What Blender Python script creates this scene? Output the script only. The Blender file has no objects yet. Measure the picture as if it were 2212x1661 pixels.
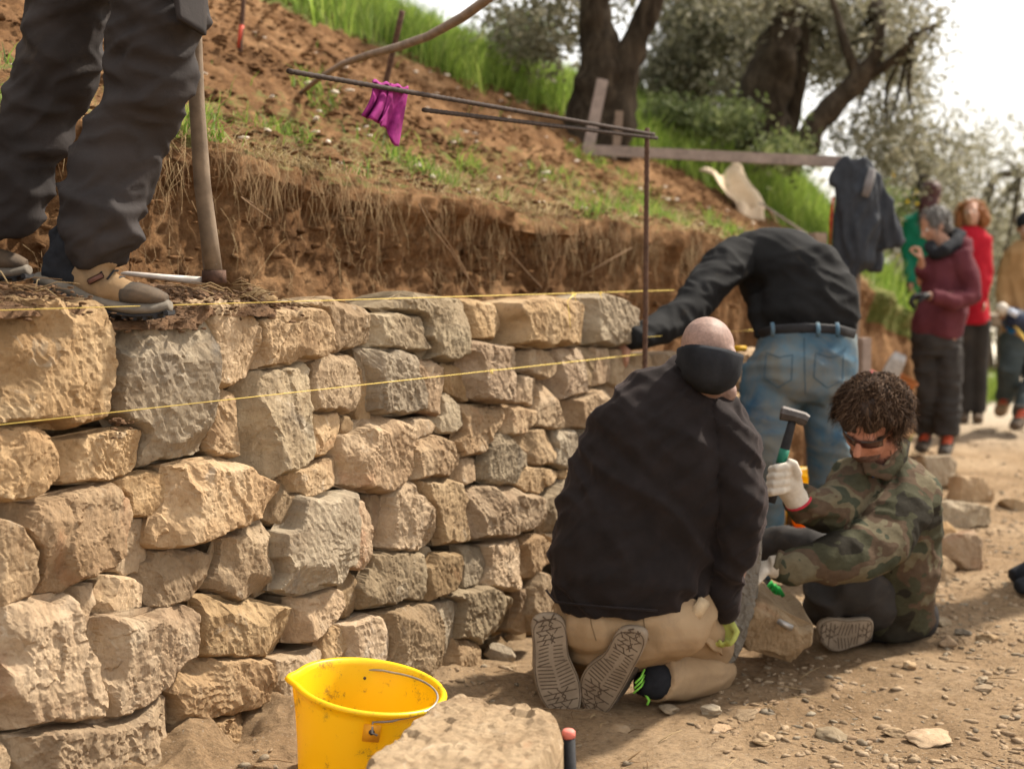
import bpy, bmesh, math, random
import numpy as np
from mathutils import Vector, Matrix, noise as mn
sc = bpy.context.scene
R = math.radians
# ------------------------------------------------------------------ camera
H = 1.27; FPX = 3072.0; CX = 1106.0; CY = 830.5
PITCH = math.atan(253.5 / FPX)
cam = bpy.data.cameras.new("camera"); camo = bpy.data.objects.new("camera", cam)
sc.collection.objects.link(camo); sc.camera = camo
camo.location = (0, 0, H); camo.rotation_euler = (math.pi / 2 - PITCH, 0, 0)
cam.lens = 50; cam.sensor_width = 36; cam.clip_start = 0.05; cam.clip_end = 3000
cam.dof.use_dof = True; cam.dof.focus_distance = 3.45; cam.dof.aperture_fstop = 2.8
# ------------------------------------------------------------------ light
SUNAZ = math.atan2(0.84, 0.54)      # clockwise from +Y, to the back right
SUNEL = R(47)
w = bpy.data.worlds.new("World"); sc.world = w; w.use_nodes = True
nt = w.node_tree; bg = nt.nodes["Background"]
sk = nt.nodes.new("ShaderNodeTexSky"); sk.sky_type = 'NISHITA'; sk.sun_disc = False
sk.sun_elevation = SUNEL; sk.sun_rotation = SUNAZ; sk.air_density = 1.0; sk.dust_density = 2.0; sk.ozone_density = 0.6
veil = nt.nodes.new("ShaderNodeMix"); veil.data_type = 'RGBA'; veil.inputs[0].default_value = .72   # bright thin cloud over the whole sky
nt.links.new(sk.outputs[0], veil.inputs[6]); veil.inputs[7].default_value = (9.6, 9.1, 8.5, 1)
nt.links.new(veil.outputs[2], bg.inputs[0]); bg.inputs[1].default_value = 0.097
sl = bpy.data.lights.new("sun", 'SUN'); sl.energy = 4.8; sl.angle = R(3.2); sl.color = (1.0, 0.91, 0.78)
slo = bpy.data.objects.new("sun", sl); sc.collection.objects.link(slo)
sd = Vector((math.sin(SUNAZ) * math.cos(SUNEL), math.cos(SUNAZ) * math.cos(SUNEL), math.sin(SUNEL)))
slo.rotation_euler = (-sd).to_track_quat('-Z', 'Y').to_euler()
sc.view_settings.view_transform = 'Standard'; sc.view_settings.look = 'None'
sc.view_settings.exposure = 0.88; sc.view_settings.gamma = 1

# ------------------------------------------------------------------ helpers
C = sc.collection
def P(u, v, d):
    """point at photo position (u,v) (2212 px wide) and distance d along +Y"""
    x = (u - CX) / FPX; y = -(v - CY) / FPX
    dy = y * math.sin(PITCH) + math.cos(PITCH); dz = y * math.cos(PITCH) - math.sin(PITCH)
    k = d / dy
    return Vector((x * k, d, H + dz * k))
def G(u, v, z=0.0):
    """point at photo position (u,v) at height z"""
    x = (u - CX) / FPX; y = -(v - CY) / FPX
    dy = y * math.sin(PITCH) + math.cos(PITCH); dz = y * math.cos(PITCH) - math.sin(PITCH)
    k = (z - H) / dz
    return Vector((x * k, dy * k, z))
WB = Vector((-0.09, 4.32, 0)); WD = Vector((0.553, 0.833, 0)).normalized(); WN = Vector((0.833, -0.553, 0)).normalized()
BAT = 0.07
WU = Vector((-BAT * WN.x, -BAT * WN.y, 1)).normalized(); WNB = WD.cross(WU).normalized()
if WNB.dot(WN) < 0: WNB = -WNB
def ST(s, t, z=0.0):
    return WB + WD * t - WN * s + Vector((0, 0, z))
def onwall(u, v, off=0.0):
    o = Vector((0, 0, H)); d = P(u, v, 1.0) - o
    q = WB + WNB * off
    k = (q - o).dot(WNB) / d.dot(WNB)
    p = o + d * k - WB
    return (p.dot(WD), p.dot(WU))

def hx(r, g, b): return (r, g, b, 1)
def tag(o, label=None, cat=None, group=None, kind=None):
    if label: o["label"] = label
    if cat: o["category"] = cat
    if group: o["group"] = group
    if kind: o["kind"] = kind
    return o
def empty(name, loc=(0, 0, 0), label=None, cat=None, group=None):
    o = bpy.data.objects.new(name, None); C.objects.link(o); o.location = loc; o.empty_display_size = 0.05
    tag(o, label, cat, group); return o
def link(name, me, mat, parent=None, smooth=True):
    o = bpy.data.objects.new(name, me); C.objects.link(o)
    if mat is not None:
        for m in (mat if isinstance(mat, (list, tuple)) else [mat]): me.materials.append(m)
    if smooth: me.polygons.foreach_set("use_smooth", [True] * len(me.polygons))
    if parent is not None:
        o.parent = parent; o.matrix_parent_inverse = Matrix.Translation(-Vector(parent.location))
    return o
def npmesh(name, v, f):
    """v (n,3) array, f (m,k) array of equal size faces"""
    me = bpy.data.meshes.new(name); v = np.asarray(v, dtype=np.float32); f = np.asarray(f, dtype=np.int32)
    me.vertices.add(len(v)); me.vertices.foreach_set("co", v.ravel())
    k = f.shape[1]; me.loops.add(f.size); me.loops.foreach_set("vertex_index", f.ravel())
    me.polygons.add(len(f)); me.polygons.foreach_set("loop_start", np.arange(0, f.size, k, dtype=np.int32))
    try: me.polygons.foreach_set("loop_total", np.full(len(f), k, dtype=np.int32))
    except Exception: pass
    me.update(calc_edges=True); me.validate(); return me
def pymesh(name, v, f):
    me = bpy.data.meshes.new(name); me.from_pydata([tuple(x) for x in v], [], f); me.update(); return me

class MB:
    """collects simple shapes into one mesh"""
    def __init__(s): s.v = []; s.f = []
    def add(s, v, f):
        n = len(s.v); s.v += [Vector(x) for x in v]; s.f += [tuple(i + n for i in q) for q in f]
    def tube(s, pts, rad, n=10, flat=1.0, ref=None, cap=True, rough=0.0, seed=0):
        """loft of elliptical rings through pts. rad: number, list of numbers or list of (rx,ry); ref = rx direction"""
        pts = [Vector(p) for p in pts]; m = len(pts); base = len(s.v)
        if not isinstance(rad, (list, tuple)): rad = [rad] * m
        pr = None
        for i, p in enumerate(pts):
            a = pts[max(i - 1, 0)]; b = pts[min(i + 1, m - 1)]; t = (b - a)
            t = t.normalized() if t.length > 1e-9 else Vector((0, 0, 1))
            if ref is not None:
                rr = ref[i] if isinstance(ref, list) else ref
                x = Vector(rr) - t * Vector(rr).dot(t)
            elif pr is not None: x = pr - t * pr.dot(t)
            else:
                x = Vector((1, 0, 0)) if abs(t.x) < .8 else Vector((0, 1, 0)); x = x - t * x.dot(t)
            if x.length < 1e-6: x = t.orthogonal()
            x.normalize(); y = t.cross(x); pr = x
            r = rad[i]; rx, ry = r if isinstance(r, (tuple, list)) else (r, r * flat)
            for k in range(n):
                an = 2 * math.pi * k / n; q = 1.0
                if rough: q += rough * mn.noise(p * 9 + Vector((math.cos(an) * 1.3, math.sin(an) * 1.3, seed * 3.1)))
                s.v.append(p + x * math.cos(an) * rx * q + y * math.sin(an) * ry * q)
        for i in range(m - 1):
            for k in range(n):
                a = base + i * n + k; b = base + i * n + (k + 1) % n
                s.f.append((a, b, b + n, a + n))
        if cap:
            s.f.append(tuple(base + k for k in reversed(range(n)))); s.f.append(tuple(base + (m - 1) * n + k for k in range(n)))
    def ball(s, c, r, rot=None, nu=14, nv=9):
        c = Vector(c); r = r if isinstance(r, (tuple, list)) else (r, r, r); base = len(s.v)
        M = rot if rot is not None else Matrix.Identity(3)
        s.v.append(c + M @ Vector((0, 0, r[2])))
        for i in range(1, nv):
            th = math.pi * i / nv
            for k in range(nu):
                ph = 2 * math.pi * k / nu
                s.v.append(c + M @ Vector((r[0] * math.sin(th) * math.cos(ph), r[1] * math.sin(th) * math.sin(ph), r[2] * math.cos(th))))
        s.v.append(c + M @ Vector((0, 0, -r[2]))); last = len(s.v) - 1
        for k in range(nu):
            s.f.append((base, base + 1 + k, base + 1 + (k + 1) % nu))
            s.f.append((last, last - nu + (k + 1) % nu, last - nu + k))
        for i in range(nv - 2):
            for k in range(nu):
                a = base + 1 + i * nu + k; b = base + 1 + i * nu + (k + 1) % nu
                s.f.append((a, a + nu, b + nu, b))
    def box(s, c, d, rot=None, bev=0.0):
        c = Vector(c); M = rot if rot is not None else Matrix.Identity(3)
        bm = bmesh.new(); bmesh.ops.create_cube(bm, size=1)
        for v in bm.verts: v.co = Vector((v.co.x * d[0], v.co.y * d[1], v.co.z * d[2]))
        if bev: bmesh.ops.bevel(bm, geom=bm.edges[:], offset=bev, segments=2, affect='EDGES')
        bm.verts.index_update(); n = len(s.v)
        for v in bm.verts: s.v.append(c + M @ v.co)
        for f in bm.faces: s.f.append(tuple(v.index + n for v in f.verts))
        bm.free()
    def build(s, name, mat, parent=None, smooth=True):
        return link(name, pymesh(name, s.v, s.f), mat, parent, smooth)
    def blob(s, name, mat, parent=None, voxel=0.012, smooth=6, wr=0.0, wsc=(6, 6, 6), wfn=None, seed=0):
        """fuse everything collected into one continuous surface (voxel remesh), smooth it and wrinkle it"""
        me = pymesh(name, s.v, s.f); tmp = bpy.data.objects.new("tmp", me); C.objects.link(tmp)
        m = tmp.modifiers.new("r", 'REMESH'); m.mode = 'VOXEL'; m.voxel_size = voxel
        if smooth:
            q = tmp.modifiers.new("s", 'SMOOTH'); q.iterations = smooth; q.factor = 0.5
        dg = bpy.context.evaluated_depsgraph_get(); dg.update()
        me2 = bpy.data.meshes.new_from_object(tmp.evaluated_get(dg)); bpy.data.objects.remove(tmp); bpy.data.meshes.remove(me)
        me2.name = name
        if wr or wfn:
            nr = [v.normal.copy() for v in me2.vertices]
            for v, nn in zip(me2.vertices, nr):
                p = v.co
                if wfn: dsp = wfn(p, nn)
                else: dsp = 0
                if wr:
                    q = Vector((p.x * wsc[0], p.y * wsc[1], p.z * wsc[2])) + Vector((seed * 7.3, seed, 0))
                    a = mn.noise(q + mn.noise_vector(q * .5) * .8)
                    b = mn.noise(q * 2.3 + Vector((5, 3, 1)))
                    dsp += wr * ((1 - 2 * abs(a)) * 1.0 - .45 + .45 * b)
                v.co = p + nn * dsp
        return link(name, me2, mat, parent)

# ------------------------------------------------------------------ materials
def newmat(name, rough=0.85, spec=0.25):
    m = bpy.data.materials.new(name); m.use_nodes = True; t = m.node_tree
    b = t.nodes["Principled BSDF"]; b.inputs["Roughness"].default_value = rough
    b.inputs["Specular IOR Level"].default_value = spec
    return m, t, b
def N(t, kind, **kw):
    n = t.nodes.new(kind)
    for k, v in kw.items():
        if k in n.inputs: n.inputs[k].default_value = v
        else: setattr(n, k, v)
    return n
def tex(t, scale, detail=6, rough=.6, co=None, dist=0.0, kind="ShaderNodeTexNoise"):
    n = t.nodes.new(kind); n.inputs["Scale"].default_value = scale
    if "Detail" in n.inputs: n.inputs["Detail"].default_value = detail
    if "Roughness" in n.inputs and kind == "ShaderNodeTexNoise": n.inputs["Roughness"].default_value = rough; n.inputs["Distortion"].default_value = dist
    if co is not None: t.links.new(co, n.inputs["Vector"])
    return n
def ramp(t, src, stops):
    r = t.nodes.new("ShaderNodeValToRGB"); e = r.color_ramp.elements
    while len(e) < len(stops): e.new(.5)
    for i, (p, c) in enumerate(stops): e[i].position = p; e[i].color = c if len(c) == 4 else (*c, 1)
    t.links.new(src, r.inputs[0]); return r
def mix(t, fac, a, b, mode='MIX'):
    m = t.nodes.new("ShaderNodeMix"); m.data_type = 'RGBA'; m.blend_type = mode
    for i, x in ((0, fac), (6, a), (7, b)):
        if isinstance(x, (int, float)): m.inputs[i].default_value = x
        elif isinstance(x, tuple): m.inputs[i].default_value = x if len(x) == 4 else (*x, 1)
        else: t.links.new(x, m.inputs[i])
    return m.outputs[2]
def bump(t, b, src, strength=.5, dist=.01, prev=None):
    n = t.nodes.new("ShaderNodeBump"); n.inputs["Strength"].default_value = strength; n.inputs["Distance"].default_value = dist
    t.links.new(src, n.inputs["Height"])
    if prev is not None: t.links.new(prev.outputs[0], n.inputs["Normal"])
    t.links.new(n.outputs[0], b.inputs["Normal"]); return n
def coord(t, scale=(1, 1, 1), rnd=False, rot=(0, 0, 0)):
    c = t.nodes.new("ShaderNodeTexCoord"); m = t.nodes.new("ShaderNodeMapping"); m.inputs["Scale"].default_value = scale
    m.inputs["Rotation"].default_value = rot
    t.links.new(c.outputs["Object"], m.inputs[0])
    if rnd:
        oi = t.nodes.new("ShaderNodeObjectInfo"); k = N(t, "ShaderNodeMath", operation='MULTIPLY'); k.inputs[1].default_value = 40
        t.links.new(oi.outputs["Random"], k.inputs[0]); t.links.new(k.outputs[0], m.inputs["Location"])
    return m.outputs[0]
def simple(name, col, rough=.8, var=.25, sc_=30, bmp=.2, bd=.003, spec=.25, metal=0.0, rnd=False):
    m, t, b = newmat(name, rough, spec); co = coord(t)
    n = tex(t, sc_, 6, .6, co); d = tuple(c * (1 - var) for c in col); l = tuple(min(1, c * (1 + var)) for c in col)
    r = ramp(t, n.outputs["Fac"], [(.3, d), (.7, l)]); t.links.new(r.outputs[0], b.inputs["Base Color"])
    b.inputs["Metallic"].default_value = metal
    if bmp: bump(t, b, tex(t, sc_ * 4, 6, .7, co).outputs["Fac"], bmp, bd)
    return m
def stone_mat(name, cols, stain=(.30, .13, .06), stain_amt=.62, dark=.0):
    m, t, b = newmat(name, .92, .15); co = coord(t, rnd=True)
    n1 = tex(t, 5, 8, .62, co, .8); r1 = ramp(t, n1.outputs["Fac"], [(.28, cols[0]), (.5, cols[1]), (.72, cols[2])])
    n2 = tex(t, 3.2, 5, .6, co, 1.5); r2 = ramp(t, n2.outputs["Fac"], [(stain_amt, (0, 0, 0)), (stain_amt + .14, (1, 1, 1))])
    mul = N(t, "ShaderNodeMath", operation='MULTIPLY'); mul.inputs[1].default_value = .6; t.links.new(r2.outputs[0], mul.inputs[0])
    c1 = mix(t, mul.outputs[0], r1.outputs[0], stain)
    n3 = tex(t, 70, 5, .75, co); r3 = ramp(t, n3.outputs["Fac"], [(.30, (.66, .63, .60)), (.46, (1, 1, 1)), (.68, (1.12, 1.11, 1.08))])
    c2 = mix(t, .8, c1, r3.outputs[0], 'MULTIPLY')
    # thin dark cracks
    vz = tex(t, 9, co=co, kind="ShaderNodeTexVoronoi"); vz.feature = 'DISTANCE_TO_EDGE'
    n5 = tex(t, 1.7, 6, .7, co, 2.0); r5 = ramp(t, n5.outputs["Fac"], [(.50, (1, 1, 1)), (.62, (.74, .70, .66))]); c2 = mix(t, .8, c2, r5.outputs[0], 'MULTIPLY')
    n6 = tex(t, 12, 7, .7, co, 1.0); r6 = ramp(t, n6.outputs["Fac"], [(.60, (0, 0, 0)), (.70, (.55, .55, .55))]); c2 = mix(t, r6.outputs[0], c2, (.55, .47, .36))
    oi = t.nodes.new("ShaderNodeObjectInfo")
    hs = t.nodes.new("ShaderNodeHueSaturation"); vr = N(t, "ShaderNodeMapRange"); t.links.new(oi.outputs["Random"], vr.inputs[0])
    vr.inputs[3].default_value = .78; vr.inputs[4].default_value = 1.12
    vs_ = N(t, "ShaderNodeMath", operation='FRACT'); vm = N(t, "ShaderNodeMath", operation='MULTIPLY'); vm.inputs[1].default_value = 7.31; t.links.new(oi.outputs["Random"], vm.inputs[0]); t.links.new(vm.outputs[0], vs_.inputs[0])
    v2 = N(t, "ShaderNodeMapRange"); v2.inputs[3].default_value = .88; v2.inputs[4].default_value = 1.10; t.links.new(vs_.outputs[0], v2.inputs[0]); t.links.new(v2.outputs[0], hs.inputs["Saturation"])
    t.links.new(vr.outputs[0], hs.inputs["Value"]); t.links.new(c2, hs.inputs["Color"])
    t.links.new(hs.outputs[0], b.inputs["Base Color"])
    cs = coord(t, (1, 1, .22), True, (.5, .2, .4))
    b1 = bump(t, b, tex(t, 22, 10, .74, cs, .8).outputs["Fac"], .8, .009)
    mg = t.nodes.new("ShaderNodeTexNoise"); mg.inputs["Scale"].default_value = 38; mg.inputs["Detail"].default_value = 6; mg.inputs["Roughness"].default_value = .62
    mg.noise_type = 'RIDGED_MULTIFRACTAL'; t.links.new(co, mg.inputs["Vector"])
    b2 = bump(t, b, mg.outputs["Fac"], .25, .005, b1)
    b3 = bump(t, b, tex(t, 150, 6, .8, co).outputs["Fac"], .8, .004, b2)
    return m
M = {}
M['tan'] = stone_mat("stone_tan", [(.29, .19, .108), (.41, .29, .172), (.52, .39, .255)])
M['gold'] = stone_mat("stone_golden", [(.31, .20, .11), (.44, .305, .178), (.54, .41, .265)], (.40, .23, .09))
M['grey'] = stone_mat("stone_grey", [(.215, .165, .110), (.31, .245, .165), (.40, .33, .23)], (.19, .17, .145), .58)
M['red'] = stone_mat("stone_reddish", [(.28, .185, .105), (.40, .28, .172), (.49, .37, .24)], (.38, .17, .085), .55)
M['brown'] = stone_mat("stone_brown", [(.22, .145, .08), (.33, .235, .138), (.43, .32, .20)])
M['slab'] = stone_mat("stone_slab_grey", [(.12, .105, .085), (.19, .17, .14), (.27, .245, .205)], (.25, .17, .11), .62)
# ------------------------------------------------------------------ terrain
def fb(x, y, z=0.0, o=4, f=1.0):
    return mn.fractal(Vector((x * f, y * f, z)), 1.0, 2.0, o, noise_basis='PERLIN_ORIGINAL')
def interp(x, tab):
    xs = [a for a, b in tab]; ys = [b for a, b in tab]
    return float(np.interp(x, xs, ys))
def ground_z(x, y):
    z = 0.020 * fb(x, y, 0, 4, 1.3) + .010 * fb(x, y, 3, 5, 7) - .012 * max(0, mn.noise(Vector((x * 4.5, y * 4.5, 6))) - .25)
    r = Vector((x, y, 0)) - WB; s = -r.dot(WN); t = r.dot(WD)
    if -.55 < s < .5 and t < 1.2:                       # loose soil heaped at the wall's foot
        k = max(0, 1 - abs(s + .0) / .5) * max(0, min(1, (.2 - t) / 1.0)); z += .17 * k * (1 + .5 * fb(x, y, 8, 4, 5))
    if y > 24: z -= min(30, (y - 24) * .18)
    if x > 6.5 and y <= 60: z -= min(5, (x - 6.5) * .5)
    return z
def axis(lo, a, b, hi, step, grow=1.18):
    xs = list(np.arange(a, b, step)); x = b; st = step
    while x < hi: xs.append(x); st *= grow; x += st
    xs.append(hi); x = a; st = step; pre = []
    while x > lo: st *= grow; x -= st; pre.append(x)
    return np.array(pre[::-1] + xs)
gx = axis(-900, -1.3, 3.2, 900, .013, 1.10); gy = axis(-60, 2.7, 6.2, 1500, .013, 1.06)
V = [(x, y, ground_z(x, y)) for y in gy for x in gx]
nx = len(gx); idx = np.arange(len(gx) * len(gy)).reshape(len(gy), nx)
F = np.stack([idx[:-1, :-1], idx[:-1, 1:], idx[1:, 1:], idx[1:, :-1]], -1).reshape(-1, 4)
m, t, b = newmat("dirt", .96, .1); co = coord(t)
n1 = tex(t, 1.6, 8, .65, co, .5); r1 = ramp(t, n1.outputs["Fac"], [(.3, (.23, .15, .082)), (.5, (.35, .24, .14)), (.72, (.47, .345, .22))])
n2 = tex(t, 45, 6, .75, co); r2 = ramp(t, n2.outputs["Fac"], [(.33, (.55, .52, .5)), (.5, (1, 1, 1)), (.66, (1.25, 1.22, 1.18))])
c = mix(t, .85, r1.outputs[0], r2.outputs[0], 'MULTIPLY')
n3 = tex(t, 130, 3, .6, co); r3 = ramp(t, n3.outputs["Fac"], [(.64, (0, 0, 0)), (.70, (1, 1, 1))]); c = mix(t, r3.outputs[0], c, (.46, .39, .30))
sep = t.nodes.new("ShaderNodeSeparateXYZ"); t.links.new(co, sep.inputs[0]); mr = N(t, "ShaderNodeMapRange"); t.links.new(sep.outputs["Y"], mr.inputs[0]); mr.inputs[1].default_value = 9.5; mr.inputs[2].default_value = 15
c = mix(t, mr.outputs[0], c, (.74, .68, .56))   # sun glare and haze painted into the far track, paler with distance
t.links.new(c, b.inputs["Base Color"])
b1 = bump(t, b, tex(t, 14, 9, .75, co).outputs["Fac"], .9, .045); bump(t, b, tex(t, 110, 6, .75, co).outputs["Fac"], .9, .008, b1)
M['dirt'] = m
tag(link("ground", npmesh("ground", V, F), M['dirt']), kind="structure")

# hillside and the cut bank behind the wall
ZC = [(-6, 1.72), (-1.3, 1.63), (-.55, 1.60), (.2, 1.52), (1.05, 1.45), (2.9, 1.38), (4.0, 1.32), (4.9, 1.22), (6.5, 1.05), (8, .75), (9.5, .42), (11, .12), (12.5, -.05), (40, -4)]
SF = [(-6, .60), (3.0, .60), (4.9, .75), (7, 1.0), (9, 1.3), (11, 1.75), (14, 2.6), (40, 9)]
ZF = [(-6, 1.10), (1.15, 1.10), (1.3, .86), (2.6, .80), (2.9, 0.0), (40, -.3)]
HT = [-6, 1.2, 4, 6, 7.5, 9, 11, 14, 40]
HZ = [[2.10, 1.86, 1.70, 1.60, 1.50, 1.45, .9, .2, -4], [2.60, 2.30, 2.10, 2.05, 2.1, 2.15, 1.6, .6, -4], [3.25, 2.90, 2.62, 2.5, 2.5, 2.6, 2.2, 1.0, -4],
      [3.75, 3.35, 3.08, 2.92, 2.9, 2.95, 2.6, 1.2, -4.5], [4.1, 3.65, 3.35, 3.12, 3.05, 3.0, 2.6, 1.1, -5]]
def profile(t):
    zc = interp(t, ZC); sf = interp(t, SF); zf = min(interp(t, ZF), zc - .01); hz = [float(np.interp(t, HT, r_)) for r_ in HZ]
    pr = [(.16, zf - .05), (.28, zf), (sf - .18, zf + .01), (sf - .05, zf + .06 * (zc - zf)), (sf + .01, zf + .4 * (zc - zf)),
          (sf + .025, zf + .8 * (zc - zf)), (sf - .025, zc - .03), (sf - .01, zc + .02), (sf + .12, zc + .07),
          (sf + .8, hz[0]), (sf + 1.5, hz[1]), (sf + 2.4, hz[2]), (sf + 3.3, hz[3]), (sf + 4.6, hz[4]), (sf + 7, hz[4] - .6), (sf + 12, hz[4] - 3), (sf + 30, hz[4] - 10)]
    return pr
QP = []
for a, n_ in ((0, 2), (1, 6), (2, 5), (3, 12), (4, 14), (5, 9), (6, 3), (7, 6), (8, 34), (9, 34), (10, 30), (11, 18), (12, 10), (13, 8), (14, 6), (15, 4)):
    for k in range(n_): QP.append(a + k / n_)
QP.append(16)
tt = np.concatenate([np.arange(-5, -1.8, .15), np.arange(-1.8, 4.5, .022), np.arange(4.5, 9, .05), np.arange(9, 40, .5)])
def hill_pt(t, q):
    pr = profile(t); i = min(int(q), 15); f = q - i
    s = pr[i][0] * (1 - f) + pr[i + 1][0] * f; z = pr[i][1] * (1 - f) + pr[i + 1][1] * f
    return s, z
def hill_z(s, t):
    pr = profile(t)[8:]
    return float(np.interp(s, [p[0] for p in pr], [p[1] for p in pr]))
V = []; GM = []
for t_ in tt:
    for q in QP:
        s, z = hill_pt(t_, q)
        face = 2.6 <= q <= 8.0
        n1 = fb(t_, s, z, 4, 1.7); n2 = fb(t_, s * 1.5, z * 1.5 + 4, 5, 7)
        if face:
            edge = min(1, (q - 2.6) / .8) * min(1, (8.6 - q) / .8)
            s2 = s + (.09 * mn.noise(Vector((t_ * 2.3, z * 1.6, 1))) + .045 * mn.noise(Vector((t_ * 10, z * 2.0, 7))) + .016 * mn.noise(Vector((t_ * 34, z * 8, 4))) + .024 * fb(t_, z, 3, 5, 26)) * edge
            z2 = z + (.05 * n1 + .02 * n2) * (1 if q > 6 else .3)
        else:
            k = 1 if q >= 8 else .35
            cl = abs(mn.noise(Vector((t_ * 7, s * 7, 2)))) * .06 + abs(mn.noise(Vector((t_ * 17, s * 17, 5)))) * .035
            s2 = s + .02 * n2; z2 = z + (.05 * n1 + .02 * n2 + cl - .03) * k
        if q >= 14: s2, z2 = s, z
        V.append(ST(s2, t_, z2))
        gb = interp(t_, [(-6, 3.6), (-1.8, 3.4), (-.6, 2.9), (.6, 2.7), (2.5, 2.55), (4, 2.45), (5, 2.25), (6, 1.9), (7.5, 1.3), (9, 1.0), (40, .6)])  # where grass begins on the slope
        g = 0.0
        if q > 7.5: g = max(0, min(1, (s - gb + .35 * n1) / .25))
        if 6.8 < q < 9.2: g = max(g, .38)
        if t_ > 6.0 and q > 5: g = max(g, .6)
        if 4.2 < t_ < 6.2 and 8.2 < q < 10.5: g = 0; z2 += .0
        GM.append(g)
nq = len(QP); idx = np.arange(len(tt) * nq).reshape(len(tt), nq)
F = np.stack([idx[:-1, :-1], idx[1:, :-1], idx[1:, 1:], idx[:-1, 1:]], -1).reshape(-1, 4)
me = npmesh("hillside", V, F)
at = me.attributes.new("grassy", 'FLOAT', 'POINT'); at.data.foreach_set("value", GM)
m, t, b = newmat("bank_soil", .97, .08); co = coord(t)
n1 = tex(t, 3, 8, .7, co, .7); r1 = ramp(t, n1.outputs["Fac"], [(.28, (.080, .040, .018)), (.5, (.21, .112, .052)), (.72, (.38, .23, .118))])
n2 = tex(t, 30, 7, .75, co); r2 = ramp(t, n2.outputs["Fac"], [(.32, (.45, .42, .4)), (.5, (1, 1, 1)), (.68, (1.3, 1.27, 1.2))])
c = mix(t, .9, r1.outputs[0], r2.outputs[0], 'MULTIPLY')
n3 = tex(t, 9, 6, .7, co); gc = ramp(t, n3.outputs["Fac"], [(.3, (.05, .07, .018)), (.5, (.13, .15, .04)), (.7, (.27, .23, .10))])
atn = t.nodes.new("ShaderNodeAttribute"); atn.attribute_name = "grassy"
n4 = tex(t, 18, 6, .7, co); ad = N(t, "ShaderNodeMath", operation='ADD'); t.links.new(atn.outputs["Fac"], ad.inputs[0]); t.links.new(n4.outputs["Fac"], ad.inputs[1])
r4 = ramp(t, ad.outputs[0], [(.88, (0, 0, 0)), (1.0, (1, 1, 1))])
c = mix(t, r4.outputs[0], c, gc.outputs[0]); t.links.new(c, b.inputs["Base Color"])
b1 = bump(t, b, tex(t, 20, 8, .75, co).outputs["Fac"], .9, .03); bump(t, b, tex(t, 95, 6, .75, co).outputs["Fac"], .9, .01, b1)
M['bank'] = m
tag(link("hillside", me, m), kind="structure")

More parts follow.
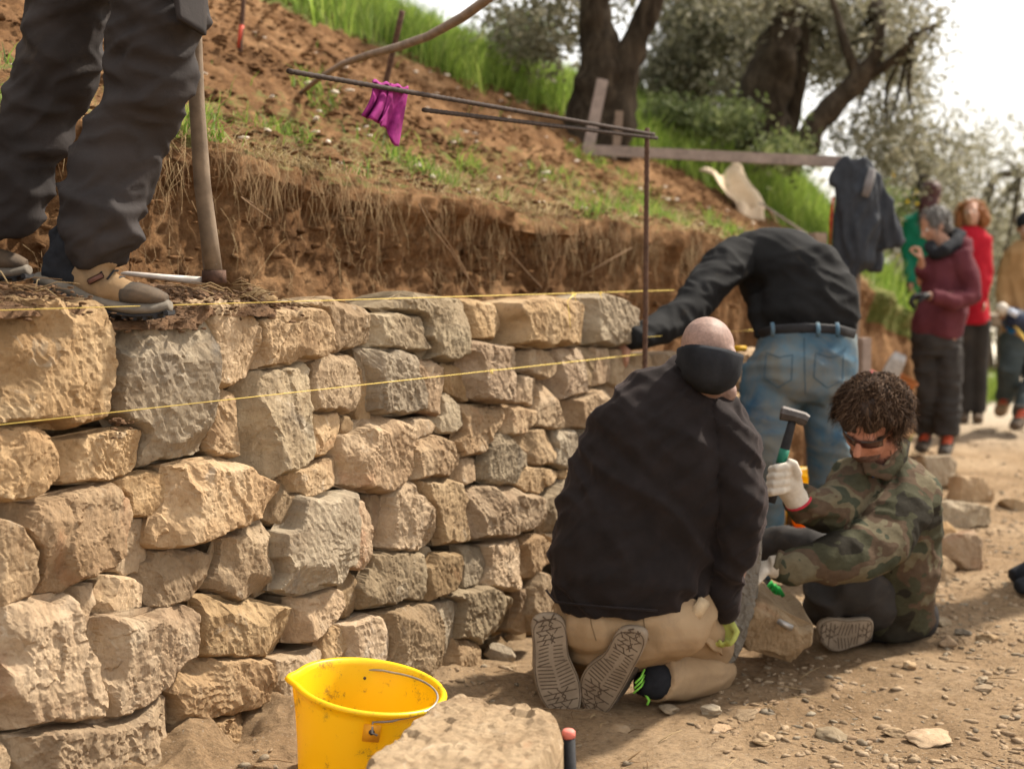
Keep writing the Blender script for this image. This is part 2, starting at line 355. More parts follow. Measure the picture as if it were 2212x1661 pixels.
# ------------------------------------------------------------------ the dry stone wall
def resample(poly, n):
    p = np.array(poly, float); q = np.vstack([p, p[:1]]); d = np.hypot(*(q[1:] - q[:-1]).T); cs = np.concatenate([[0], np.cumsum(d)])
    s = np.linspace(0, cs[-1], n, endpoint=False)
    return np.stack([np.interp(s, cs, q[:, 0]), np.interp(s, cs, q[:, 1])], 1)
from mathutils.geometry import delaunay_2d_cdt
def stone_mesh(name, poly, O, A, B, Nn, seed, depth=.2, relief=1.0, g=.0055, left=None, n=None, K=None, edge=.06, plain=False, crag_=None):
    """poly in (a,b) metres on the plane O,A,B; the face stands out along Nn, the body goes back by depth"""
    rg = random.Random(seed)
    area = abs(sum(poly[i][0] * poly[(i + 1) % len(poly)][1] - poly[(i + 1) % len(poly)][0] * poly[i][1] for i in range(len(poly)))) / 2
    Rr = math.sqrt(max(area, 1e-5)); g = max(g, Rr / 42)
    if K: g = Rr / K
    per = sum(math.dist(poly[i], poly[(i + 1) % len(poly)]) for i in range(len(poly)))
    n = int(per / g); b0 = resample(poly, n)
    b0 = b0 * .6 + (np.roll(b0, 1, 0) + np.roll(b0, -1, 0)) * .2
    c = b0.mean(0)
    for i in range(n):
        d = b0[i] - c; L = np.hypot(*d) + 1e-9
        k = mn.fractal(Vector((b0[i][0] * 16 + seed, b0[i][1] * 16, seed * 1.7)), 1, 2, 5) * .012 * (Rr / .15) ** .5
        b0[i] += d / L * (k + .0025)
    lo = b0.min(0); hi = b0.max(0)
    X, Y = np.meshgrid(np.arange(lo[0], hi[0], g), np.arange(lo[1], hi[1], g * .87)); X[1::2] += g / 2
    q = np.stack([X.ravel(), Y.ravel()], 1) + np.random.default_rng(seed).uniform(-.22, .22, (X.size, 2)) * g
    def bdist(pts):
        seg = np.roll(b0, -1, 0) - b0; L2 = (seg ** 2).sum(1) + 1e-12; out = []
        for ch in np.array_split(pts, max(1, len(pts) // 500)):
            rel = ch[:, None, :] - b0[None]; tt_ = np.clip((rel * seg[None]).sum(2) / L2, 0, 1)
            out.append(np.sqrt(((rel - seg[None] * tt_[..., None]) ** 2).sum(2)).min(1))
        return np.concatenate(out)
    x, y = q[:, 0], q[:, 1]; ins = np.zeros(len(q), bool)
    for i in range(n):
        x1, y1 = b0[i]; x2, y2 = b0[(i + 1) % n]
        cnd = (y1 > y) != (y2 > y); ins ^= cnd & (x < (x2 - x1) * (y - y1) / (y2 - y1 + 1e-15) + x1)
    q = q[ins]; dq = bdist(q); q = q[dq > g * .55]
    allp = np.concatenate([b0, q])
    r_ = delaunay_2d_cdt([Vector(p) for p in allp], [], [list(range(n))], 1, 1e-7, True)
    vs = np.array([[v.x, v.y] for v in r_[0]]); src = r_[3]; dist = bdist(vs)
    bmap = {}
    for j, sr in enumerate(src):
        for k_ in sr:
            if k_ < n: bmap[k_] = j
    bmap = [bmap.get(i, 0) for i in range(n)]
    ed = edge * .75 * Rr + .003
    hh = .24 * Rr * relief * (1 - np.clip(1 - dist / ed, 0, 1) ** 1.8)
    rp = vs - c; top = .24 * Rr * relief
    tilt = np.array([rg.uniform(-.08, .10), rg.uniform(-.10, .12)]); hh = hh + rp @ tilt
    cuts = []
    if left is None: left = rg.random() < .75
    if left: cuts.append((math.pi + rg.uniform(-.3, .3), rg.uniform(.8, 1.5), rg.uniform(.35, .75)))
    if rg.random() < .6: cuts.append((math.pi / 2 + rg.uniform(-.4, .4), rg.uniform(.5, 1.2), rg.uniform(.5, .8)))
    for _ in range(rg.randint(2, 4)): cuts.append((rg.uniform(0, 2 * math.pi), rg.uniform(.15, .7), rg.uniform(.3, .8)))
    if plain: cuts = []
    for an, sl_, off in cuts:
        wob = np.array([mn.noise(Vector((p[0] * 11 + seed, p[1] * 11, an))) for p in vs]) * .035 * (Rr / .15)
        dd = rp @ np.array([math.cos(an), math.sin(an)]); ext = dd.max()
        hh = np.minimum(hh, top - sl_ * (dd + wob - off * ext))
    hh = np.maximum(hh, -.22 * Rr)
    crag = (rg.uniform(.35, 1.5) if crag_ is None else crag_)
    out = []; an = rg.uniform(-.5, .5); ca, sa = math.cos(an), math.sin(an); kk = min(1.3, Rr / .13)
    for (x, y), h, ds in zip(vs, hh, dist):
        xx = x * ca + y * sa; yy = -x * sa + y * ca
        e = min(1, ds / (.06 * Rr) + .3)
        v1 = mn.noise(Vector((xx * 8 + seed, yy * 8, seed))); fc = 0.0
        for fs, am in ((15, .0052), (38, .0019)):
            wq = mn.noise_vector(Vector((xx * fs * 1.7, yy * fs * 1.7, seed))) * .25; q0 = Vector((xx * fs * 1.15 + wq.x + seed * 3, yy * fs * .62 + wq.y, seed * 1.3))
            dd_, pp_ = mn.voronoi(q0, distance_metric='DISTANCE'); rv = mn.noise_vector(pp_[0] * 3.7 + Vector((11, 5, 3))); df = q0 - pp_[0]
            fc += am * (1.6 * (rv.x * df.x + rv.y * df.y) + .9 * rv.z)
        ter = mn.noise(Vector((xx * 13, yy * 6, seed * 3.3))) * 3; st = (math.floor(ter * 2) / 2 - ter) + .25
        w1 = mn.noise(Vector((xx * 45, yy * 24, seed))); w2 = mn.noise(Vector((xx * 100, yy * 70, seed + 9)))
        h2 = h + e * kk * (fc * crag + .0035 * v1 + .006 * st * max(0, .5 + mn.noise(Vector((xx * 5, yy * 5, seed + 4)))) + .003 * w1 + .0022 * w2)
        p = O + A * x + B * y + Nn * h2
        out.append((p.x, p.y, p.z))
    nn_ = len(out); faces = []
    for f_ in r_[2]:
        a_, b_, c_ = f_[0], f_[1], f_[2]
        ar = (vs[b_][0] - vs[a_][0]) * (vs[c_][1] - vs[a_][1]) - (vs[c_][0] - vs[a_][0]) * (vs[b_][1] - vs[a_][1])
        faces.append((a_, b_, c_) if ar > 0 else (a_, c_, b_))
    dz = [(.35, 1.0), (.7, .95), (1.0, .82)]
    prev = bmap
    for f_, s_ in dz:
        cur = []
        for i in range(n):
            x, y = c + (b0[i] - c) * s_; j = .01 * mn.noise(Vector((x * 20, y * 20, f_ * 5 + seed)))
            p = O + A * (x + j) + B * (y + j) - Nn * (depth * f_); cur.append(len(out)); out.append((p.x, p.y, p.z))
        for i in range(n):
            k_ = (i + 1) % n
            if prev[i] != prev[k_]: faces.append((prev[k_], prev[i], cur[i], cur[k_]))
        prev = cur
    faces.append(tuple(prev))
    me = pymesh(name, out, faces)
    me.calc_loop_triangles()
    if me.polygons[0].normal.dot(Nn) < 0: me.flip_normals()
    return me
Z = {'A': (0, 1000, 2.212), 'B': (0, 1700, 2.212), 'C': (0, 2104, 2.212), 'D': (900, 1000, 2.212), 'E': (900, 1700, 2.212),
     'F': (900, 2104, 2.212), 'G': (1500, 1000, 2.212), 'H': (1900, 1150, 2.212), 'I': (1900, 1900, 2.076)}
def zc_(g, x, y):
    ox, oy, s = Z[g]; k = 3801 / 2212.0
    return (ox + x / s) / k, (oy + y / s) / k
STONES = [
 ('A','gold',.02,[(-90,250),(120,230),(450,240),(650,215),(720,290),(790,400),(850,520),(852,800),(835,1180),(800,1270),(640,1295),(500,1285),(350,1240),(-90,1270)]),
 ('A','grey',.0,[(800,395),(1600,395),(1628,480),(1630,1000),(1620,1500),(1400,1550),(1100,1620),(1095,1450),(1118,1330),(1000,1270),(850,1200),(850,520)]),
 ('A','tan',.02,[(1500,270),(1700,260),(1900,250),(1990,310),(2060,430),(2080,600),(2060,760),(1950,900),(1800,955),(1640,950),(1630,700),(1625,480),(1600,400),(1450,330)]),
 ('A','tan',0,[(1640,975),(1720,965),(1860,1010),(1890,1060),(1915,1300),(1900,1500),(1860,1560),(1640,1500),(1620,1400),(1640,1180)]),
 ('A','gold',.03,[(-90,1330),(150,1310),(270,1345),(360,1430),(410,1540),(440,1640),(410,1738),(330,1808),(200,1878),(-90,1910)]),
 ('A','tan',.0,[(380,1390),(700,1350),(1000,1290),(1090,1300),(1118,1350),(1090,1480),(1085,1610),(860,1720),(580,1768),(430,1758),(440,1600),(400,1480)]),
 ('B','red',.01,[(-40,385),(200,360),(450,300),(860,190),(930,290),(1005,320),(1000,470),(960,650),(930,800),(830,920),(540,1040),(400,1100),(250,1110),(270,900),(265,750),(150,590),(90,500),(-60,470)]),
 ('B','tan',.03,[(-90,490),(60,500),(110,550),(200,680),(260,760),(275,900),(240,1080),(200,1150),(-90,1230)]),
 ('B','gold',.0,[(880,180),(980,140),(1150,110),(1315,130),(1300,330),(1250,470),(1130,490),(1010,470),(1005,330),(930,280)]),
 ('B','brown',-.02,[(990,490),(1180,500),(1215,515),(1195,720),(1190,870),(1080,950),(990,980),(850,920),(930,800),(965,640)]),
 ('B','gold',.02,[(1315,60),(1500,15),(1740,-5),(1950,50),(2100,140),(2215,215),(2150,370),(2060,510),(1810,600),(1620,690),(1400,745),(1240,730),(1200,690),(1215,520),(1300,360),(1325,130)]),
 ('B','brown',.0,[(1200,745),(1560,735),(1690,770),(1680,880),(1620,1060),(1520,1165),(1300,1230),(1130,1240),(1130,1050),(1090,1000),(1120,920),(1190,830)]),
 ('B','brown',.0,[(1740,650),(1900,590),(2140,520),(2200,690),(2272,900),(2255,1010),(2200,1090),(2050,1140),(1960,1168),(1850,1140),(1620,1060),(1690,900),(1760,760)]),
 ('B','tan',.0,[(780,1060),(850,950),(980,980),(1060,990),(1135,1040),(1130,1230),(930,1295),(700,1310),(700,1230)]),
 ('B','tan',-.01,[(500,1100),(640,1040),(750,1025),(800,1070),(770,1160),(700,1260),(660,1400),(600,1390),(560,1250),(530,1130)]),
 ('C','tan',.03,[(-90,340),(200,260),(490,230),(545,300),(590,480),(660,640),(730,860),(780,1100),(770,1240),(550,1290),(350,1265),(150,1305),(-90,1312)]),
 ('C','brown',-.03,[(610,530),(680,490),(770,560),(770,700),(750,800),(720,850),(670,700)]),
 ('C','gold',.02,[(760,430),(880,410),(1060,400),(1200,350),(1520,300),(1565,350),(1550,600),(1520,750),(1400,850),(1280,980),(1100,1140),(940,1250),(800,1260),(775,1150),(760,850),(775,600)]),
 ('C','brown',.01,[(1550,250),(1680,240),(1800,290),(2000,280),(2212,300),(2360,320),(2410,400),(2390,550),(2350,670),(2212,720),(1960,730),(1720,745),(1540,720),(1550,560),(1570,350)]),
 ('C','gold',.01,[(1480,770),(1700,740),(2090,735),(2125,800),(2125,960),(2090,1100),(1980,1180),(1700,1230),(1560,1300),(1410,1325),(1395,1180),(1380,1080),(1250,1010),(1300,930),(1440,830)]),
 ('C','brown',.03,[(-90,1390),(200,1350),(370,1290),(700,1270),(950,1270),(1120,1150),(1300,1040),(1375,1080),(1395,1280),(1390,1450),(1300,1640),(1250,1800),(50,1800),(40,1560),(10,1440)]),
 ('C','tan',.01,[(1400,1340),(1640,1290),(1900,1190),(2045,1210),(2035,1380),(1990,1520),(1900,1800),(1600,1800),(1500,1600),(1390,1500)]),
 ('C','brown',-.01,[(2050,1160),(2110,1120),(2190,1190),(2215,1330),(2130,1400),(2040,1380),(2045,1220)]),
 ('C','gold',.05,[(-90,1430),(10,1450),(50,1560),(50,1800),(-90,1800)]),
 ('C','brown',.0,[(1960,1500),(2030,1400),(2130,1430),(2170,1560),(2160,1760),(1920,1760)]),
 ('D','tan',.03,[(70,410),(250,330),(560,325),(625,350),(665,560),(682,690),(560,740),(430,740),(160,800),(50,820),(85,680),(88,560)]),
 ('D','brown',.0,[(380,260),(640,240),(760,260),(930,320),(985,380),(1000,500),(990,600),(920,640),(800,670),(685,685),(665,560),(630,345),(420,320)]),
 ('D','grey',.0,[(1000,360),(1240,355),(1400,390),(1438,440),(1425,550),(1500,630),(1510,670),(1300,670),(1100,640),(930,640),(1000,560)]),
 ('D','grey',.0,[(1080,310),(1200,260),(1350,200),(1780,255),(1810,350),(1790,520),(1770,700),(1650,750),(1550,740),(1450,715),(1510,670),(1500,620),(1430,540),(1440,430),(1400,385),(1240,350)]),
 ('D','tan',-.01,[(1790,235),(1850,240),(2060,300),(2105,350),(2100,480),(2040,580),(1950,580),(1800,550),(1810,350)]),
 ('D','grey',.01,[(-60,880),(60,820),(440,760),(487,830),(460,960),(470,1150),(490,1450),(460,1590),(300,1660),(100,1705),(0,1620),(-80,1520),(-70,1300),(-110,1000)]),
 ('D','brown',.01,[(480,770),(700,690),(860,690),(895,830),(890,1030),(860,1160),(810,1195),(700,1150),(475,1165),(465,970),(485,830)]),
 ('D','tan',-.02,[(880,700),(945,705),(1010,870),(1025,960),(1010,1180),(1000,1270),(910,1275),(870,1180),(895,1030),(895,830)]),
 ('D','grey',.01,[(940,650),(1120,665),(1380,720),(1385,860),(1430,1010),(1440,1170),(1300,1195),(1020,1170),(1030,960),(990,760)]),
 ('D','red',.0,[(1390,750),(1500,750),(1590,800),(1600,1000),(1580,1195),(1450,1170),(1430,1000),(1390,870)]),
 ('D','tan',-.01,[(1590,780),(1775,795),(1790,860),(1780,960),(1850,1000),(1840,1060),(1800,1095),(1720,1070),(1610,1010),(1600,900)]),
 ('G','red',.02,[(460,650),(540,590),(700,600),(850,650),(900,780),(890,920),(800,1110),(640,1095),(510,1060),(470,900),(450,760)]),
 ('D','tan',.0,[(485,1180),(720,1165),(745,1200),(735,1350),(700,1500),(620,1535),(490,1535),(490,1400)]),
 ('D','brown',.0,[(750,1200),(860,1190),(900,1260),(880,1320),(820,1360),(740,1360)]),
 ('D','red',.0,[(1010,1200),(1230,1230),(1310,1260),(1325,1450),(1310,1640),(1290,1700),(1220,1790),(1150,1850),(1090,1830),(940,1800),(860,1780),(720,1790),(740,1600),(700,1510),(740,1370),(880,1330),(910,1280)]),
 ('D','tan',.0,[(1320,1240),(1500,1200),(1560,1290),(1520,1360),(1400,1400),(1330,1430)]),
 ('D','grey',.0,[(1600,1030),(1650,1030),(1740,1100),(1745,1280),(1700,1340),(1580,1345),(1530,1220),(1590,1190)]),
 ('D','gold',.01,[(1330,1440),(1420,1400),(1560,1370),(1690,1410),(1755,1520),(1740,1620),(1650,1710),(1280,1730),(1310,1620)]),
 ('D','red',.0,[(1750,1110),(2080,1115),(2095,1200),(2060,1300),(2000,1360),(1950,1450),(1900,1520),(1760,1540),(1700,1410),(1740,1340)]),
 ('G','tan',.01,[(770,1120),(880,1130),(1040,1150),(1040,1250),(960,1340),(860,1365),(740,1340),(760,1240)]),
 ('G','grey',.0,[(640,1470),(720,1340),(820,1370),(925,1500),(920,1620),(870,1740),(760,1785),(575,1720),(590,1600)]),
 ('G','gold',.0,[(440,1550),(575,1550),(580,1650),(560,1740),(470,1770),(390,1740)]),
 ('G','tan',.0,[(870,700),(1000,635),(1190,680),(1175,880),(1130,920),(1020,870),(910,820)]),
 ('G','red',.0,[(1190,650),(1400,650),(1420,800),(1430,960),(1480,1000),(1400,1040),(1240,1060),(1180,1000),(1135,920),(1175,880)]),
 ('G','brown',.0,[(1405,640),(1500,640),(1520,700),(1520,900),(1480,970),(1430,940),(1420,780)]),
 ('G','tan',.0,[(1515,640),(1620,640),(1650,800),(1640,930),(1500,975),(1500,900),(1520,760)]),
 ('G','brown',.0,[(1640,640),(1790,640),(1800,800),(1800,900),(1720,1000),(1640,950),(1650,800)]),
 ('G','tan',.02,[(750,280),(900,250),(1080,240),(1380,260),(1465,320),(1460,500),(1430,620),(1200,630),(830,625),(720,600),(770,500),(780,330)]),
 ('G','grey',.01,[(1420,240),(1540,215),(1680,230),(1830,320),(1810,420),(1800,600),(1750,625),(1450,610),(1470,480),(1470,320)]),
 ('G','tan',.0,[(910,860),(1060,900),(1070,960),(1060,1060),(1020,1130),(880,1110),(820,1080),(890,930)]),
 ('G','tan',.0,[(1070,930),(1130,950),(1200,1050),(1250,1240),(1240,1310),(1040,1295),(1030,1180),(1060,1060)]),
 ('G','gold',.01,[(1230,1090),(1400,1060),(1530,990),(1640,985),(1680,1050),(1640,1200),(1590,1280),(1400,1300),(1260,1290)]),
 ('G','tan',.0,[(900,1370),(1030,1310),(1180,1320),(1190,1500),(1150,1610),(1000,1600),(940,1560),(920,1440)]),
 ('G','grey',.0,[(1200,1330),(1340,1320),(1430,1450),(1380,1600),(1320,1650),(1180,1600),(1190,1480)]),
 ('G','grey',-.01,[(1370,1330),(1540,1330),(1560,1400),(1530,1600),(1480,1700),(1350,1620),(1430,1470)]),
 ('H','tan',.0,[(-10,1300),(60,1285),(230,1290),(340,1320),(355,1370),(270,1450),(150,1520),(20,1490),(-60,1430)]),
 ('H','grey',.0,[(190,1550),(300,1460),(360,1400),(480,1400),(487,1560),(470,1720),(210,1860),(190,1700)]),
 ('H','tan',-.01,[(360,1330),(470,1320),(480,1390),(370,1385)]),
 ('H','red',-.01,[(480,1270),(580,1370),(480,1390),(460,1310)]),
 ('H','brown',.0,[(490,1400),(620,1400),(600,1600),(500,1700),(485,1560)]),
 ('I','red',.0,[(15,190),(190,180),(260,230),(265,400),(170,420),(140,520),(30,510),(30,400),(10,300)]),
 ('I','tan',-.01,[(190,160),(400,140),(440,130),(400,300),(280,400),(265,250)]),
 ('I','brown',-.01,[(10,520),(150,540),(150,640),(110,750),(120,900),(60,930),(-20,900),(0,700)]),
 ('I','brown',.03,[(150,620),(200,480),(250,460),(290,600),(330,700),(300,780),(200,860),(150,920),(110,800)]),
 ('H','tan',.0,[(930,440),(960,360),(1090,360),(1110,510),(1000,560),(930,580)]),
 ('H','tan',.0,[(1110,360),(1320,340),(1340,530),(1200,560),(1120,510)]),
 ('H','tan',.0,[(1340,350),(1600,350),(1640,560),(1350,540)]),
 ('H','gold',.0,[(1860,360),(1990,350),(1960,500),(1900,640),(1790,650),(1820,480)]),
 ('H','tan',.0,[(1740,680),(1900,665),(1900,780),(1760,790)]),
 ('H','brown',.0,[(1760,810),(1900,790),(1900,980),(1780,960)]),
 ('E','brown',-.01,[(190,150),(240,170),(330,310),(400,270),(455,370),(380,500),(310,555),(240,560),(90,490),(150,390),(235,220)]),
 ('E','tan',.0,[(330,120),(480,70),(680,0),(745,20),(735,150),(690,240),(460,345),(430,300),(310,260),(300,180)]),
 ('E','grey',.02,[(450,370),(600,310),(835,265),(850,500),(875,700),(850,890),(800,920),(720,1010),(500,1090),(430,1135),(220,1080),(280,950),(240,800),(260,600),(340,560),(380,500)]),
 ('E','red',.015,[(838,262),(930,270),(990,450),(1020,650),(1020,830),(970,910),(855,895),(880,600)]),
 ('E','brown',-.02,[(960,300),(1060,290),(1145,370),(1120,500),(1060,590),(1020,630),(990,450)]),
 ('E','tan',.0,[(1200,200),(1320,175),(1370,280),(1480,370),(1540,560),(1540,700),(1370,760),(1180,750),(1030,700),(1030,640),(1150,420),(1150,320)]),
 ('E','brown',-.01,[(1370,180),(1600,175),(1720,200),(1790,320),(1770,450),(1810,620),(1780,690),(1560,720),(1545,600),(1500,420),(1400,290)]),
 ('E','tan',.0,[(1800,250),(1960,225),(2060,240),(2212,238),(2290,290),(2395,320),(2400,420),(2390,560),(2290,600),(2110,640),(1800,680),(1800,560),(1780,420)]),
 ('E','grey',-.01,[(1440,740),(1530,730),(1530,800),(1490,880),(1430,870)]),
 ('E','brown',.01,[(1540,760),(1740,765),(1765,830),(1750,1020),(1700,1090),(1480,1185),(1400,1150),(1430,1000),(1430,880),(1500,870)]),
 ('E','grey',-.01,[(1720,710),(1920,710),(1930,850),(1900,1000),(1850,1060),(1740,1060),(1765,900),(1760,800)]),
 ('E','gold',.0,[(1930,700),(2100,660),(2225,650),(2240,800),(2245,1000),(2225,1090),(2000,1060),(1900,1030),(1960,900)]),
 ('E','grey',.0,[(1030,790),(1180,770),(1410,780),(1435,950),(1420,1100),(1380,1165),(1060,1215),(930,1240),(900,1180),(900,1050),(960,920),(1020,880)]),
 ('E','brown',-.01,[(740,1010),(800,930),(880,935),(900,1050),(905,1230),(870,1300),(800,1310),(790,1200),(740,1080)]),
 ('E','gold',.01,[(380,1150),(560,1090),(700,1045),(780,1080),(790,1220),(700,1350),(600,1460),(530,1510),(400,1500),(395,1400),(420,1280)]),
 ('E','tan',.0,[(610,1440),(720,1370),(790,1385),(830,1480),(840,1620),(800,1700),(640,1680),(610,1560)]),
 ('F','tan',.01,[(790,480),(950,400),(1080,390),(1140,470),(1165,620),(1160,760),(1000,800),(840,760),(830,600)]),
 ('F','brown',.02,[(1080,370),(1350,310),(1500,310),(1550,400),(1610,650),(1600,780),(1540,870),(1350,900),(1170,800),(1165,620),(1140,460)]),
 ('F','grey',.0,[(1530,280),(1650,250),(1740,290),(1710,450),(1690,580),(1640,640),(1620,720),(1570,480)]),
 ('F','grey',.01,[(1640,240),(1750,180),(1960,160),(2120,220),(2140,300),(2090,430),(2000,550),(1900,640),(1700,590),(1730,420),(1745,290)]),
 ('F','tan',.01,[(1690,600),(1860,600),(1910,680),(1945,870),(1900,920),(1720,1000),(1620,900),(1630,720)]),
 ('F','brown',.0,[(150,740),(300,700),(600,660),(630,700),(620,900),(560,1050),(480,1150),(350,1220),(230,1320),(200,1250),(80,1110),(130,980),(140,820)]),
]
wall = empty("dry_stone_wall", ST(0, -1.2, 0), "dry stone retaining wall of rough tan, gold and grey blocks below the dug earth bank", "wall")
def place_stone(poly_uv, mat, off, seed, name="stone", parent=None, **kw):
    pl = [onwall(u, v, off) for u, v in poly_uv]
    O = WB + WNB * off
    me = stone_mesh(name, pl, O, WD, WU, WNB, seed, **kw)
    return link(name, me, M[mat], parent, smooth=False)
cnt = 0
for i, (g, mt, off, pl) in enumerate(STONES):
    place_stone([zc_(g, x, y) for x, y in pl], mt, off - .035, i + 1, parent=wall, depth=.24)
    cnt += 1
# packed small filling stones and stones behind the workers, one part of the wall
fill = MB(); rg = random.Random(5)
core = bpy.data.meshes.new("core")
def chunk(mb, c, r, seed, flat=.7, sub=2, rough=.28, rot=None):
    bm = bmesh.new(); bmesh.ops.create_icosphere(bm, subdivisions=sub, radius=1)
    rg_ = random.Random(seed); Mx = rot if rot is not None else Matrix.Rotation(rg_.uniform(0, 6), 3, 'Z') @ Matrix.Rotation(rg_.uniform(-.4, .4), 3, 'X')
    pl = [(Vector((rg_.gauss(0, 1), rg_.gauss(0, 1), rg_.gauss(0, 1))).normalized(), rg_.uniform(.5, .85)) for _ in range(9)]
    n0 = len(mb.v); bm.verts.index_update()
    for v in bm.verts:
        p = v.co.copy()
        for nn, d in pl:
            e = p.dot(nn) - d
            if e > 0: p -= nn * e
        p *= 1 + rough * .4 * mn.noise(p * 2.2 + Vector((seed, 0, 0)))
        p = Vector((p.x * r * 1.15, p.y * r, p.z * r * flat)); mb.v.append(Vector(c) + Mx @ p)
    for f in bm.faces: mb.f.append(tuple(v.index + n0 for v in f.verts))
    bm.free()
for a in np.arange(-2.4, 2.35, .075):
    for z in np.arange(.02, 1.12, .075):
        if a > 1.12 and z > .80: continue
        if 1.0 < a and z < .8 or True:
            deep = .17 if a < 1.0 else .17
            c = WB + WD * (a + rg.uniform(-.03, .03)) + WU * (z + rg.uniform(-.03, .03)) - WNB * (deep + rg.uniform(0, .04))
            chunk(fill, c, rg.uniform(.035, .055), rg.random() * 99, .8, 1)
o = fill.build("packing_stones", M['brown'], wall, smooth=False); o["kind"] = "stuff"
# hidden stretch of wall behind the workers
hid = MB()
row = .03
while row < .80:
    h = rg.uniform(.10, .17); a = .93 + rg.uniform(-.03, .03)
    if row < .3: a = 1.08
    while a < 2.35:
        wd = rg.uniform(.13, .26)
        O = WB - WNB * .05
        poly = [(a, row), (a + wd * .5, row - .01), (a + wd - .01, row), (a + wd - .005, row + h * .5), (a + wd - .012, row + h - .01), (a + wd * .5, row + h - .003), (a + .005, row + h - .01), (a, row + h * .4)]
        uvs = None
        if not (a > 1.35 and row > .62) or True:
            me = stone_mesh("x", poly, O, WD, WU, WNB, rg.randint(100, 9999), K=7, depth=.1)
            hid.add([v.co.copy() for v in me.vertices], [tuple(p.vertices) for p in me.polygons]); bpy.data.meshes.remove(me)
        a += wd
    row += h
row = .0; a_l = onwall(-48, 900)[0]
while row < 1.08:
    h = rg.uniform(.13, .20); a = -3.0
    while a < a_l - .02:
        wd = min(rg.uniform(.18, .32), a_l - a); me = stone_mesh("x", [(a, row), (a + wd * .5, row - .01), (a + wd - .01, row), (a + wd - .012, row + h - .01), (a + wd * .5, row + h - .003), (a, row + h - .01)], WB - WNB * .05, WD, WU, WNB, rg.randint(100, 9999), K=9, depth=.2)
        hid.add([v.co.copy() for v in me.vertices], [tuple(p.vertices) for p in me.polygons]); bpy.data.meshes.remove(me); a += wd
    row += h
o = hid.build("hidden_course_stones", M['tan'], wall); o["kind"] = "stuff"
# ------------------------------------------------------------------ vegetation
rg = random.Random(11); nr = np.random.default_rng(7)
def hill_surf(x, y):
    r = Vector((x, y, 0)) - WB; s = -r.dot(WN); t = r.dot(WD)
    if t < -5 or t > 38: return ground_z(x, y)
    sf = interp(t, SF)
    if s < sf: return ground_z(x, y)
    return max(hill_z(s, t), ground_z(x, y) if s < 12 else -99)
def hit(u, v, lift=0.0, d0=3.0, d1=40.0):
    """first point of the terrain met along the sight line through (u,v)"""
    d = d0
    while d < d1:
        p = P(u, v, d)
        if p.z < hill_surf(p.x, p.y): break
        d += .03
    return Vector((p.x, p.y, p.z + lift))
def leafmat(name, cols, trans=.35, rough=.6):
    m, t, b = newmat(name, rough, .3); g = t.nodes.new("ShaderNodeNewGeometry")
    r = ramp(t, g.outputs["Random Per Island"], [(i / max(1, len(cols) - 1), c) for i, c in enumerate(cols)])
    t.links.new(r.outputs[0], b.inputs["Base Color"])
    tr = t.nodes.new("ShaderNodeBsdfTranslucent"); ms = t.nodes.new("ShaderNodeMixShader"); ms.inputs[0].default_value = trans
    t.links.new(r.outputs[0], tr.inputs[0]); t.links.new(b.outputs[0], ms.inputs[1]); t.links.new(tr.outputs[0], ms.inputs[2])
    t.links.new(ms.outputs[0], t.nodes["Material Output"].inputs[0]); return m
M['grass'] = leafmat("grass_green", [(.06, .11, .015), (.12, .21, .03), (.20, .30, .045), (.30, .36, .08)], .5)
M['lush'] = leafmat("grass_lush", [(.08, .13, .02), (.16, .25, .035), (.25, .36, .06), (.38, .45, .11)], .5)
M['straw'] = leafmat("straw", [(.13, .075, .035), (.25, .155, .08), (.44, .33, .18), (.19, .11, .05)], .25, .9)
M['weed'] = leafmat("weed_leaves", [(.06, .085, .025), (.11, .14, .045), (.18, .22, .08), (.29, .32, .15)], .4)
M['drygrass'] = leafmat("dry_grass", [(.22, .15, .07), (.36, .27, .14), (.52, .42, .25), (.28, .24, .08)], .35, .9)
M['olive'] = leafmat("olive_leaves", [(.085, .080, .045), (.15, .142, .085), (.24, .225, .15), (.38, .36, .27)], .4)
M['darkleaf'] = leafmat("dark_leaves", [(.055, .054, .028), (.10, .097, .052), (.16, .15, .09), (.26, .24, .16)], .35)
m, t, b = newmat("bark", .95, .1); co = coord(t, (1, 1, .35))
n = tex(t, 14, 8, .7, co, .6); r = ramp(t, n.outputs["Fac"], [(.3, (.018, .013, .009)), (.5, (.058, .044, .030)), (.72, (.13, .10, .07))]); t.links.new(r.outputs[0], b.inputs["Base Color"])
bump(t, b, tex(t, 30, 8, .75, co).outputs["Fac"], 1, .04); M['bark'] = m

def blades(base, h, wd, lean, name, mat, kind="stuff", curl=.3, parent=None):
    """grass blades: base (n,3), heights, widths (n), lean (n,3) offsets at the tip"""
    n = len(base); base = np.asarray(base, float); h = np.asarray(h); wd = np.asarray(wd)
    an = nr.uniform(0, 2 * np.pi, n); sx = np.stack([np.cos(an), np.sin(an), np.zeros(n)], 1)
    up = np.stack([np.zeros(n), np.zeros(n), h], 1)
    mid = base + up * .55 + lean * .35; top = base + up * (1 - curl * .3) + lean
    v = np.stack([base - sx * wd[:, None] * .5, base + sx * wd[:, None] * .5, mid + sx * wd[:, None] * .42, mid - sx * wd[:, None] * .42,
                  top + sx * wd[:, None] * .08, top - sx * wd[:, None] * .08], 1).reshape(-1, 3)
    k = np.arange(n)[:, None] * 6
    f = np.concatenate([k + np.array([[0, 1, 2, 3]]), k + np.array([[3, 2, 4, 5]])])
    o = link(name, npmesh(name, v, f), mat, parent, smooth=False)
    if kind: o["kind"] = kind
    return o
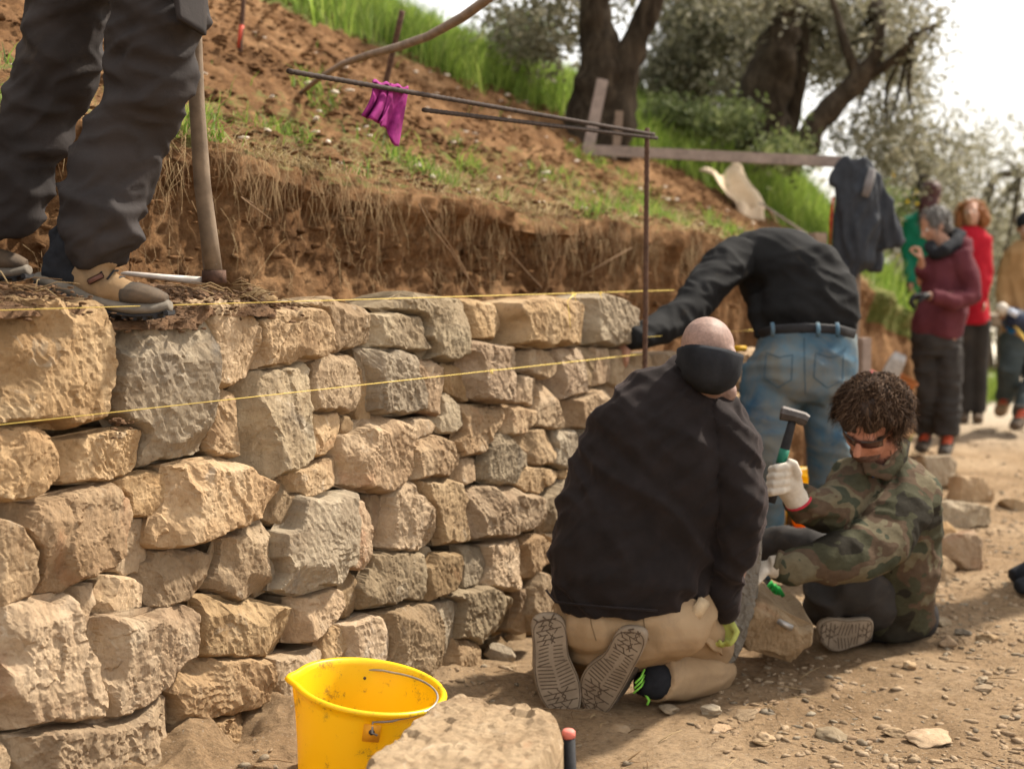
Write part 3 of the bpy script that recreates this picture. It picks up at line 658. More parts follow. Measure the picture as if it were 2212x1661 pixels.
def leaves(cent, size, name, mat, parent=None, ratio=.28, droop=0.0):
    cent = np.asarray(cent, float); n = len(cent); d = nr.normal(size=(n, 3)); d[:, 2] -= droop; d /= np.linalg.norm(d, axis=1)[:, None]
    e = nr.normal(size=(n, 3)); e -= d * (e * d).sum(1)[:, None]; e /= np.linalg.norm(e, axis=1)[:, None]
    L = size * nr.uniform(.6, 1.3, n)[:, None]
    v = np.stack([cent - d * L * .5, cent + e * L * ratio * .5, cent + d * L * .5, cent - e * L * ratio * .5], 1).reshape(-1, 3)
    f = np.arange(4 * n).reshape(n, 4)
    return link(name, npmesh(name, v, f), mat, parent, smooth=False)

def grassy_patch(n, s_rng, t_rng, hgt, w_, name, mat, dens=None, lean=.3, label=None, cat=None):
    B_ = []; HH = []
    while len(B_) < n:
        s = rg.uniform(*s_rng); t_ = rg.uniform(*t_rng)
        if dens is not None and rg.random() > dens(s, t_): continue
        p = ST(s, t_, 0); z = hill_surf(p.x, p.y); B_.append((p.x, p.y, z - .02)); HH.append(rg.uniform(*hgt) * (.7 + .6 * abs(mn.noise(Vector((s * 2, t_ * 2, 5))))))
    B_ = np.array(B_); HH = np.array(HH); ln = nr.normal(size=(n, 3)) * lean * HH[:, None]; ln[:, 2] = -np.abs(ln[:, 2]) * .5
    o = blades(B_, HH, nr.uniform(w_ * .6, w_ * 1.4, n), ln, name, mat)
    if label: tag(o, label, cat)
    return o
GB = [(-6, 3.6), (-1.8, 3.4), (-.6, 2.9), (.6, 2.7), (2.5, 2.55), (4, 2.45), (5, 2.25), (6, 1.9), (7.5, 1.3), (9, 1.0), (40, .6)]
def d_lush(s, t_):
    g = interp(t_, GB); k = (s - g + .35 * fb(t_, s, 0, 3, 1.7)) / .25
    return max(0, min(1, k)) * (.35 + .65 * max(0, min(1, .5 + 1.2 * mn.noise(Vector((s * 1.8, t_ * 1.8, 3))))))
grassy_patch(74000, (1.1, 5.2), (-2.8, 11), (.12, .42), .010, "meadow_grass", M['lush'], d_lush, .25, "tall lush green grass growing on the upper slope below the olive trees", "grass")
def d_clump(s, t_):
    return 1 if mn.noise(Vector((s * 3.1, t_ * 2.6, 9))) > .22 else .015
grassy_patch(3600, (.58, 1.15), (-1.9, 6), (.05, .15), .005, "sparse_grass", M['grass'], d_clump, .45, "bright green grass tufts scattered along the lip of the dug bank", "grass")
grassy_patch(1100, (1.0, 2.3), (-1.6, 4), (.05, .14), .006, "slope_sprouts", M['grass'], lambda s, t_: 1 if mn.noise(Vector((s * 2.1, t_ * 2.6, 29))) > .33 else .01, .5, "few green sprouts poking out of the bare brown slope", "grass")
grassy_patch(17000, (.52, 1.1), (-2.2, 6), (.03, .09), .0038, "dry_grass", M['drygrass'], lambda s, t_: .25 + .75 * (mn.noise(Vector((s * 5, t_ * 4, 2))) > -.1), 1.1, "dry straw coloured grass matted along the lip of the bank", "grass")
grassy_patch(6500, (.7, 4.0), (5.6, 11.5), (.06, .22), .010, "bank_end_grass", M['grass'], lambda s, t_: 1 if s > interp(t_, SF) - .02 and mn.noise(Vector((s * 2, t_ * 1.6, 2))) > -.15 else .03, .4, "green grass covering the far end of the bank beside the path", "grass")
# roots and straw hanging down the cut face
def hanging(n, t_rng, name, mat, Lr, wr_, label):
    V = []; Fq = []
    for i in range(n):
        t_ = rg.uniform(*t_rng); sf = interp(t_, SF); zc = interp(t_, ZC); zf = min(interp(t_, ZF), zc)
        top = rg.random() < .75
        z = zc + rg.uniform(-.05, .06) if top else rg.uniform(zf + .1, zc)
        if mn.noise(Vector((t_ * 4.2, 3, 1))) < rg.uniform(-.35, .25): continue
        s = sf - rg.uniform(.0, .07); L = rg.uniform(*Lr) * (1 if top else .8); wdt = rg.uniform(*wr_)
        dx = rg.gauss(0, .35) * L; ds = -rg.uniform(.0, .2) * L
        k0 = len(V); m_ = 4
        for j in range(m_):
            f_ = j / (m_ - 1); q = ST(s + ds * f_ * (1.3 - f_) + rg.uniform(-.006, .006), t_ + dx * f_ + rg.uniform(-.012, .012), z - L * f_ ** 1.2)
            ww = wdt * (1 - .6 * f_); V.append(q - WD * ww * .5); V.append(q + WD * ww * .5)
        for j in range(m_ - 1): Fq.append((k0 + 2 * j, k0 + 2 * j + 1, k0 + 2 * j + 3, k0 + 2 * j + 2))
    o = link(name, npmesh(name, [tuple(v) for v in V], Fq), mat, smooth=False); tag(o, label, "roots", kind="stuff")
hanging(6000, (-2.0, 4.6), "hanging_roots", M['straw'], (.03, .17), (.001, .0028), "fine dry roots and grass hanging down the cut face of the bank")
twigm = simple("root_bark", (.20, .125, .07), .9, .3, 20)
for i, (pts, rad, lab) in enumerate([
    ([(1020, 620), (1000, 575), (965, 520), (930, 470), (912, 440)], .0045, "long thin bare root curving across the bank face above the sixth top stone"),
    ([(1255, 598), (1320, 560), (1365, 535)], .004, "short straight twig sticking out of the bank left of the rusty rod"),
    ([(1330, 640), (1385, 655), (1440, 690)], .004, "pale root"),
    ([(895, 455), (920, 480), (945, 515), (960, 530)], .005, "yellowish root crossing the bank face below the purple cloth"),
    ([(450, 480), (500, 515), (545, 548)], .005, "thick brown root beside the pickaxe handle"),
    ([(870, 530), (895, 505), (965, 470)], .004, "forked root")][:2] + [([(905, 440), (930, 490), (975, 545), (1010, 600), (1035, 640)], .005, "longest pale root slanting down the bank face below the purple cloth"),
    ([(1145, 640), (1170, 622), (1100, 545)], .0045, "bent bare root just above the large grey wedge stone"), ([(545, 440), (520, 425), (585, 475)], .005, "brown twig poking from the bank right of the pickaxe handle")]):
    q = [];
    for (u, v) in pts:
        # meet the face plane a little in front of the soil
        s0 = .50; o_ = Vector((0, 0, H)); d_ = P(u, v, 1) - o_; k = ((WB - WN * s0) - o_).dot(WN) / d_.dot(WN); q.append(o_ + d_ * k)
    mb = MB(); mb.tube(q, [rad * .55 * (1 - .5 * j / len(q)) for j in range(len(q))], 6)
    tag(mb.build("root", twigm), lab, "root", "bare roots on the bank face")

def limb(mb, pts, n=14, rough=.35, seed=0):
    P3 = []; RR = []
    for (p, r_) in pts: P3.append(p); RR.append(r_)
    # smooth interpolation
    q = []; rr = []
    for i in range(len(P3) - 1):
        for k in range(5):
            f_ = k / 5; a = P3[max(i - 1, 0)]; b_ = P3[i]; c_ = P3[i + 1]; d_ = P3[min(i + 2, len(P3) - 1)]
            q.append(.5 * ((2 * b_) + (c_ - a) * f_ + (2 * a - 5 * b_ + 4 * c_ - d_) * f_ ** 2 + (-a + 3 * b_ - 3 * c_ + d_) * f_ ** 3)); rr.append(RR[i] * (1 - f_) + RR[i + 1] * f_)
    q.append(P3[-1]); rr.append(RR[-1])
    mb.tube(q, rr, n, rough=rough, seed=seed)
def crown_pts(n, blobs, clump=.16, per=40, d_sp=None):
    """blobs: (u,v,d, ru,rv (px), rd (m), weight); leaves in clumps"""
    tot = sum(b_[6] for b_ in blobs); out = []
    for (u, v, d, ru, rv, rd, wt) in blobs:
        k = max(1, int(n * wt / tot / per))
        for _ in range(k):
            while True:
                a = nr.uniform(-1, 1, 3)
                if (a ** 2).sum() < 1: break
            c = np.array(P(u + a[0] * ru, v + a[1] * rv, d + a[2] * rd)); cs = clump * rg.uniform(.5, 1.3)
            out.append(c + nr.normal(size=(per, 3)) * cs * np.array([1, 1, .8]))
    return np.concatenate(out)
def tree(label, trunk_limbs, blobs, n, leaf=.07, mat='olive', clump=.16, group=None, branches=14, name="olive_tree", per=40):
    base = trunk_limbs[0][0][0]
    root = empty(name, base, label, "tree", group)
    mb = MB()
    for i, l in enumerate(trunk_limbs): limb(mb, l, seed=i + len(label))
    mb.build("trunk", M['bark'], root)
    pts = crown_pts(n, blobs, clump, per)
    bm_ = MB(); ends = [l[-1][0] for l in trunk_limbs]
    for _ in range(branches):
        e = Vector(pts[rg.randrange(len(pts))]); a = min(ends, key=lambda q: (q - e).length); mid = a.lerp(e, .5) + Vector((rg.uniform(-.1, .1), rg.uniform(-.1, .1), rg.uniform(-.05, .2)))
        bm_.tube([a, a.lerp(mid, .6), mid, e], [.028, .022, .015, .005], 6)
    bm_.build("branches", M['bark'], root)
    leaves(pts, leaf, "crown", M[mat], root, .34)
    return root
def px(u, v, d, r): return (P(u, v, d), r / FPX * d)
b1_ = hit(1290, 318); d = b1_.y
print("tree1 d", d, hit(1745, 315).y, hit(1660, 260).y)
tree("thick forked olive trunk with two dark limbs behind the leaning plank",
     [[px(1282, 345, d, 75), px(1288, 250, d, 62), px(1300, 170, d, 56), px(1297, 100, d, 40), px(1284, 30, d, 33), px(1288, -60, d, 30), px(1260, -260, d, 20)],
      [px(1310, 335, d, 55), px(1330, 240, d, 46), px(1345, 150, d, 35), px(1378, 75, d, 28), px(1410, 0, d, 25), px(1440, -90, d, 22), px(1490, -240, d, 16)]],
     [(1150, 40, d + .6, 110, 90, .5, 1.3), (1345, -30, d + .8, 50, 30, .5, .3), (1540, -90, d + .5, 100, 50, .5, 1.0), (1250, -250, d, 330, 150, 1.0, 2.5)], 9000, .07, 'olive', .12)
tree("dense dark evergreen tree filling the gap right of the forked trunk",
     [[px(1500, 330, 13.5, 30), px(1500, 150, 13.5, 22), px(1520, 0, 13.5, 16)]],
     [(1520, 130, 13.5, 105, 150, 1.0, 4), (1440, 170, 13.2, 52, 70, .6, 1.8), (1560, 20, 13.5, 100, 90, 1.2, 2.2), (1500, 50, 13.5, 55, 90, .7, 1.8), (1650, 60, 13.8, 90, 130, 1, 2)], 16500, .09, 'darkleaf', .12, name="evergreen_tree", branches=6)
tree("old dark hollow olive trunk in the shade left of the leaning trunk",
     [[px(1650, 320, 11.3, 62), px(1652, 210, 11.3, 55), px(1680, 110, 11.3, 44), px(1700, 30, 11.3, 28), px(1720, -80, 11.3, 20)], [px(1700, 290, 11.5, 22), px(1728, 160, 11.5, 18), px(1735, 20, 11.5, 14)]],
     [(1700, 0, 12.3, 120, 110, .8, 2), (1790, 90, 12.4, 90, 110, .8, 1.6), (1640, -40, 11, 130, 70, .8, 1.2), (1600, 190, 12.2, 50, 70, .4, .6)], 7500, .075, 'olive', .14)
tree("leaning olive tree with its trunk tilted right above the wooden rail",
     [[px(1735, 345, 10.6, 32), px(1752, 285, 10.6, 27), px(1805, 220, 10.6, 25), px(1865, 165, 10.6, 24), px(1895, 110, 10.6, 15), px(1905, 20, 10.6, 10)],
      [px(1855, 170, 10.6, 16), px(1830, 110, 10.6, 11), px(1810, 40, 10.7, 8), px(1785, -40, 10.7, 6)], [px(1870, 165, 10.6, 14), px(1930, 130, 10.5, 10), px(1970, 80, 10.4, 7)]],
     [(1880, 30, 11.6, 120, 110, .8, 2.4), (1850, 130, 11.7, 110, 90, .7, 1.3), (1950, 190, 11.6, 80, 90, .7, 1.0), (1880, 290, 11.4, 110, 70, .8, 1.3), (1960, 60, 10.6, 55, 90, .6, .9), (1960, 330, 11.4, 90, 80, .8, .8)], 8500, .068, 'olive', .12)
tree("slender olive tree with open grey foliage behind the person in green",
     [[(hit(1960, 640, -.3, 10), .10), px(1985, 470, 15, 12), px(1990, 380, 15, 9), px(1960, 300, 15, 6)], [px(1988, 400, 15, 8), px(2010, 360, 15, 6), px(1950, 330, 15, 4)]],
     [(1985, 420, 15, 100, 110, 1.0, 2.0), (2050, 330, 15, 70, 80, .8, 1.0), (1900, 400, 15, 50, 80, .8, .7)], 4000, .08, 'olive', .20)
tree("olive tree with a crooked dark branch above the person in red",
     [[(Vector((5.7, 17.0, -.1)), .12), px(2112, 590, 17, 12), px(2118, 480, 17, 12), px(2150, 385, 17, 9), px(2205, 378, 17, 6)], [px(2118, 500, 17, 9), px(2070, 440, 17, 6), px(2062, 360, 17, 4)]],
     [(2150, 400, 17.2, 90, 110, 1.0, 1.4), (2080, 480, 17.2, 60, 110, 1.0, 1.3), (2190, 560, 17.2, 70, 90, 1.0, 1.2), (2150, 620, 17.3, 80, 60, 1, .9), (2205, 330, 17, 40, 60, .6, .5)], 4600, .085, 'olive', .24)
for (u, v, ru, rv, dd, lab) in [(1130, 75, 60, 50, 10.5, "leafy green bush at the top of the slope left of the forked trunk"), (1440, 250, 45, 18, 11, "low green bush right of the forked trunk"),
                                (1560, 262, 70, 22, 10.8, "bright green bush under the evergreen tree"), (1690, 330, 35, 16, 10.2, "weedy green bush below the leaning trunk"), (1925, 455, 32, 60, 13.5, "green bush with yellow flowers behind the hanging jacket")]:
    root = empty("bush", P(u, v + rv, dd), lab, "bush")
    mb = MB(); bs = P(u, v + rv * 1.6, dd)
    for k in range(6): mb.tube([bs, P(u + rg.uniform(-ru, ru) * .7, v - rv * .4, dd)], [.012, .004], 5)
    mb.build("stem", M['bark'], root)
    leaves(crown_pts(1500, [(u, v, dd, ru, rv, .5, 1)], .09), .06, "foliage", M['weed'], root, .45)
ylw = leafmat("yellow_petals", [(.8, .5, .02), (.9, .6, .05)], .3)
o = leaves(crown_pts(45, [(1925, 455, 13.0, 32, 60, .3, 1)], .25, 3), .038, "yellow_flowers", ylw, None, .9); tag(o, "small yellow flowers dotted among the weeds below the olive trees", "flowers", kind="stuff")
o = leaves(crown_pts(12000, [(2020, 590, 27, 120, 60, 2, 1), (2250, 560, 27, 160, 90, 2, 2), (2150, 640, 26, 130, 40, 2, 1.2), (1800, 500, 27, 200, 60, 2, 1)], .5), .22, "far_olive_grove", M['olive'], None, .4)
tag(o, "pale blurred olive grove far beyond the end of the track", "grove", kind="stuff")
# ------------------------------------------------------------------ site objects
M['string'] = simple("yellow_cord", (.80, .60, .16), .7, .15, 300, .1)
M['rust'] = simple("rusty_steel", (.085, .048, .034), .85, .45, 60, .5, .002, .15)
M['darkrust'] = simple("dark_rusty_steel", (.055, .042, .036), .85, .4, 60, .5, .002, .15)
M['wood'] = simple("weathered_wood", (.22, .165, .125), .9, .3, 25, .4, .003)
M['greywood'] = simple("grey_board", (.27, .215, .185), .9, .25, 18, .4, .003)
M['handle'] = simple("old_ash_handle", (.17, .125, .085), .7, .3, 22, .4, .002)
M['steel'] = simple("worn_steel", (.32, .30, .28), .45, .3, 40, .4, .001, .5, .6)
M['palesteel'] = simple("dusty_blade", (.62, .56, .50), .6, .15, 30, .3, .001, .4)
M['black'] = simple("black_rubber", (.02, .02, .022), .7, .3, 60, .3, .001)
M['darkiron'] = simple("dark_iron", (.07, .06, .055), .6, .35, 60, .5, .002, .5, .5)
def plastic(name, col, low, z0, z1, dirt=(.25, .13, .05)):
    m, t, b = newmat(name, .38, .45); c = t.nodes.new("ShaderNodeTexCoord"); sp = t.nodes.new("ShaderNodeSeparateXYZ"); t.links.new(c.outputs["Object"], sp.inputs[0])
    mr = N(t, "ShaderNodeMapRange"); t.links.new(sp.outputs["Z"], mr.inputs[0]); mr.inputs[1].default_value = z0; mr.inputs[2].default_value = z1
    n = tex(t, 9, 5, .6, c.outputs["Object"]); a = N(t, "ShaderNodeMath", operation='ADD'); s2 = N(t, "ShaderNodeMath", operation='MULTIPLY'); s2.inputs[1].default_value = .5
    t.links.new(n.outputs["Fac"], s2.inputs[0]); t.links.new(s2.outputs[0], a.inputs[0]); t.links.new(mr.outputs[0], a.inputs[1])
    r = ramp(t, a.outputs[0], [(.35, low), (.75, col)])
    n2 = tex(t, 15, 10, .85, c.outputs["Object"]); r2 = ramp(t, n2.outputs["Fac"], [(.55, (0, 0, 0)), (.62, (.7, .7, .7))]); cc = mix(t, r2.outputs[0], r.outputs[0], dirt)
    t.links.new(cc, b.inputs["Base Color"]); b.inputs["Subsurface Weight"].default_value = .25; b.inputs["Subsurface Radius"].default_value = (.03, .015, .004)
    tr = t.nodes.new("ShaderNodeBsdfTranslucent"); t.links.new(cc, tr.inputs[0]); ms = t.nodes.new("ShaderNodeMixShader"); ms.inputs[0].default_value = .32
    t.links.new(b.outputs[0], ms.inputs[1]); t.links.new(tr.outputs[0], ms.inputs[2]); t.links.new(ms.outputs[0], t.nodes["Material Output"].inputs[0])
    bump(t, b, tex(t, 90, 4, .6, c.outputs["Object"]).outputs["Fac"], .12, .002); return m
# mason lines
def wl(u, v, off=.075):
    a, b_ = onwall(u, v, off); return WB + WNB * off + WD * a + WU * b_
def cord(label, pts, r=.0011):
    mb = MB(); mb.tube(pts, r, 6); return tag(mb.build("mason_line", M['string']), label, "string")
def knot(mb, p, r=.006, seed=0):
    g_ = random.Random(seed); pts = [p + Vector((g_.uniform(-r, r), g_.uniform(-r, r), g_.uniform(-r, r))) for _ in range(9)]; mb.tube(pts, .0013, 5)
mb = MB(); mb.tube([wl(-60, 672), wl(1455, 627, .05)], .0011, 6); knot(mb, wl(1240, 634), .008, 2); mb.tube([wl(1240, 636), wl(1226, 650, .085), wl(1230, 685, .085), wl(1232, 708, .085)], .0012, 5)
mb.tube([wl(1240, 636), wl(1244, 650)], .0012, 5); knot(mb, wl(1298, 634), .006, 3); mb.tube([wl(1296, 634), wl(1300, 645)], .0015, 5)
tag(mb.build("mason_line", M['string']), "upper yellow string stretched level along the top course of the wall", "string")
mb = MB(); mb.tube([wl(-60, 924), wl(1395, 764, .06)], .0011, 6); knot(mb, wl(1063, 802), .007, 5)
tag(mb.build("mason_line", M['string']), "lower yellow string crossing the wall face below the top stones", "string")
cord("short yellow string behind the bald kneeling worker's head", [P(1397, 728, 5.1), P(1640, 712, 6.3)])
# reinforcing rods
def rebar(label, a, b_, r, name="steel_rod", mat='darkrust', rib=True):
    a = Vector(a); b_ = Vector(b_); mb = MB(); L = (b_ - a).length; n = int(L / .012) if rib else 6
    pts = [a.lerp(b_, i / n) for i in range(n + 1)]; mb.tube(pts, [r * (1.12 if i % 2 else .92) for i in range(n + 1)] if rib else r, 8)
    return tag(mb.build(name, M[mat]), label, "rod")
top = P(1398, 277, 5.1); rebar("upright rusty ribbed rod standing in front of the wall beside the bent worker", (top.x - .004, top.y, -.05), top, .0088, mat='rust')
rebar("long level rusty rod carrying the purple cloth above the bank", P(622, 154, 3.6), P(1412, 291, 5.13), .0068)
rebar("shorter level rusty rod just below the long one, tied to the upright", P(914, 238, 4.07), P(1419, 299, 5.15), .0066)
mb = MB(); knot(mb, P(1399, 290, 5.11), .016, 7); knot(mb, P(1399, 297, 5.11), .016, 8); tag(mb.build("wire_tie", M['darkrust']), "twisted wire tie binding the level rods to the upright rod", "wire")
b0 = hit(645, 205)
mb = MB(); e = P(1270, -118, 3.9); mb.tube([b0.lerp(e, k / 9) + Vector((0, 0, .03 * math.sin(k * .9)) ) for k in range(10)], [.010, .012, .013, .0135, .014, .0145, .015, .015, .016, .016], 9, rough=.25)
tag(mb.build("wooden_pole", M['wood']), "long thin crooked wooden pole slanting up to the right from the bare slope", "pole")
b0 = hit(815, 235); rebar("rusty iron stake leaning right above the purple cloth", b0 - Vector((0, 0, .05)), P(869, 24, b0.y - .15), .013, "iron_stake", 'rust', False)
b0 = hit(517, 105); s_ = rebar("rusty iron stake with a red painted foot at the top left of the slope", b0 - Vector((0, 0, .05)), P(530, -60, b0.y), .010, "iron_stake", 'rust', False)
mb = MB(); mb.tube([b0, P(522, 55, b0.y)], .0112, 8); mb.build("painted_foot", simple("red_paint", (.45, .06, .03), .6), s_)
# boards by the forked tree
td = b1_.y
def plank(label, a, b_, w_, th, mat, up=(0, 0, 1), name="board"):
    a = Vector(a); b_ = Vector(b_); t_ = (b_ - a).normalized(); x = Vector(up) - t_ * Vector(up).dot(t_); x.normalize(); y = t_.cross(x)
    mb = MB(); R3 = Matrix((x, y, t_)).transposed(); mb.box((a + b_) / 2, (w_, th, (b_ - a).length), R3, .004)
    return tag(mb.build(name, M[mat], smooth=False), label, "board")
plank("grey pink board leaning upright against the forked olive trunk", P(1268, 335, td - .45), P(1302, 172, td - .40), .07, .022, 'greywood', (1, 0, 0))
plank("long grey board laid as a rail from the forked trunk to the hanging jacket", P(1258, 324, td - .7), P(1830, 351, 8.05), .062, .025, 'greywood')
plank("short wooden peg standing at the right foot of the forked trunk", P(1330, 335, td - .3), P(1338, 240, td - .3), .05, .03, 'wood', (1, 0, 0), "peg")
def post(label, u, v, d, w_, mat='wood', z0=-.05, name="wooden_post"):
    p = P(u, v, d); mb = MB(); mb.box((p.x, p.y, (p.z + z0) / 2), (w_, w_, p.z - z0), Matrix.Rotation(.4, 3, 'Z'), .004)
    return tag(mb.build(name, M[mat], smooth=False), label, "post")
post("wooden post holding up the rail and the dark jacket", 1846, 345, 8.05, .07)
post("short dark wooden post top showing behind the bent worker", 1765, 503, 7.3, .075)
post("rough split post beside the bent worker's blue jeans", 1866, 730, 7.6, .06, 'greywood')

# cloth hanging on the rod
m, t, b = newmat("purple_cotton", .85, .15); co = coord(t); n = tex(t, 40, 5, .6, co); r = ramp(t, n.outputs["Fac"], [(.3, (.16, .012, .10)), (.7, (.30, .03, .19))])
v = tex(t, 17, co=co, kind="ShaderNodeTexVoronoi"); r2 = ramp(t, v.outputs["Distance"], [(.20, (1, 1, 1)), (.27, (0, 0, 0))]); t.links.new(mix(t, r2.outputs[0], r.outputs[0], (.62, .36, .10)), b.inputs["Base Color"]); M['purple'] = m
def sheet(name, top2, bot2, nu, nv, foldf, mat, parent=None, thick=.004, jag=0.0):
    """cloth panel between the top line and the bottom line (world points), folded by foldf(s,t)->offset vector"""
    V = []; F = []
    for j in range(nv + 1):
        for i in range(nu + 1):
            s_ = i / nu; t_ = j / nv; a = top2[0].lerp(top2[1], s_); c_ = bot2[0].lerp(bot2[1], s_)
            p = a.lerp(c_, t_) + foldf(s_, t_)
            if jag and j == nv: p.z += jag * mn.noise(Vector((s_ * 9, 1, 2)))
            V.append(p)
    for j in range(nv):
        for i in range(nu):
            a = j * (nu + 1) + i; F.append((a, a + 1, a + nu + 2, a + nu + 1))
    o = link(name, pymesh(name, V, F), mat, parent); md = o.modifiers.new("s", 'SOLIDIFY'); md.thickness = thick; return o
cl = empty("cloth", P(842, 182, 4.0), "purple scarf with yellow spots hanging over the long rusty rod", "scarf")
sheet("front_panel", (P(842, 181, 3.96), P(881, 193, 4.03)), (P(822, 276, 3.93), P(858, 312, 4.0)), 16, 18, lambda s, t: Vector((0, -.006 - .02 * t * math.sin(s * 9 + t * 2), .012 * math.sin(s * 6) * t)), M['purple'], cl)
sheet("side_panel", (P(804, 178, 3.90), P(846, 186, 3.97)), (P(779, 250, 3.86), P(822, 268, 3.9)), 16, 14, lambda s, t: Vector((.01 * math.sin(t * 3), .012 - .03 * t * math.cos(s * 11 + t), .0)), M['purple'], cl)
sheet("top_fold", (P(804, 178, 3.88), P(882, 193, 4.00)), (P(806, 190, 3.99), P(880, 205, 4.08)), 20, 8, lambda s, t: Vector((0, 0, .013 * math.sin(t * math.pi) + .004 * math.sin(s * 20))), M['purple'], cl)
# burlap sack and pole on the slope
m, t, b = newmat("burlap", .95, .1); co = coord(t); n = tex(t, 120, 4, .7, co); r = ramp(t, n.outputs["Fac"], [(.3, (.48, .37, .25)), (.7, (.72, .60, .45))]); t.links.new(r.outputs[0], b.inputs["Base Color"]); bump(t, b, n.outputs["Fac"], .4, .004); M['burlap'] = m
hs = hit(1590, 440); ds = hs.y - .30
sk_ = empty("burlap_sack", P(1590, 430, ds), "crumpled tan burlap sack lying on the slope above the bent worker", "sack")
M['burlap2'] = simple("burlap_green_stripe", (.20, .30, .24), .95)  # dull green stripe colour for the sack cloth
sheet("sack", (P(1508, 382, ds + .15), P(1602, 370, ds + .35)), (P(1606, 466, ds - .12), P(1678, 478, ds - .05)), 40, 40, lambda s, t: Vector((.015 * math.sin(t * 9 + s * 4), -.05 * math.sin(s * 7.5 + t * 2.5) - .03, .045 * math.sin(s * 8 + 1 + t * 1.5) + .03 * math.sin(t * 5 + s * 3) + .012 * mn.noise(Vector((s * 9, t * 9, 1))))), M['burlap'], sk_, .006)
sheet("sack_mouth", (P(1590, 440, ds - .16), P(1650, 452, ds - .16)), (P(1598, 480, ds - .2), P(1650, 482, ds - .2)), 20, 12, lambda s, t: Vector((0, -.03 * math.sin(s * 6 + t), .02 * math.sin(s * 9))), M['burlap'], sk_, .006)
mb = MB(); mb.tube([P(1640, 438, ds - .2), P(1745, 508, ds - .25), P(1800, 560, ds - .2)], .008, 7); tag(mb.build("stick", M['greywood']), "thin pale stick running down from the burlap sack", "stick")
# jacket on the post
M['navy'] = simple("navy_cloth", (.030, .034, .042), .85, .25, 20, .3, .003)
M['navy2'] = simple("grey_reflective_band", (.16, .15, .15), .8, .2, 20, .2)
jk = empty("jacket", P(1855, 345, 7.95), "dark navy jacket hung on the wooden post at the end of the rail", "jacket")
mb = MB(); d_ = 7.92
mb.tube([P(1850, 342, d_), P(1850, 365, d_), P(1848, 430, d_), P(1850, 500, d_), P(1845, 560, d_), P(1834, 602, d_)], [(.055, .04), (.10, .05), (.115, .07), (.13, .08), (.115, .07), (.05, .03)], 18, ref=Vector((1, 0, 0)))
mb.tube([P(1885, 375, d_ + .03), P(1900, 430, d_ + .04), P(1915, 490, d_ + .05), P(1925, 535, d_ + .05)], [(.03, .03), (.06, .03), (.10, .03), (.09, .02)], 14, ref=Vector((1, 0, 0)))
mb.tube([P(1835, 345, d_), P(1805, 385, d_), P(1793, 395, d_)], [(.05, .03), (.05, .03), (.02, .02)], 10)
mb.blob("jacket_body", M['navy'], jk, .012, 4, .022, (14, 14, 4), seed=4)
mb = MB(); mb.tube([P(1890, 480, d_ + .1), P(1893, 560, d_ + .1), P(1890, 588, d_ + .1)], [.05, .045, .04], 12); mb.blob("sleeve", M['navy'], jk, .012, 3, .008, (9, 9, 9))
mb = MB(); mb.tube([P(1800, 425, d_ - .03), P(1795, 470, d_ - .03), P(1793, 530, d_ - .02)], [(.006, .012), (.009, .012), (.005, .008)], 8); mb.build("red_lining", simple("red_cloth", (.30, .02, .015), .8), jk)
mb = MB(); mb.tube([P(1885, 365, d_ - .085), P(1876, 400, d_ - .09), P(1868, 425, d_ - .09)], [(.02, .006), (.025, .006), (.02, .006)], 8, ref=Vector((1, 0, 0))); mb.build("pale_band", M['navy2'], jk)

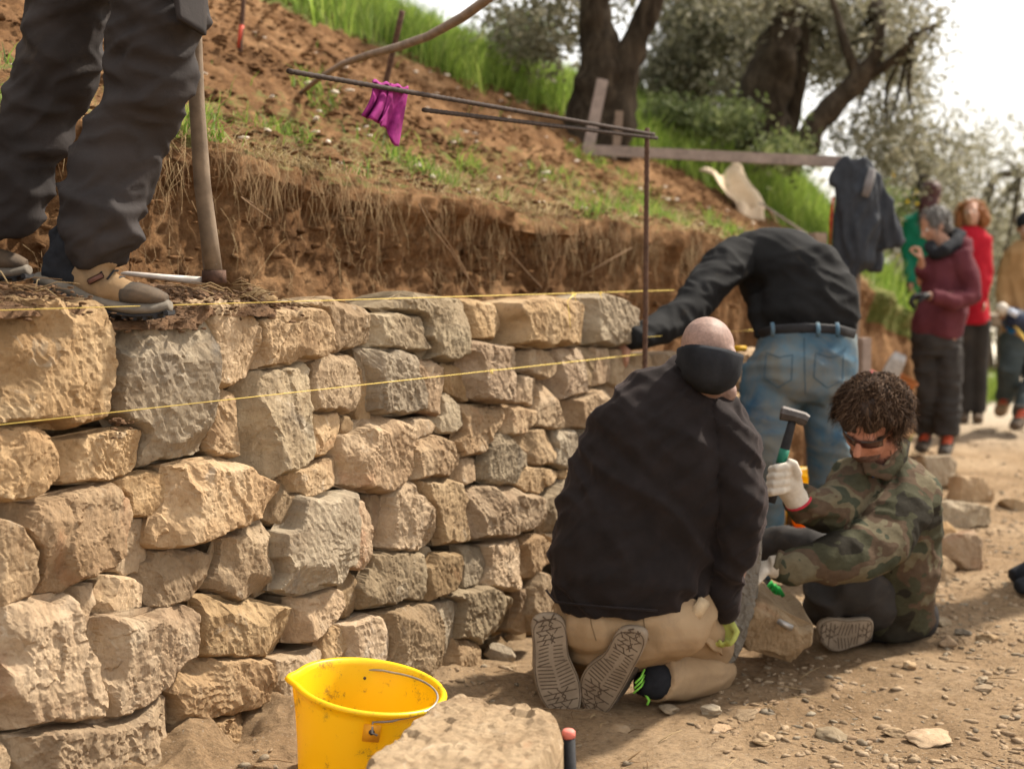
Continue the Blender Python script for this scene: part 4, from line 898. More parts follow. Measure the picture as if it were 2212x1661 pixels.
# buckets
def bucket(label, c, r1, r0, h, axis_, mat, wire=None, handle_dir=None, pivot=(0, 1, 0), lip=None, sag=.15, name="bucket"):
    """c = centre of the rim, axis_ = up direction of the bucket"""
    c = Vector(c); z = Vector(axis_).normalized(); y = Vector(pivot) - z * Vector(pivot).dot(z); y.normalize(); x = y.cross(z)
    root = empty(name, c - z * h, label, "bucket"); n = 56
    prof = [(0, -h), (r0 * .96, -h), (r0, -h + .008), (r0 + (r1 - r0) * .5, -h * .5), (r1 - .006, -.03), (r1 - .004, -.006), (r1 + .006, -.008), (r1 + .009, -.002), (r1 + .004, .004), (r1 - .005, .002), (r1 - .009, -.01), (r0 + (r1 - r0) * .5 - .004, -h * .5), (r0 - .004, -h + .012), (0, -h + .012)]
    V = []; F = []
    for (pr, pz) in prof:
        for k in range(n):
            an = 2 * math.pi * k / n; rr = pr
            if lip is not None and pr > r1 * .9:
                dl = abs((an - lip + math.pi) % (2 * math.pi) - math.pi); rr += .018 * math.exp(-(dl / .16) ** 2) * (1 if pz > -.02 else .4)
            V.append(c + x * math.cos(an) * rr + y * math.sin(an) * rr + z * pz)
    for j in range(len(prof) - 1):
        for k in range(n): F.append((j * n + k, j * n + (k + 1) % n, (j + 1) * n + (k + 1) % n, (j + 1) * n + k))
    link("shell", pymesh("shell", V, F), mat, root)
    if wire is not None:
        hd = Vector(handle_dir).normalized(); mb = MB(); pts = []
        for k in range(25):
            an = math.pi * (k / 24) - math.pi / 2; rr = r1 - .012 if 2 < k < 22 else r1 - .006
            pts.append(c + y * math.sin(an) * rr * 1.0 + (hd - z * hd.dot(z)).normalized() * math.cos(an) * rr * .99 + z * (-.022 - sag * 0 + .028 * math.cos(an)))
        pts = [c - y * (r1 + .010) - z * .045 + x * .012, c - y * (r1 + .012) - z * .040] + pts + [c + y * (r1 - .01) - z * .045]
        mb.tube(pts, .0026, 7); mb.build("wire_handle", wire, root)
        for sgn in (-1, 1):
            mb = MB(); q = c + y * sgn * (r1 - .004) - z * .042; mb.ball(q, (.010, .010, .010)); mb.build("rivet", M['darkiron'], root)
        mb = MB(); q = c - y * (r1 + .001) - z * .045; rot = Matrix((x, y, z)).transposed(); mb.box(q, (.038, .004, .040), rot, .0015); mb.build("handle_pad", simple("orange_pad", (.85, .36, .015), .45, .1), root)
    return root
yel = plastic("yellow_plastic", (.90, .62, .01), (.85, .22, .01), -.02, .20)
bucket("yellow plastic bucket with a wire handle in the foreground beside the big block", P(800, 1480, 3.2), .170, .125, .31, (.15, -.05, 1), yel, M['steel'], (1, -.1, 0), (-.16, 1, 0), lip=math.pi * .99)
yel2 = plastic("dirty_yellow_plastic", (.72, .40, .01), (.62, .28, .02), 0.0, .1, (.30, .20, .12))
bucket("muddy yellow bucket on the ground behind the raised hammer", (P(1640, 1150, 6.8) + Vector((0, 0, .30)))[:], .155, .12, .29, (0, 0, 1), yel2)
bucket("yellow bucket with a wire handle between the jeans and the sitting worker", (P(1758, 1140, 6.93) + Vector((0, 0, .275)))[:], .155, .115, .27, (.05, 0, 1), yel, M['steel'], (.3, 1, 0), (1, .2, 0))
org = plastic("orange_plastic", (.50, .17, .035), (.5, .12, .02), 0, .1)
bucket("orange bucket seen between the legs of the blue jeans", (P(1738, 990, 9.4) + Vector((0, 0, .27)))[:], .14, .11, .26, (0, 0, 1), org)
bucket("orange bucket tipped on its side behind the sitting worker's hair", P(1950, 815, 9.1)[:], .10, .08, .24, (.35, -.2, .8), org, name="bucket")
sh = empty("shovel", P(1915, 840, 9.0), "grey steel shovel blade propped up behind the sitting worker", "shovel"); mb = MB()
mb.tube([P(1912, 845, 9.0), P(1925, 805, 9.0), P(1938, 780, 9.0), P(1946, 764, 9.0)], [(.05, .004), (.06, .005), (.055, .005), (.04, .003)], 12, ref=Vector((1, 0, .3))); mb.build("blade", M['steel'], sh)
mb = MB(); mb.tube([P(1912, 845, 9.0), P(1880, 930, 9.1), P(1850, 1000, 9.2)], .016, 8); mb.build("shaft", M['handle'], sh)
mb = MB(); mb.tube([P(1852, 812, 8.7), P(1880, 806, 8.7), P(1902, 816, 8.7)], [.018, .022, .016], 10); mb.tube([P(1860, 812, 8.7), P(1845, 900, 8.7)], .012, 8); tag(mb.build("red_handle", simple("red_plastic", (.45, .03, .03), .5)), "red tool handle poking up behind the sitting worker's hair", "tool handle")
mb = MB(); mb.tube([P(1840, 780, 8.6), P(1856, 812, 8.6), P(1866, 850, 8.6)], .010, 8); tag(mb.build("tool_shaft", M['black']), "thin dark tool shaft leaning beside the split post", "tool handle")
mb = MB(); mb.box(P(1596, 753, 5.75), (.06, .035, .022), None, .003); tag(mb.build("spirit_level", simple("yellow_paint", (.75, .42, .02), .5)), "short yellow level resting on the lower wall top", "level")

# pickaxe on the wall top
pk = empty("pickaxe", P(462, 600, 3.55), "pickaxe standing on the wall top with a thick wooden handle and dusty blade", "pickaxe")
mb = MB(); mb.tube([P(418, -60, 3.50), P(424, 95, 3.51), P(425, 220, 3.52), P(437, 400, 3.53), P(452, 510, 3.54), P(461, 592, 3.55)], [(.014, .014), (.015, .017), (.019, .021), (.021, .024), (.022, .025), (.024, .026)], 14, rough=.05); mb.build("handle", M['handle'], pk)
mb = MB(); mb.tube([P(462, 584, 3.55), P(463, 612, 3.55)], [.030, .031], 14); mb.build("socket", M['rust'], pk)
mb = MB(); mb.tube([P(438, 607, 3.56), P(360, 600, 3.60), P(275, 591, 3.64)], [(.010, .012), (.008, .022), (.006, .03)], 10, ref=Vector((0, 0, 1))); mb.build("blade", M['palesteel'], pk)

# hand tool with a pink top in the foreground
rd = empty("steel_pin", P(1236, 1700, 2.75), "short black gripped rod with a pink top standing beside the big foreground block", "rod"); p0 = P(1229, 1592, 2.75)
mb = MB(); mb.tube([(p0.x + .012, p0.y, .0), p0], .0125, 14); mb.build("grip", M['black'], rd)
mb = MB(); mb.tube([p0, p0 + Vector((-.001, 0, .012)), p0 + Vector((-.001, 0, .016))], [.0135, .0135, .010], 14); mb.build("pink_cap", simple("pink_paint", (.62, .18, .14), .6), rd)

# loose blocks
def vstone(name, label, poly, d, mat, seed, depth=.2, lean=0.0, group=None, yaw=0.0, **kw):
    """block whose near face passes the photo outline poly at distance d"""
    A = Vector((math.cos(yaw), math.sin(yaw), 0)); Nn = Vector((math.sin(yaw), -math.cos(yaw), 0)); B = (Vector((0, 0, 1)) + Nn * -lean).normalized(); Nn = A.cross(B)
    c0 = P(sum(p[0] for p in poly) / len(poly), sum(p[1] for p in poly) / len(poly), d); o_ = Vector((0, 0, H)); pl = []
    for (u, v) in poly:
        r_ = P(u, v, 1) - o_; k = (c0 - o_).dot(Nn) / r_.dot(Nn); q = o_ + r_ * k - c0; pl.append((q.dot(A), q.dot(B)))
    me = stone_mesh(name, pl, c0 - Nn * .03, A, B, Nn, seed, depth, **kw)
    return tag(link(name, me, M[mat], smooth=False), label, "stone", group)
zt = .36; poly = [(770, 1700), (800, 1625), (850, 1580), (905, 1535), (938, 1502), (1000, 1496), (1080, 1508), (1150, 1526), (1195, 1552), (1215, 1580), (1190, 1640), (1150, 1720), (1100, 1800), (850, 1800)]
pl = [G(u, v, zt) for u, v in poly]; O = Vector((pl[0].x, pl[0].y, zt - .03)); pl2 = [(p.x - O.x, p.y - O.y) for p in pl]
me = stone_mesh("stone_block", pl2, O, Vector((1, 0, 0)), Vector((0, 1, 0)), Vector((0, 0, 1)), 77, .33, .35, left=False, edge=.03, plain=True, g=.0055, crag_=1.25)
tag(link("stone_block", me, M['brown'], smooth=False), "big flat topped tan block in the foreground in front of the yellow bucket", "stone")
vstone("stone_slab", "upright grey slab between the kneeling worker and the sitting worker", [(1622, 1158), (1650, 1166), (1649, 1215), (1642, 1250), (1624, 1340), (1610, 1395), (1588, 1432), (1560, 1442), (1500, 1420), (1560, 1260)], 4.22, 'slab', 201, .07, .12)
vstone("stone_block", "reddish tan block with a chisel on it beside the upright slab", [(1606, 1345), (1618, 1318), (1650, 1310), (1700, 1335), (1725, 1362), (1760, 1352), (1752, 1392), (1722, 1422), (1705, 1436), (1690, 1420), (1650, 1412), (1606, 1412)], 4.22, 'brown', 202, .24, -.15, left=False)
vstone("stone_block", "reddish block tucked behind the block with the chisel", [(1612, 1300), (1640, 1288), (1690, 1292), (1730, 1315), (1763, 1345), (1740, 1372), (1640, 1372)], 4.40, 'red', 203, .2, .5, left=False)
mb = MB(); mb.box(P(1696, 1348, 4.20), (.050, .022, .016), Matrix.Rotation(-.3, 3, 'Z') @ Matrix.Rotation(.45, 3, 'Y'), .002); tag(mb.build("chisel", M['steel']), "short steel chisel lying on the reddish block", "chisel")
for (nm, lab, poly, d, mt, sd_) in [
    ("stone_block", "pale topped block beside the maroon hooded person's boots", [(1995, 985), (2055, 980), (2068, 1000), (2062, 1045), (2000, 1056)], 8.1, 'grey', 211),
    ("stone_block", "rounded block right of the pale topped one in the pile", [(2060, 1025), (2120, 1030), (2150, 1065), (2140, 1090), (2062, 1090)], 7.6, 'tan', 212),
    ("stone_block", "long flat brick like block in the pile behind the sitting worker", [(1990, 1085), (2050, 1080), (2142, 1092), (2140, 1135), (2090, 1146), (1990, 1140)], 6.87, 'grey', 213),
    ("stone_block", "small pale block directly behind the sitting worker's back", [(2005, 1150), (2050, 1125), (2078, 1160), (2060, 1200), (2005, 1203)], 6.2, 'gold', 214),
    ("stone_block", "large broken reddish block right of the sitting worker", [(2045, 1160), (2105, 1140), (2122, 1160), (2128, 1195), (2124, 1238), (2090, 1230), (2070, 1215), (2040, 1200)], 5.93, 'red', 215),
    ("stone_block", "low rounded block nearest the sitting worker's back", [(2005, 1205), (2045, 1200), (2068, 1220), (2062, 1250), (2040, 1262), (2000, 1260)], 5.7, 'tan', 216),
    ("stone_block", "dark flat stone at the right edge of the track", [(2172, 1078), (2200, 1076), (2240, 1090), (2240, 1112), (2195, 1104)], 7.4, 'brown', 217),
    ("stone_block", "grey flat shard at the foot of the wall left of the kneeling worker", [(1042, 1412), (1062, 1392), (1098, 1402), (1112, 1418), (1102, 1436), (1060, 1430)], 4.42, 'grey', 218),
    ("stone_block", "small brown shard under the grey shard by the wall", [(1060, 1448), (1085, 1436), (1112, 1440), (1110, 1456), (1075, 1462)], 4.30, 'brown', 219),
    ("stone_block", "pale stone behind the legs of the blue jeans", [(1655, 985), (1690, 965), (1700, 1000), (1690, 1030), (1655, 1030)], 7.9, 'gold', 220)]:
    vstone(nm, lab, poly, d, mt, sd_, .14, .25)
# stones lying on the track
spots = [(2046, 1398, .030, 'tan', .8, "round pale pebble on the track right of the sitting worker"), (2028, 1344, .045, 'grey', .35, "flat pale chip close behind the sitting worker on the track"),
         (2079, 1370, .028, 'grey', .5, "small grey stone just above the round pale pebble"), (2132, 1386, .035, 'brown', .55, "brown stone in the loose pair near the right edge"),
         (1797, 1592, .042, 'grey', .45, "largest grey shard on the sunlit track at the bottom"), (2011, 1600, .060, 'tan', .28, "long narrow stone on the sunlit track at the bottom right"),
         (1651, 1606, .034, 'tan', .5, "pale chip at the bottom centre of the track"), (1931, 1585, .028, 'brown', .5, "dark pointed stone left of the long narrow stone"),
         (2119, 1481, .026, 'grey', .4, "upper grey shard of the pair near the right edge"), (2128, 1499, .030, 'brown', .4, "lower dark shard of the pair near the right edge"),
         (1963, 1449, .026, 'tan', .5, "small pale stone below the sitting worker's hip"), (1446, 1550, .033, 'grey', .4, "grey shard in the shade right of the kneeling worker's shoes"),
         (1532, 1552, .030, 'grey', .6, "squarish grey stone below the kneeling worker's knee"), (1608, 1550, .040, 'brown', .4, "brown pointed shard below the reddish block"),
         (1338, 1583, .026, 'tan', .3, "thin pale chip below the kneeling worker's right shoe"), (1562, 1578, .028, 'gold', .3, "bright thin chip on the edge of the shadow")]
for i, (u, v, r_, mt, fl, lab) in enumerate(spots):
    g_ = G(u, v); mb = MB(); chunk(mb, (g_.x, g_.y, ground_z(g_.x, g_.y) + r_ * fl * .55), r_, 300 + i, fl, 4, .5, Matrix.Rotation(i * 1.3, 3, 'Z') @ Matrix.Rotation(.18, 3, 'X'))
    tag(mb.build("loose_stone", M[mt]), lab, "stone", "loose stones lying on the track")
# gravel chips, twigs
rg = random.Random(21); mb = MB()
tmpl = []
for k in range(14):
    t_ = MB(); chunk(t_, (0, 0, 0), 1, 900 + k, random.Random(k).uniform(.3, .7), 1, .5, Matrix.Identity(3)); tmpl.append((np.array([tuple(v) for v in t_.v]), np.array(t_.f)))
VV = []; FF = []; off = 0; xs = []
def addchip(x, y, z, r_):
    global off
    v, f = tmpl[rg.randrange(14)]; a = rg.uniform(0, 6.28); b_ = rg.uniform(-.4, .4); ca, sa = math.cos(a), math.sin(a); cb, sb = math.cos(b_), math.sin(b_)
    Rm = np.array([[ca, -sa, 0], [sa, ca, 0], [0, 0, 1]]) @ np.array([[1, 0, 0], [0, cb, -sb], [0, sb, cb]])
    VV.append((v * np.array([1.25, .8, 1])) @ Rm.T * r_ + np.array([x, y, z])); FF.append(f + off); off += len(v)
k = 0
while k < 15000:
    d = 2.7 + rg.random() ** 1.6 * 9; x = rg.uniform(-.45, 1) * .36 * d * 1.2
    r3 = Vector((x, d, 0)) - WB
    if r3.dot(WN) < .03 and r3.dot(WD) < 2.4: continue
    dn = mn.noise(Vector((x * 1.6, d * 1.6, 4)))
    if rg.random() > .35 + 1.2 * dn + (.6 if (x > 1.6 and 4.6 < d < 7.5) else 0): continue
    r_ = .003 + .017 * rg.random() ** 5; z = ground_z(x, d); addchip(x, d, z + r_ * .1, r_); k += 1
me = npmesh("gravel", np.concatenate(VV), np.concatenate(FF)); me.materials.append(M['tan']); me.materials.append(M['grey']); me.materials.append(M['brown'])
nf = len(tmpl[0][1]); mi = np.repeat(np.array([rg.choice([0, 0, 0, 2, 1]) for _ in range(len(me.polygons) // nf + 1)]), nf)[:len(me.polygons)]; me.polygons.foreach_set("material_index", mi.astype(np.int32))
tag(link("gravel", me, None, smooth=False), "stone chips and small gravel scattered over the dirt track", "gravel", kind="stuff")
mb = MB()
for k in range(150):
    d = rg.uniform(3.1, 7); x = rg.uniform(-.2, .36) * d; 
    r3 = Vector((x, d, 0)) - WB
    if r3.dot(WN) < .06: continue
    L = rg.uniform(.03, .13); a = rg.uniform(0, 6.28); z = ground_z(x, d) + .004; p = Vector((x, d, z)); q = p + Vector((math.cos(a) * L, math.sin(a) * L, rg.uniform(0, .012)))
    mb.tube([p, p.lerp(q, .5) + Vector((rg.uniform(-.006, .006), rg.uniform(-.006, .006), .004)), q], [.0013, .0016, .0008], 5)
tag(mb.build("twigs", M['straw']), "dry twigs and straw bits scattered on the dirt track", "twigs", kind="stuff")
# loose dark soil on the wall top
m2 = simple("dark_topsoil", (.15, .085, .045), .97, .4, 40, .9, .01); mb = MB(); VV = []; FF = []; off = 0
def soil(n, urng, vfun, d0, spread, rr):
    for _ in range(n):
        u = rg.uniform(*urng); p = P(u, vfun(u) + rg.uniform(-4, 8), 3.0); a = onwall(u, 655)[0]
        s = rg.uniform(-.0, spread); zt = 1.27 - (vfun(u) - 577) / FPX * (WB + WD * a).y
        q = ST(s + .02, a, zt - rg.random() ** 1.5 * .05); addchip(q.x, q.y, q.z, rg.uniform(*rr) * (1 if rg.random() < .9 else 1.7))
soil(600, (-80, 165), lambda u: 628 + 12 * math.sin(u * .05), 3, .36, (.003, .009))
soil(600, (285, 560), lambda u: 632 + 10 * math.sin(u * .045), 3, .36, (.003, .009))
soil(90, (200, 420), lambda u: 672, 3, .10, (.003, .008)); soil(200, (480, 640), lambda u: 648 + (u - 480) * .05, 3, .30, (.004, .010))
soil(25, (195, 250), lambda u: 905 + (u - 195) * .12, 3, .02, (.003, .007))
for t_ in np.arange(-1.9, 2.0, .0022):
    s = rg.uniform(.28, .58); q = ST(s, t_, interp(t_, ZF) + rg.uniform(-.02, .05)); addchip(q.x, q.y, q.z, rg.uniform(.005, .016))
mV = []; ua = np.concatenate([np.arange(-120, 640, 2.2)]); sa_ = np.arange(.0, .56, .010)
for u in ua:
    a = onwall(u, 655)[0]; dd = (WB + WD * a).y; vt = float(np.interp(u, [-120, 60, 110, 165, 210, 280, 300, 400, 470, 540, 600, 640], [600, 602, 622, 648, 668, 668, 640, 612, 612, 622, 640, 650])); vs_ = float(np.interp(u, [-120, 200, 230, 400, 430, 640], [652, 652, 682, 682, 652, 662]))
    z0 = H - (vs_ - 577) / FPX * dd; z1 = H - (vt - 577) / FPX * dd
    for s in sa_:
        k = min(1, s / .16); k = k * k * (3 - 2 * k); z0 = H - (vs_ - 577) / FPX * dd - (.02 if s < .005 else 0); n1 = fb(a, s, 1, 5, 14); n2 = mn.noise(Vector((a * 60, s * 60, 3)))
        mV.append(ST(s + .045 + .02 * (1 - k) * fb(a, 5, 1, 3, 9), a, z0 - .012 + (z1 - z0) * k + (.020 * n1 + .006 * n2) * (.3 + .7 * k)))
ni = len(sa_); ix = np.arange(len(mV)).reshape(len(ua), ni); mF = np.stack([ix[:-1, :-1], ix[1:, :-1], ix[1:, 1:], ix[:-1, 1:]], -1).reshape(-1, 4)
tag(link("soil_mound", npmesh("soil_mound", [tuple(v) for v in mV], mF), m2), kind="structure")
fib = MB()
for _ in range(80):
    u = rg.choice([rg.uniform(-60, 60), rg.uniform(330, 600)]); a = onwall(u, 655)[0]; dd = (WB + WD * a).y; q = ST(rg.uniform(-.02, .15), a, 1.27 - (rg.uniform(612, 655) - 577) / FPX * dd)
    e_ = q + Vector((rg.gauss(0, .05), rg.gauss(0, .03), rg.gauss(0, .012))); fib.tube([q, q.lerp(e_, .5) + Vector((0, 0, rg.uniform(0, .015))), e_], [.0012, .001, .0006], 4)
tag(fib.build("fine_roots", M['straw']), "fine roots and straw tangled in the soil on top of the wall", "roots", kind="stuff")
tag(link("loose_soil", npmesh("loose_soil", np.concatenate(VV), np.concatenate(FF)), m2, smooth=False), "loose dark soil and roots heaped on the top of the wall", "soil", kind="stuff")
# clods on the slope and lip
VV = []; FF = []; off = 0
for _ in range(9000):
    t_ = rg.uniform(-1.9, 5.5); s = interp(t_, SF) + rg.random() * 2.2; p = ST(s, t_)
    if mn.noise(Vector((s * 3, t_ * 3, 8))) < -.2 and rg.random() < .7: continue
    addchip(p.x, p.y, hill_z(s, t_) + rg.uniform(-.005, .02), rg.uniform(.004, .02) * (1 if rg.random() < .95 else 1.8))
for _ in range(1800):
    t_ = rg.uniform(-1.8, 4.4); zc = interp(t_, ZC); zf = interp(t_, ZF); p = ST(interp(t_, SF) + rg.uniform(-.03, .05), t_, rg.uniform(zf, zc)); addchip(p.x, p.y, p.z, .005 + .022 * rg.random() ** 3)
tag(link("soil_clods", npmesh("soil_clods", np.concatenate(VV), np.concatenate(FF)), M['bank'], smooth=False), "brown clods covering the bare dug slope and cut face", "soil", kind="stuff")
VV = []; FF = []; off = 0
for _ in range(120):
    t_ = rg.uniform(-1.6, 5); s = interp(t_, SF) + rg.random() * 1.9; p = ST(s, t_); addchip(p.x, p.y, hill_z(s, t_) + .02, rg.uniform(.008, .022))
tag(link("pale_chips", npmesh("pale_chips", np.concatenate(VV), np.concatenate(FF)), simple("pale_chip", (.55, .47, .38), .9), smooth=False), "small pale stone chips dotted over the bare slope", "gravel", kind="stuff")
place_stone([(528, 618), (560, 622), (600, 642), (598, 656), (560, 652), (535, 640)], 'brown', -.10, 411, parent=wall, depth=.12)
# table at the back
# fibrous mound of cut turf on the slope
tb = empty("table", (4.6, 13.6, 0), "dark wooden table beside the track behind the red jacketed person", "table"); mb = MB()
c_ = P(2142, 690, 13.6); mb.box((c_.x, c_.y, c_.z), (.46, .7, .10), Matrix.Rotation(.25, 3, 'Z'), .01); mb.build("tabletop", M['handle'], tb, False)
for sx, sy in ((-.17, -.25), (.17, -.25), (-.17, .25), (.17, .25)):
    mb = MB(); mb.box((c_.x + sx, c_.y + sy, c_.z / 2 - .03), (.06, .06, c_.z), None, .004); mb.build("leg", M['handle'], tb, False)
# ------------------------------------------------------------------ people
def cloth(name, cols, sc_=12, rough=.9, dirt=None, weave=260, spec=.12, amt=.62):
    m, t, b = newmat(name, rough, spec); co = coord(t); n = tex(t, sc_, 6, .6, co, .3); r = ramp(t, n.outputs["Fac"], [(.3, cols[0]), (.7, cols[1])]); c = r.outputs[0]
    if dirt:
        n2 = tex(t, 6, 7, .7, co, .6); r2 = ramp(t, n2.outputs["Fac"], [(amt - .12, (0, 0, 0)), (amt + .12, (.8, .8, .8))]); c = mix(t, r2.outputs[0], c, dirt)
    t.links.new(c, b.inputs["Base Color"]); b1 = bump(t, b, tex(t, 28, 6, .6, co, .5).outputs["Fac"], .25, .006); bump(t, b, tex(t, weave, 3, .6, co).outputs["Fac"], .3, .0015, b1)
    return m
M['skin'] = simple("skin", (.42, .23, .155), .55, .12, 60, .15, .001, .35)
M['redskin'] = simple("flushed_skin", (.42, .19, .125), .55, .15, 40, .15, .001, .35)
M['shaven'] = simple("shaven_scalp", (.24, .155, .125), .6, .22, 120, .25, .001, .3)
M['fleece'] = cloth("black_fleece", [(.011, .009, .009), (.019, .015, .015)], 14)
_b = M['fleece'].node_tree.nodes['Principled BSDF']; _b.inputs['Sheen Weight'].default_value = .12; _b.inputs['Sheen Roughness'].default_value = .45; _b.inputs['Sheen Tint'].default_value = (.55, .42, .40, 1)
M['blackshirt'] = cloth("black_shirt", [(.009, .009, .0095), (.016, .016, .0165)], 10, .85, (.08, .065, .045), amt=.74, spec=.12)
M['khaki'] = cloth("khaki_trousers", [(.29, .20, .115), (.37, .265, .16)], 7, .9, (.22, .16, .11))
M['jeans'] = cloth("blue_jeans", [(.032, .075, .125), (.095, .165, .215)], 5, .9, (.17, .155, .12), amt=.54)
M['greypants'] = cloth("dark_grey_trousers", [(.030, .028, .027), (.050, .045, .042)], 8, .9, (.10, .075, .055), amt=.68)
M['workpants'] = cloth("charcoal_work_trousers", [(.022, .019, .0185), (.042, .036, .035)], 7, .8, (.075, .060, .048), amt=.70)
M['gaiter'] = cloth("black_gaiter", [(.012, .013, .016), (.026, .028, .033)], 14)
M['glove'] = cloth("white_work_glove", [(.48, .43, .36), (.62, .57, .49)], 30, .95, (.30, .24, .17), amt=.64)
M['limeglove'] = cloth("lime_glove", [(.30, .33, .08), (.40, .42, .12)], 30, .9, (.25, .24, .1))
M['maroon'] = cloth("maroon_hoodie", [(.085, .022, .030), (.12, .034, .042)], 10)
M['green'] = cloth("green_jumper", [(.01, .14, .085), (.015, .19, .12)], 10)
M['redcoat'] = cloth("red_jacket", [(.33, .010, .022), (.46, .018, .035)], 10)
M['tanjacket'] = cloth("tan_jacket", [(.26, .15, .065), (.34, .21, .10)], 10)
M['bluecloth'] = cloth("blue_shirt", [(.01, .07, .20), (.015, .11, .30)], 10)
M['boot'] = cloth("dark_boot", [(.03, .028, .026), (.07, .06, .05)], 14, .8, (.16, .11, .07), amt=.55)
M['tanboot'] = cloth("tan_suede", [(.21, .135, .07), (.29, .195, .11)], 14, .9, (.12, .09, .065))
M['rubber'] = simple("grey_rubber", (.145, .125, .10), .85, .25, 30, .3)
m, t, b = newmat("camouflage", .92, .1); co = coord(t, (1, 1, 1.5)); n = tex(t, 5.2, 3, .5, co, .35)
r = ramp(t, n.outputs["Fac"], [(.0, (.026, .023, .017)), (.41, (.052, .050, .030)), (.49, (.085, .058, .038)), (.56, (.125, .105, .066)), (.63, (.048, .052, .034))]); r.color_ramp.interpolation = 'CONSTANT'
n2 = tex(t, 40, 4, .6, co); t.links.new(mix(t, .35, r.outputs[0], ramp(t, n2.outputs["Fac"], [(.3, (.4, .4, .4)), (.7, (1.3, 1.3, 1.3))]).outputs[0], 'MULTIPLY'), b.inputs["Base Color"]); bump(t, b, tex(t, 24, 6, .6, co, .4).outputs["Fac"], .5, .008); M['camo'] = m
m, t, b = newmat("shoe_sole", .85, .2); co = coord(t, (1, 1, 1)); n = tex(t, 18, 6, .6, co); r = ramp(t, n.outputs["Fac"], [(.3, (.20, .155, .11)), (.7, (.31, .25, .185))]); t.links.new(r.outputs[0], b.inputs["Base Color"]); bump(t, b, tex(t, 120, 4, .6, co).outputs["Fac"], .2, .001); M['sole'] = m
M['groove'] = simple("sole_groove", (.085, .06, .042), .9)
M['dlace'] = simple("green_lace", (.25, .65, .08), .6)
M['rlace'] = simple("red_lace", (.50, .08, .03), .7)
M['hairbrown'] = leafmat("brown_hair", [(.018, .010, .006), (.040, .022, .013), (.075, .043, .026), (.15, .095, .06)], .1, .6)
for _k in ('hairbrown',): M[_k].node_tree.nodes['Principled BSDF'].inputs['Specular IOR Level'].default_value = .12; M[_k].node_tree.nodes['Principled BSDF'].inputs['Roughness'].default_value = .8
M['hairgrey'] = leafmat("grey_hair", [(.05, .045, .042), (.12, .11, .10), (.30, .29, .28)], .1, .5)
M['hairginger'] = leafmat("ginger_hair", [(.20, .07, .02), (.34, .14, .04), (.50, .24, .08)], .2, .5)
M['hairdark'] = leafmat("dark_red_hair", [(.04, .012, .012), (.075, .022, .02)], .1, .45)
M['hairmass'] = simple("hair_mass", (.035, .022, .016), .7)
M['redhairmass'] = simple("dark_red_hair_mass", (.055, .018, .017), .6)
M['gingermass'] = simple("ginger_hair_mass", (.22, .085, .03), .7)
M['greymass'] = simple("grey_hair_mass", (.09, .082, .078), .7)
M['eye'] = simple("eye_white", (.6, .57, .54), .3)

def V3(p): return Vector(p)
def frame(f, up=(0, 0, 1)):
    """matrix whose columns are right, forward, up"""
    f = Vector(f).normalized(); r_ = f.cross(Vector(up)); r_.normalize(); u = r_.cross(f); return Matrix((r_, f, u)).transposed()
def head(mb, c, f, s=1.0, up=(0, 0, 1), nose=True, ears=True):
    """c centre of the skull, f facing direction; s = 1 for a head 0.23 m tall"""
    Mx = frame(f, up); L = lambda x, y, z: Vector(c) + Mx @ Vector((x * s, y * s, z * s))
    mb.ball(L(0, -.012, .025), (.075 * s, .094 * s, .085 * s), Mx); mb.ball(L(0, .025, -.035), (.060 * s, .062 * s, .078 * s), Mx)
    mb.ball(L(0, .052, -.092), (.030 * s, .026 * s, .020 * s), Mx); mb.ball(L(0, .072, .012), (.052 * s, .014 * s, .012 * s), Mx)
    mb.ball(L(.036, .058, -.030), (.020 * s, .020 * s, .018 * s), Mx); mb.ball(L(-.036, .058, -.030), (.020 * s, .020 * s, .018 * s), Mx)
    mb.ball(L(0, .080, -.066), (.023 * s, .011 * s, .009 * s), Mx)
    if nose: mb.tube([L(0, .080, .006), L(0, .098, -.018), L(0, .108, -.036), L(0, .090, -.046)], [.009 * s, .012 * s, .015 * s, .011 * s], 8)
    if ears:
        for sg in (-1, 1): mb.ball(L(sg * .078, -.004, -.012), (.010 * s, .020 * s, .032 * s), Mx)
    return L
def eyes(L, s, parent):
    for sg in (-1, 1):
        mb = MB(); mb.ball(L(sg * .031, .074, -.004), .0115 * s, None, 10, 7); e = mb.build("eye", M['eye'], parent)
        mb = MB(); mb.ball(L(sg * .031, .0835, -.004), (.006 * s, .004 * s, .006 * s), None, 8, 6); mb.build("iris", M['black'], e)
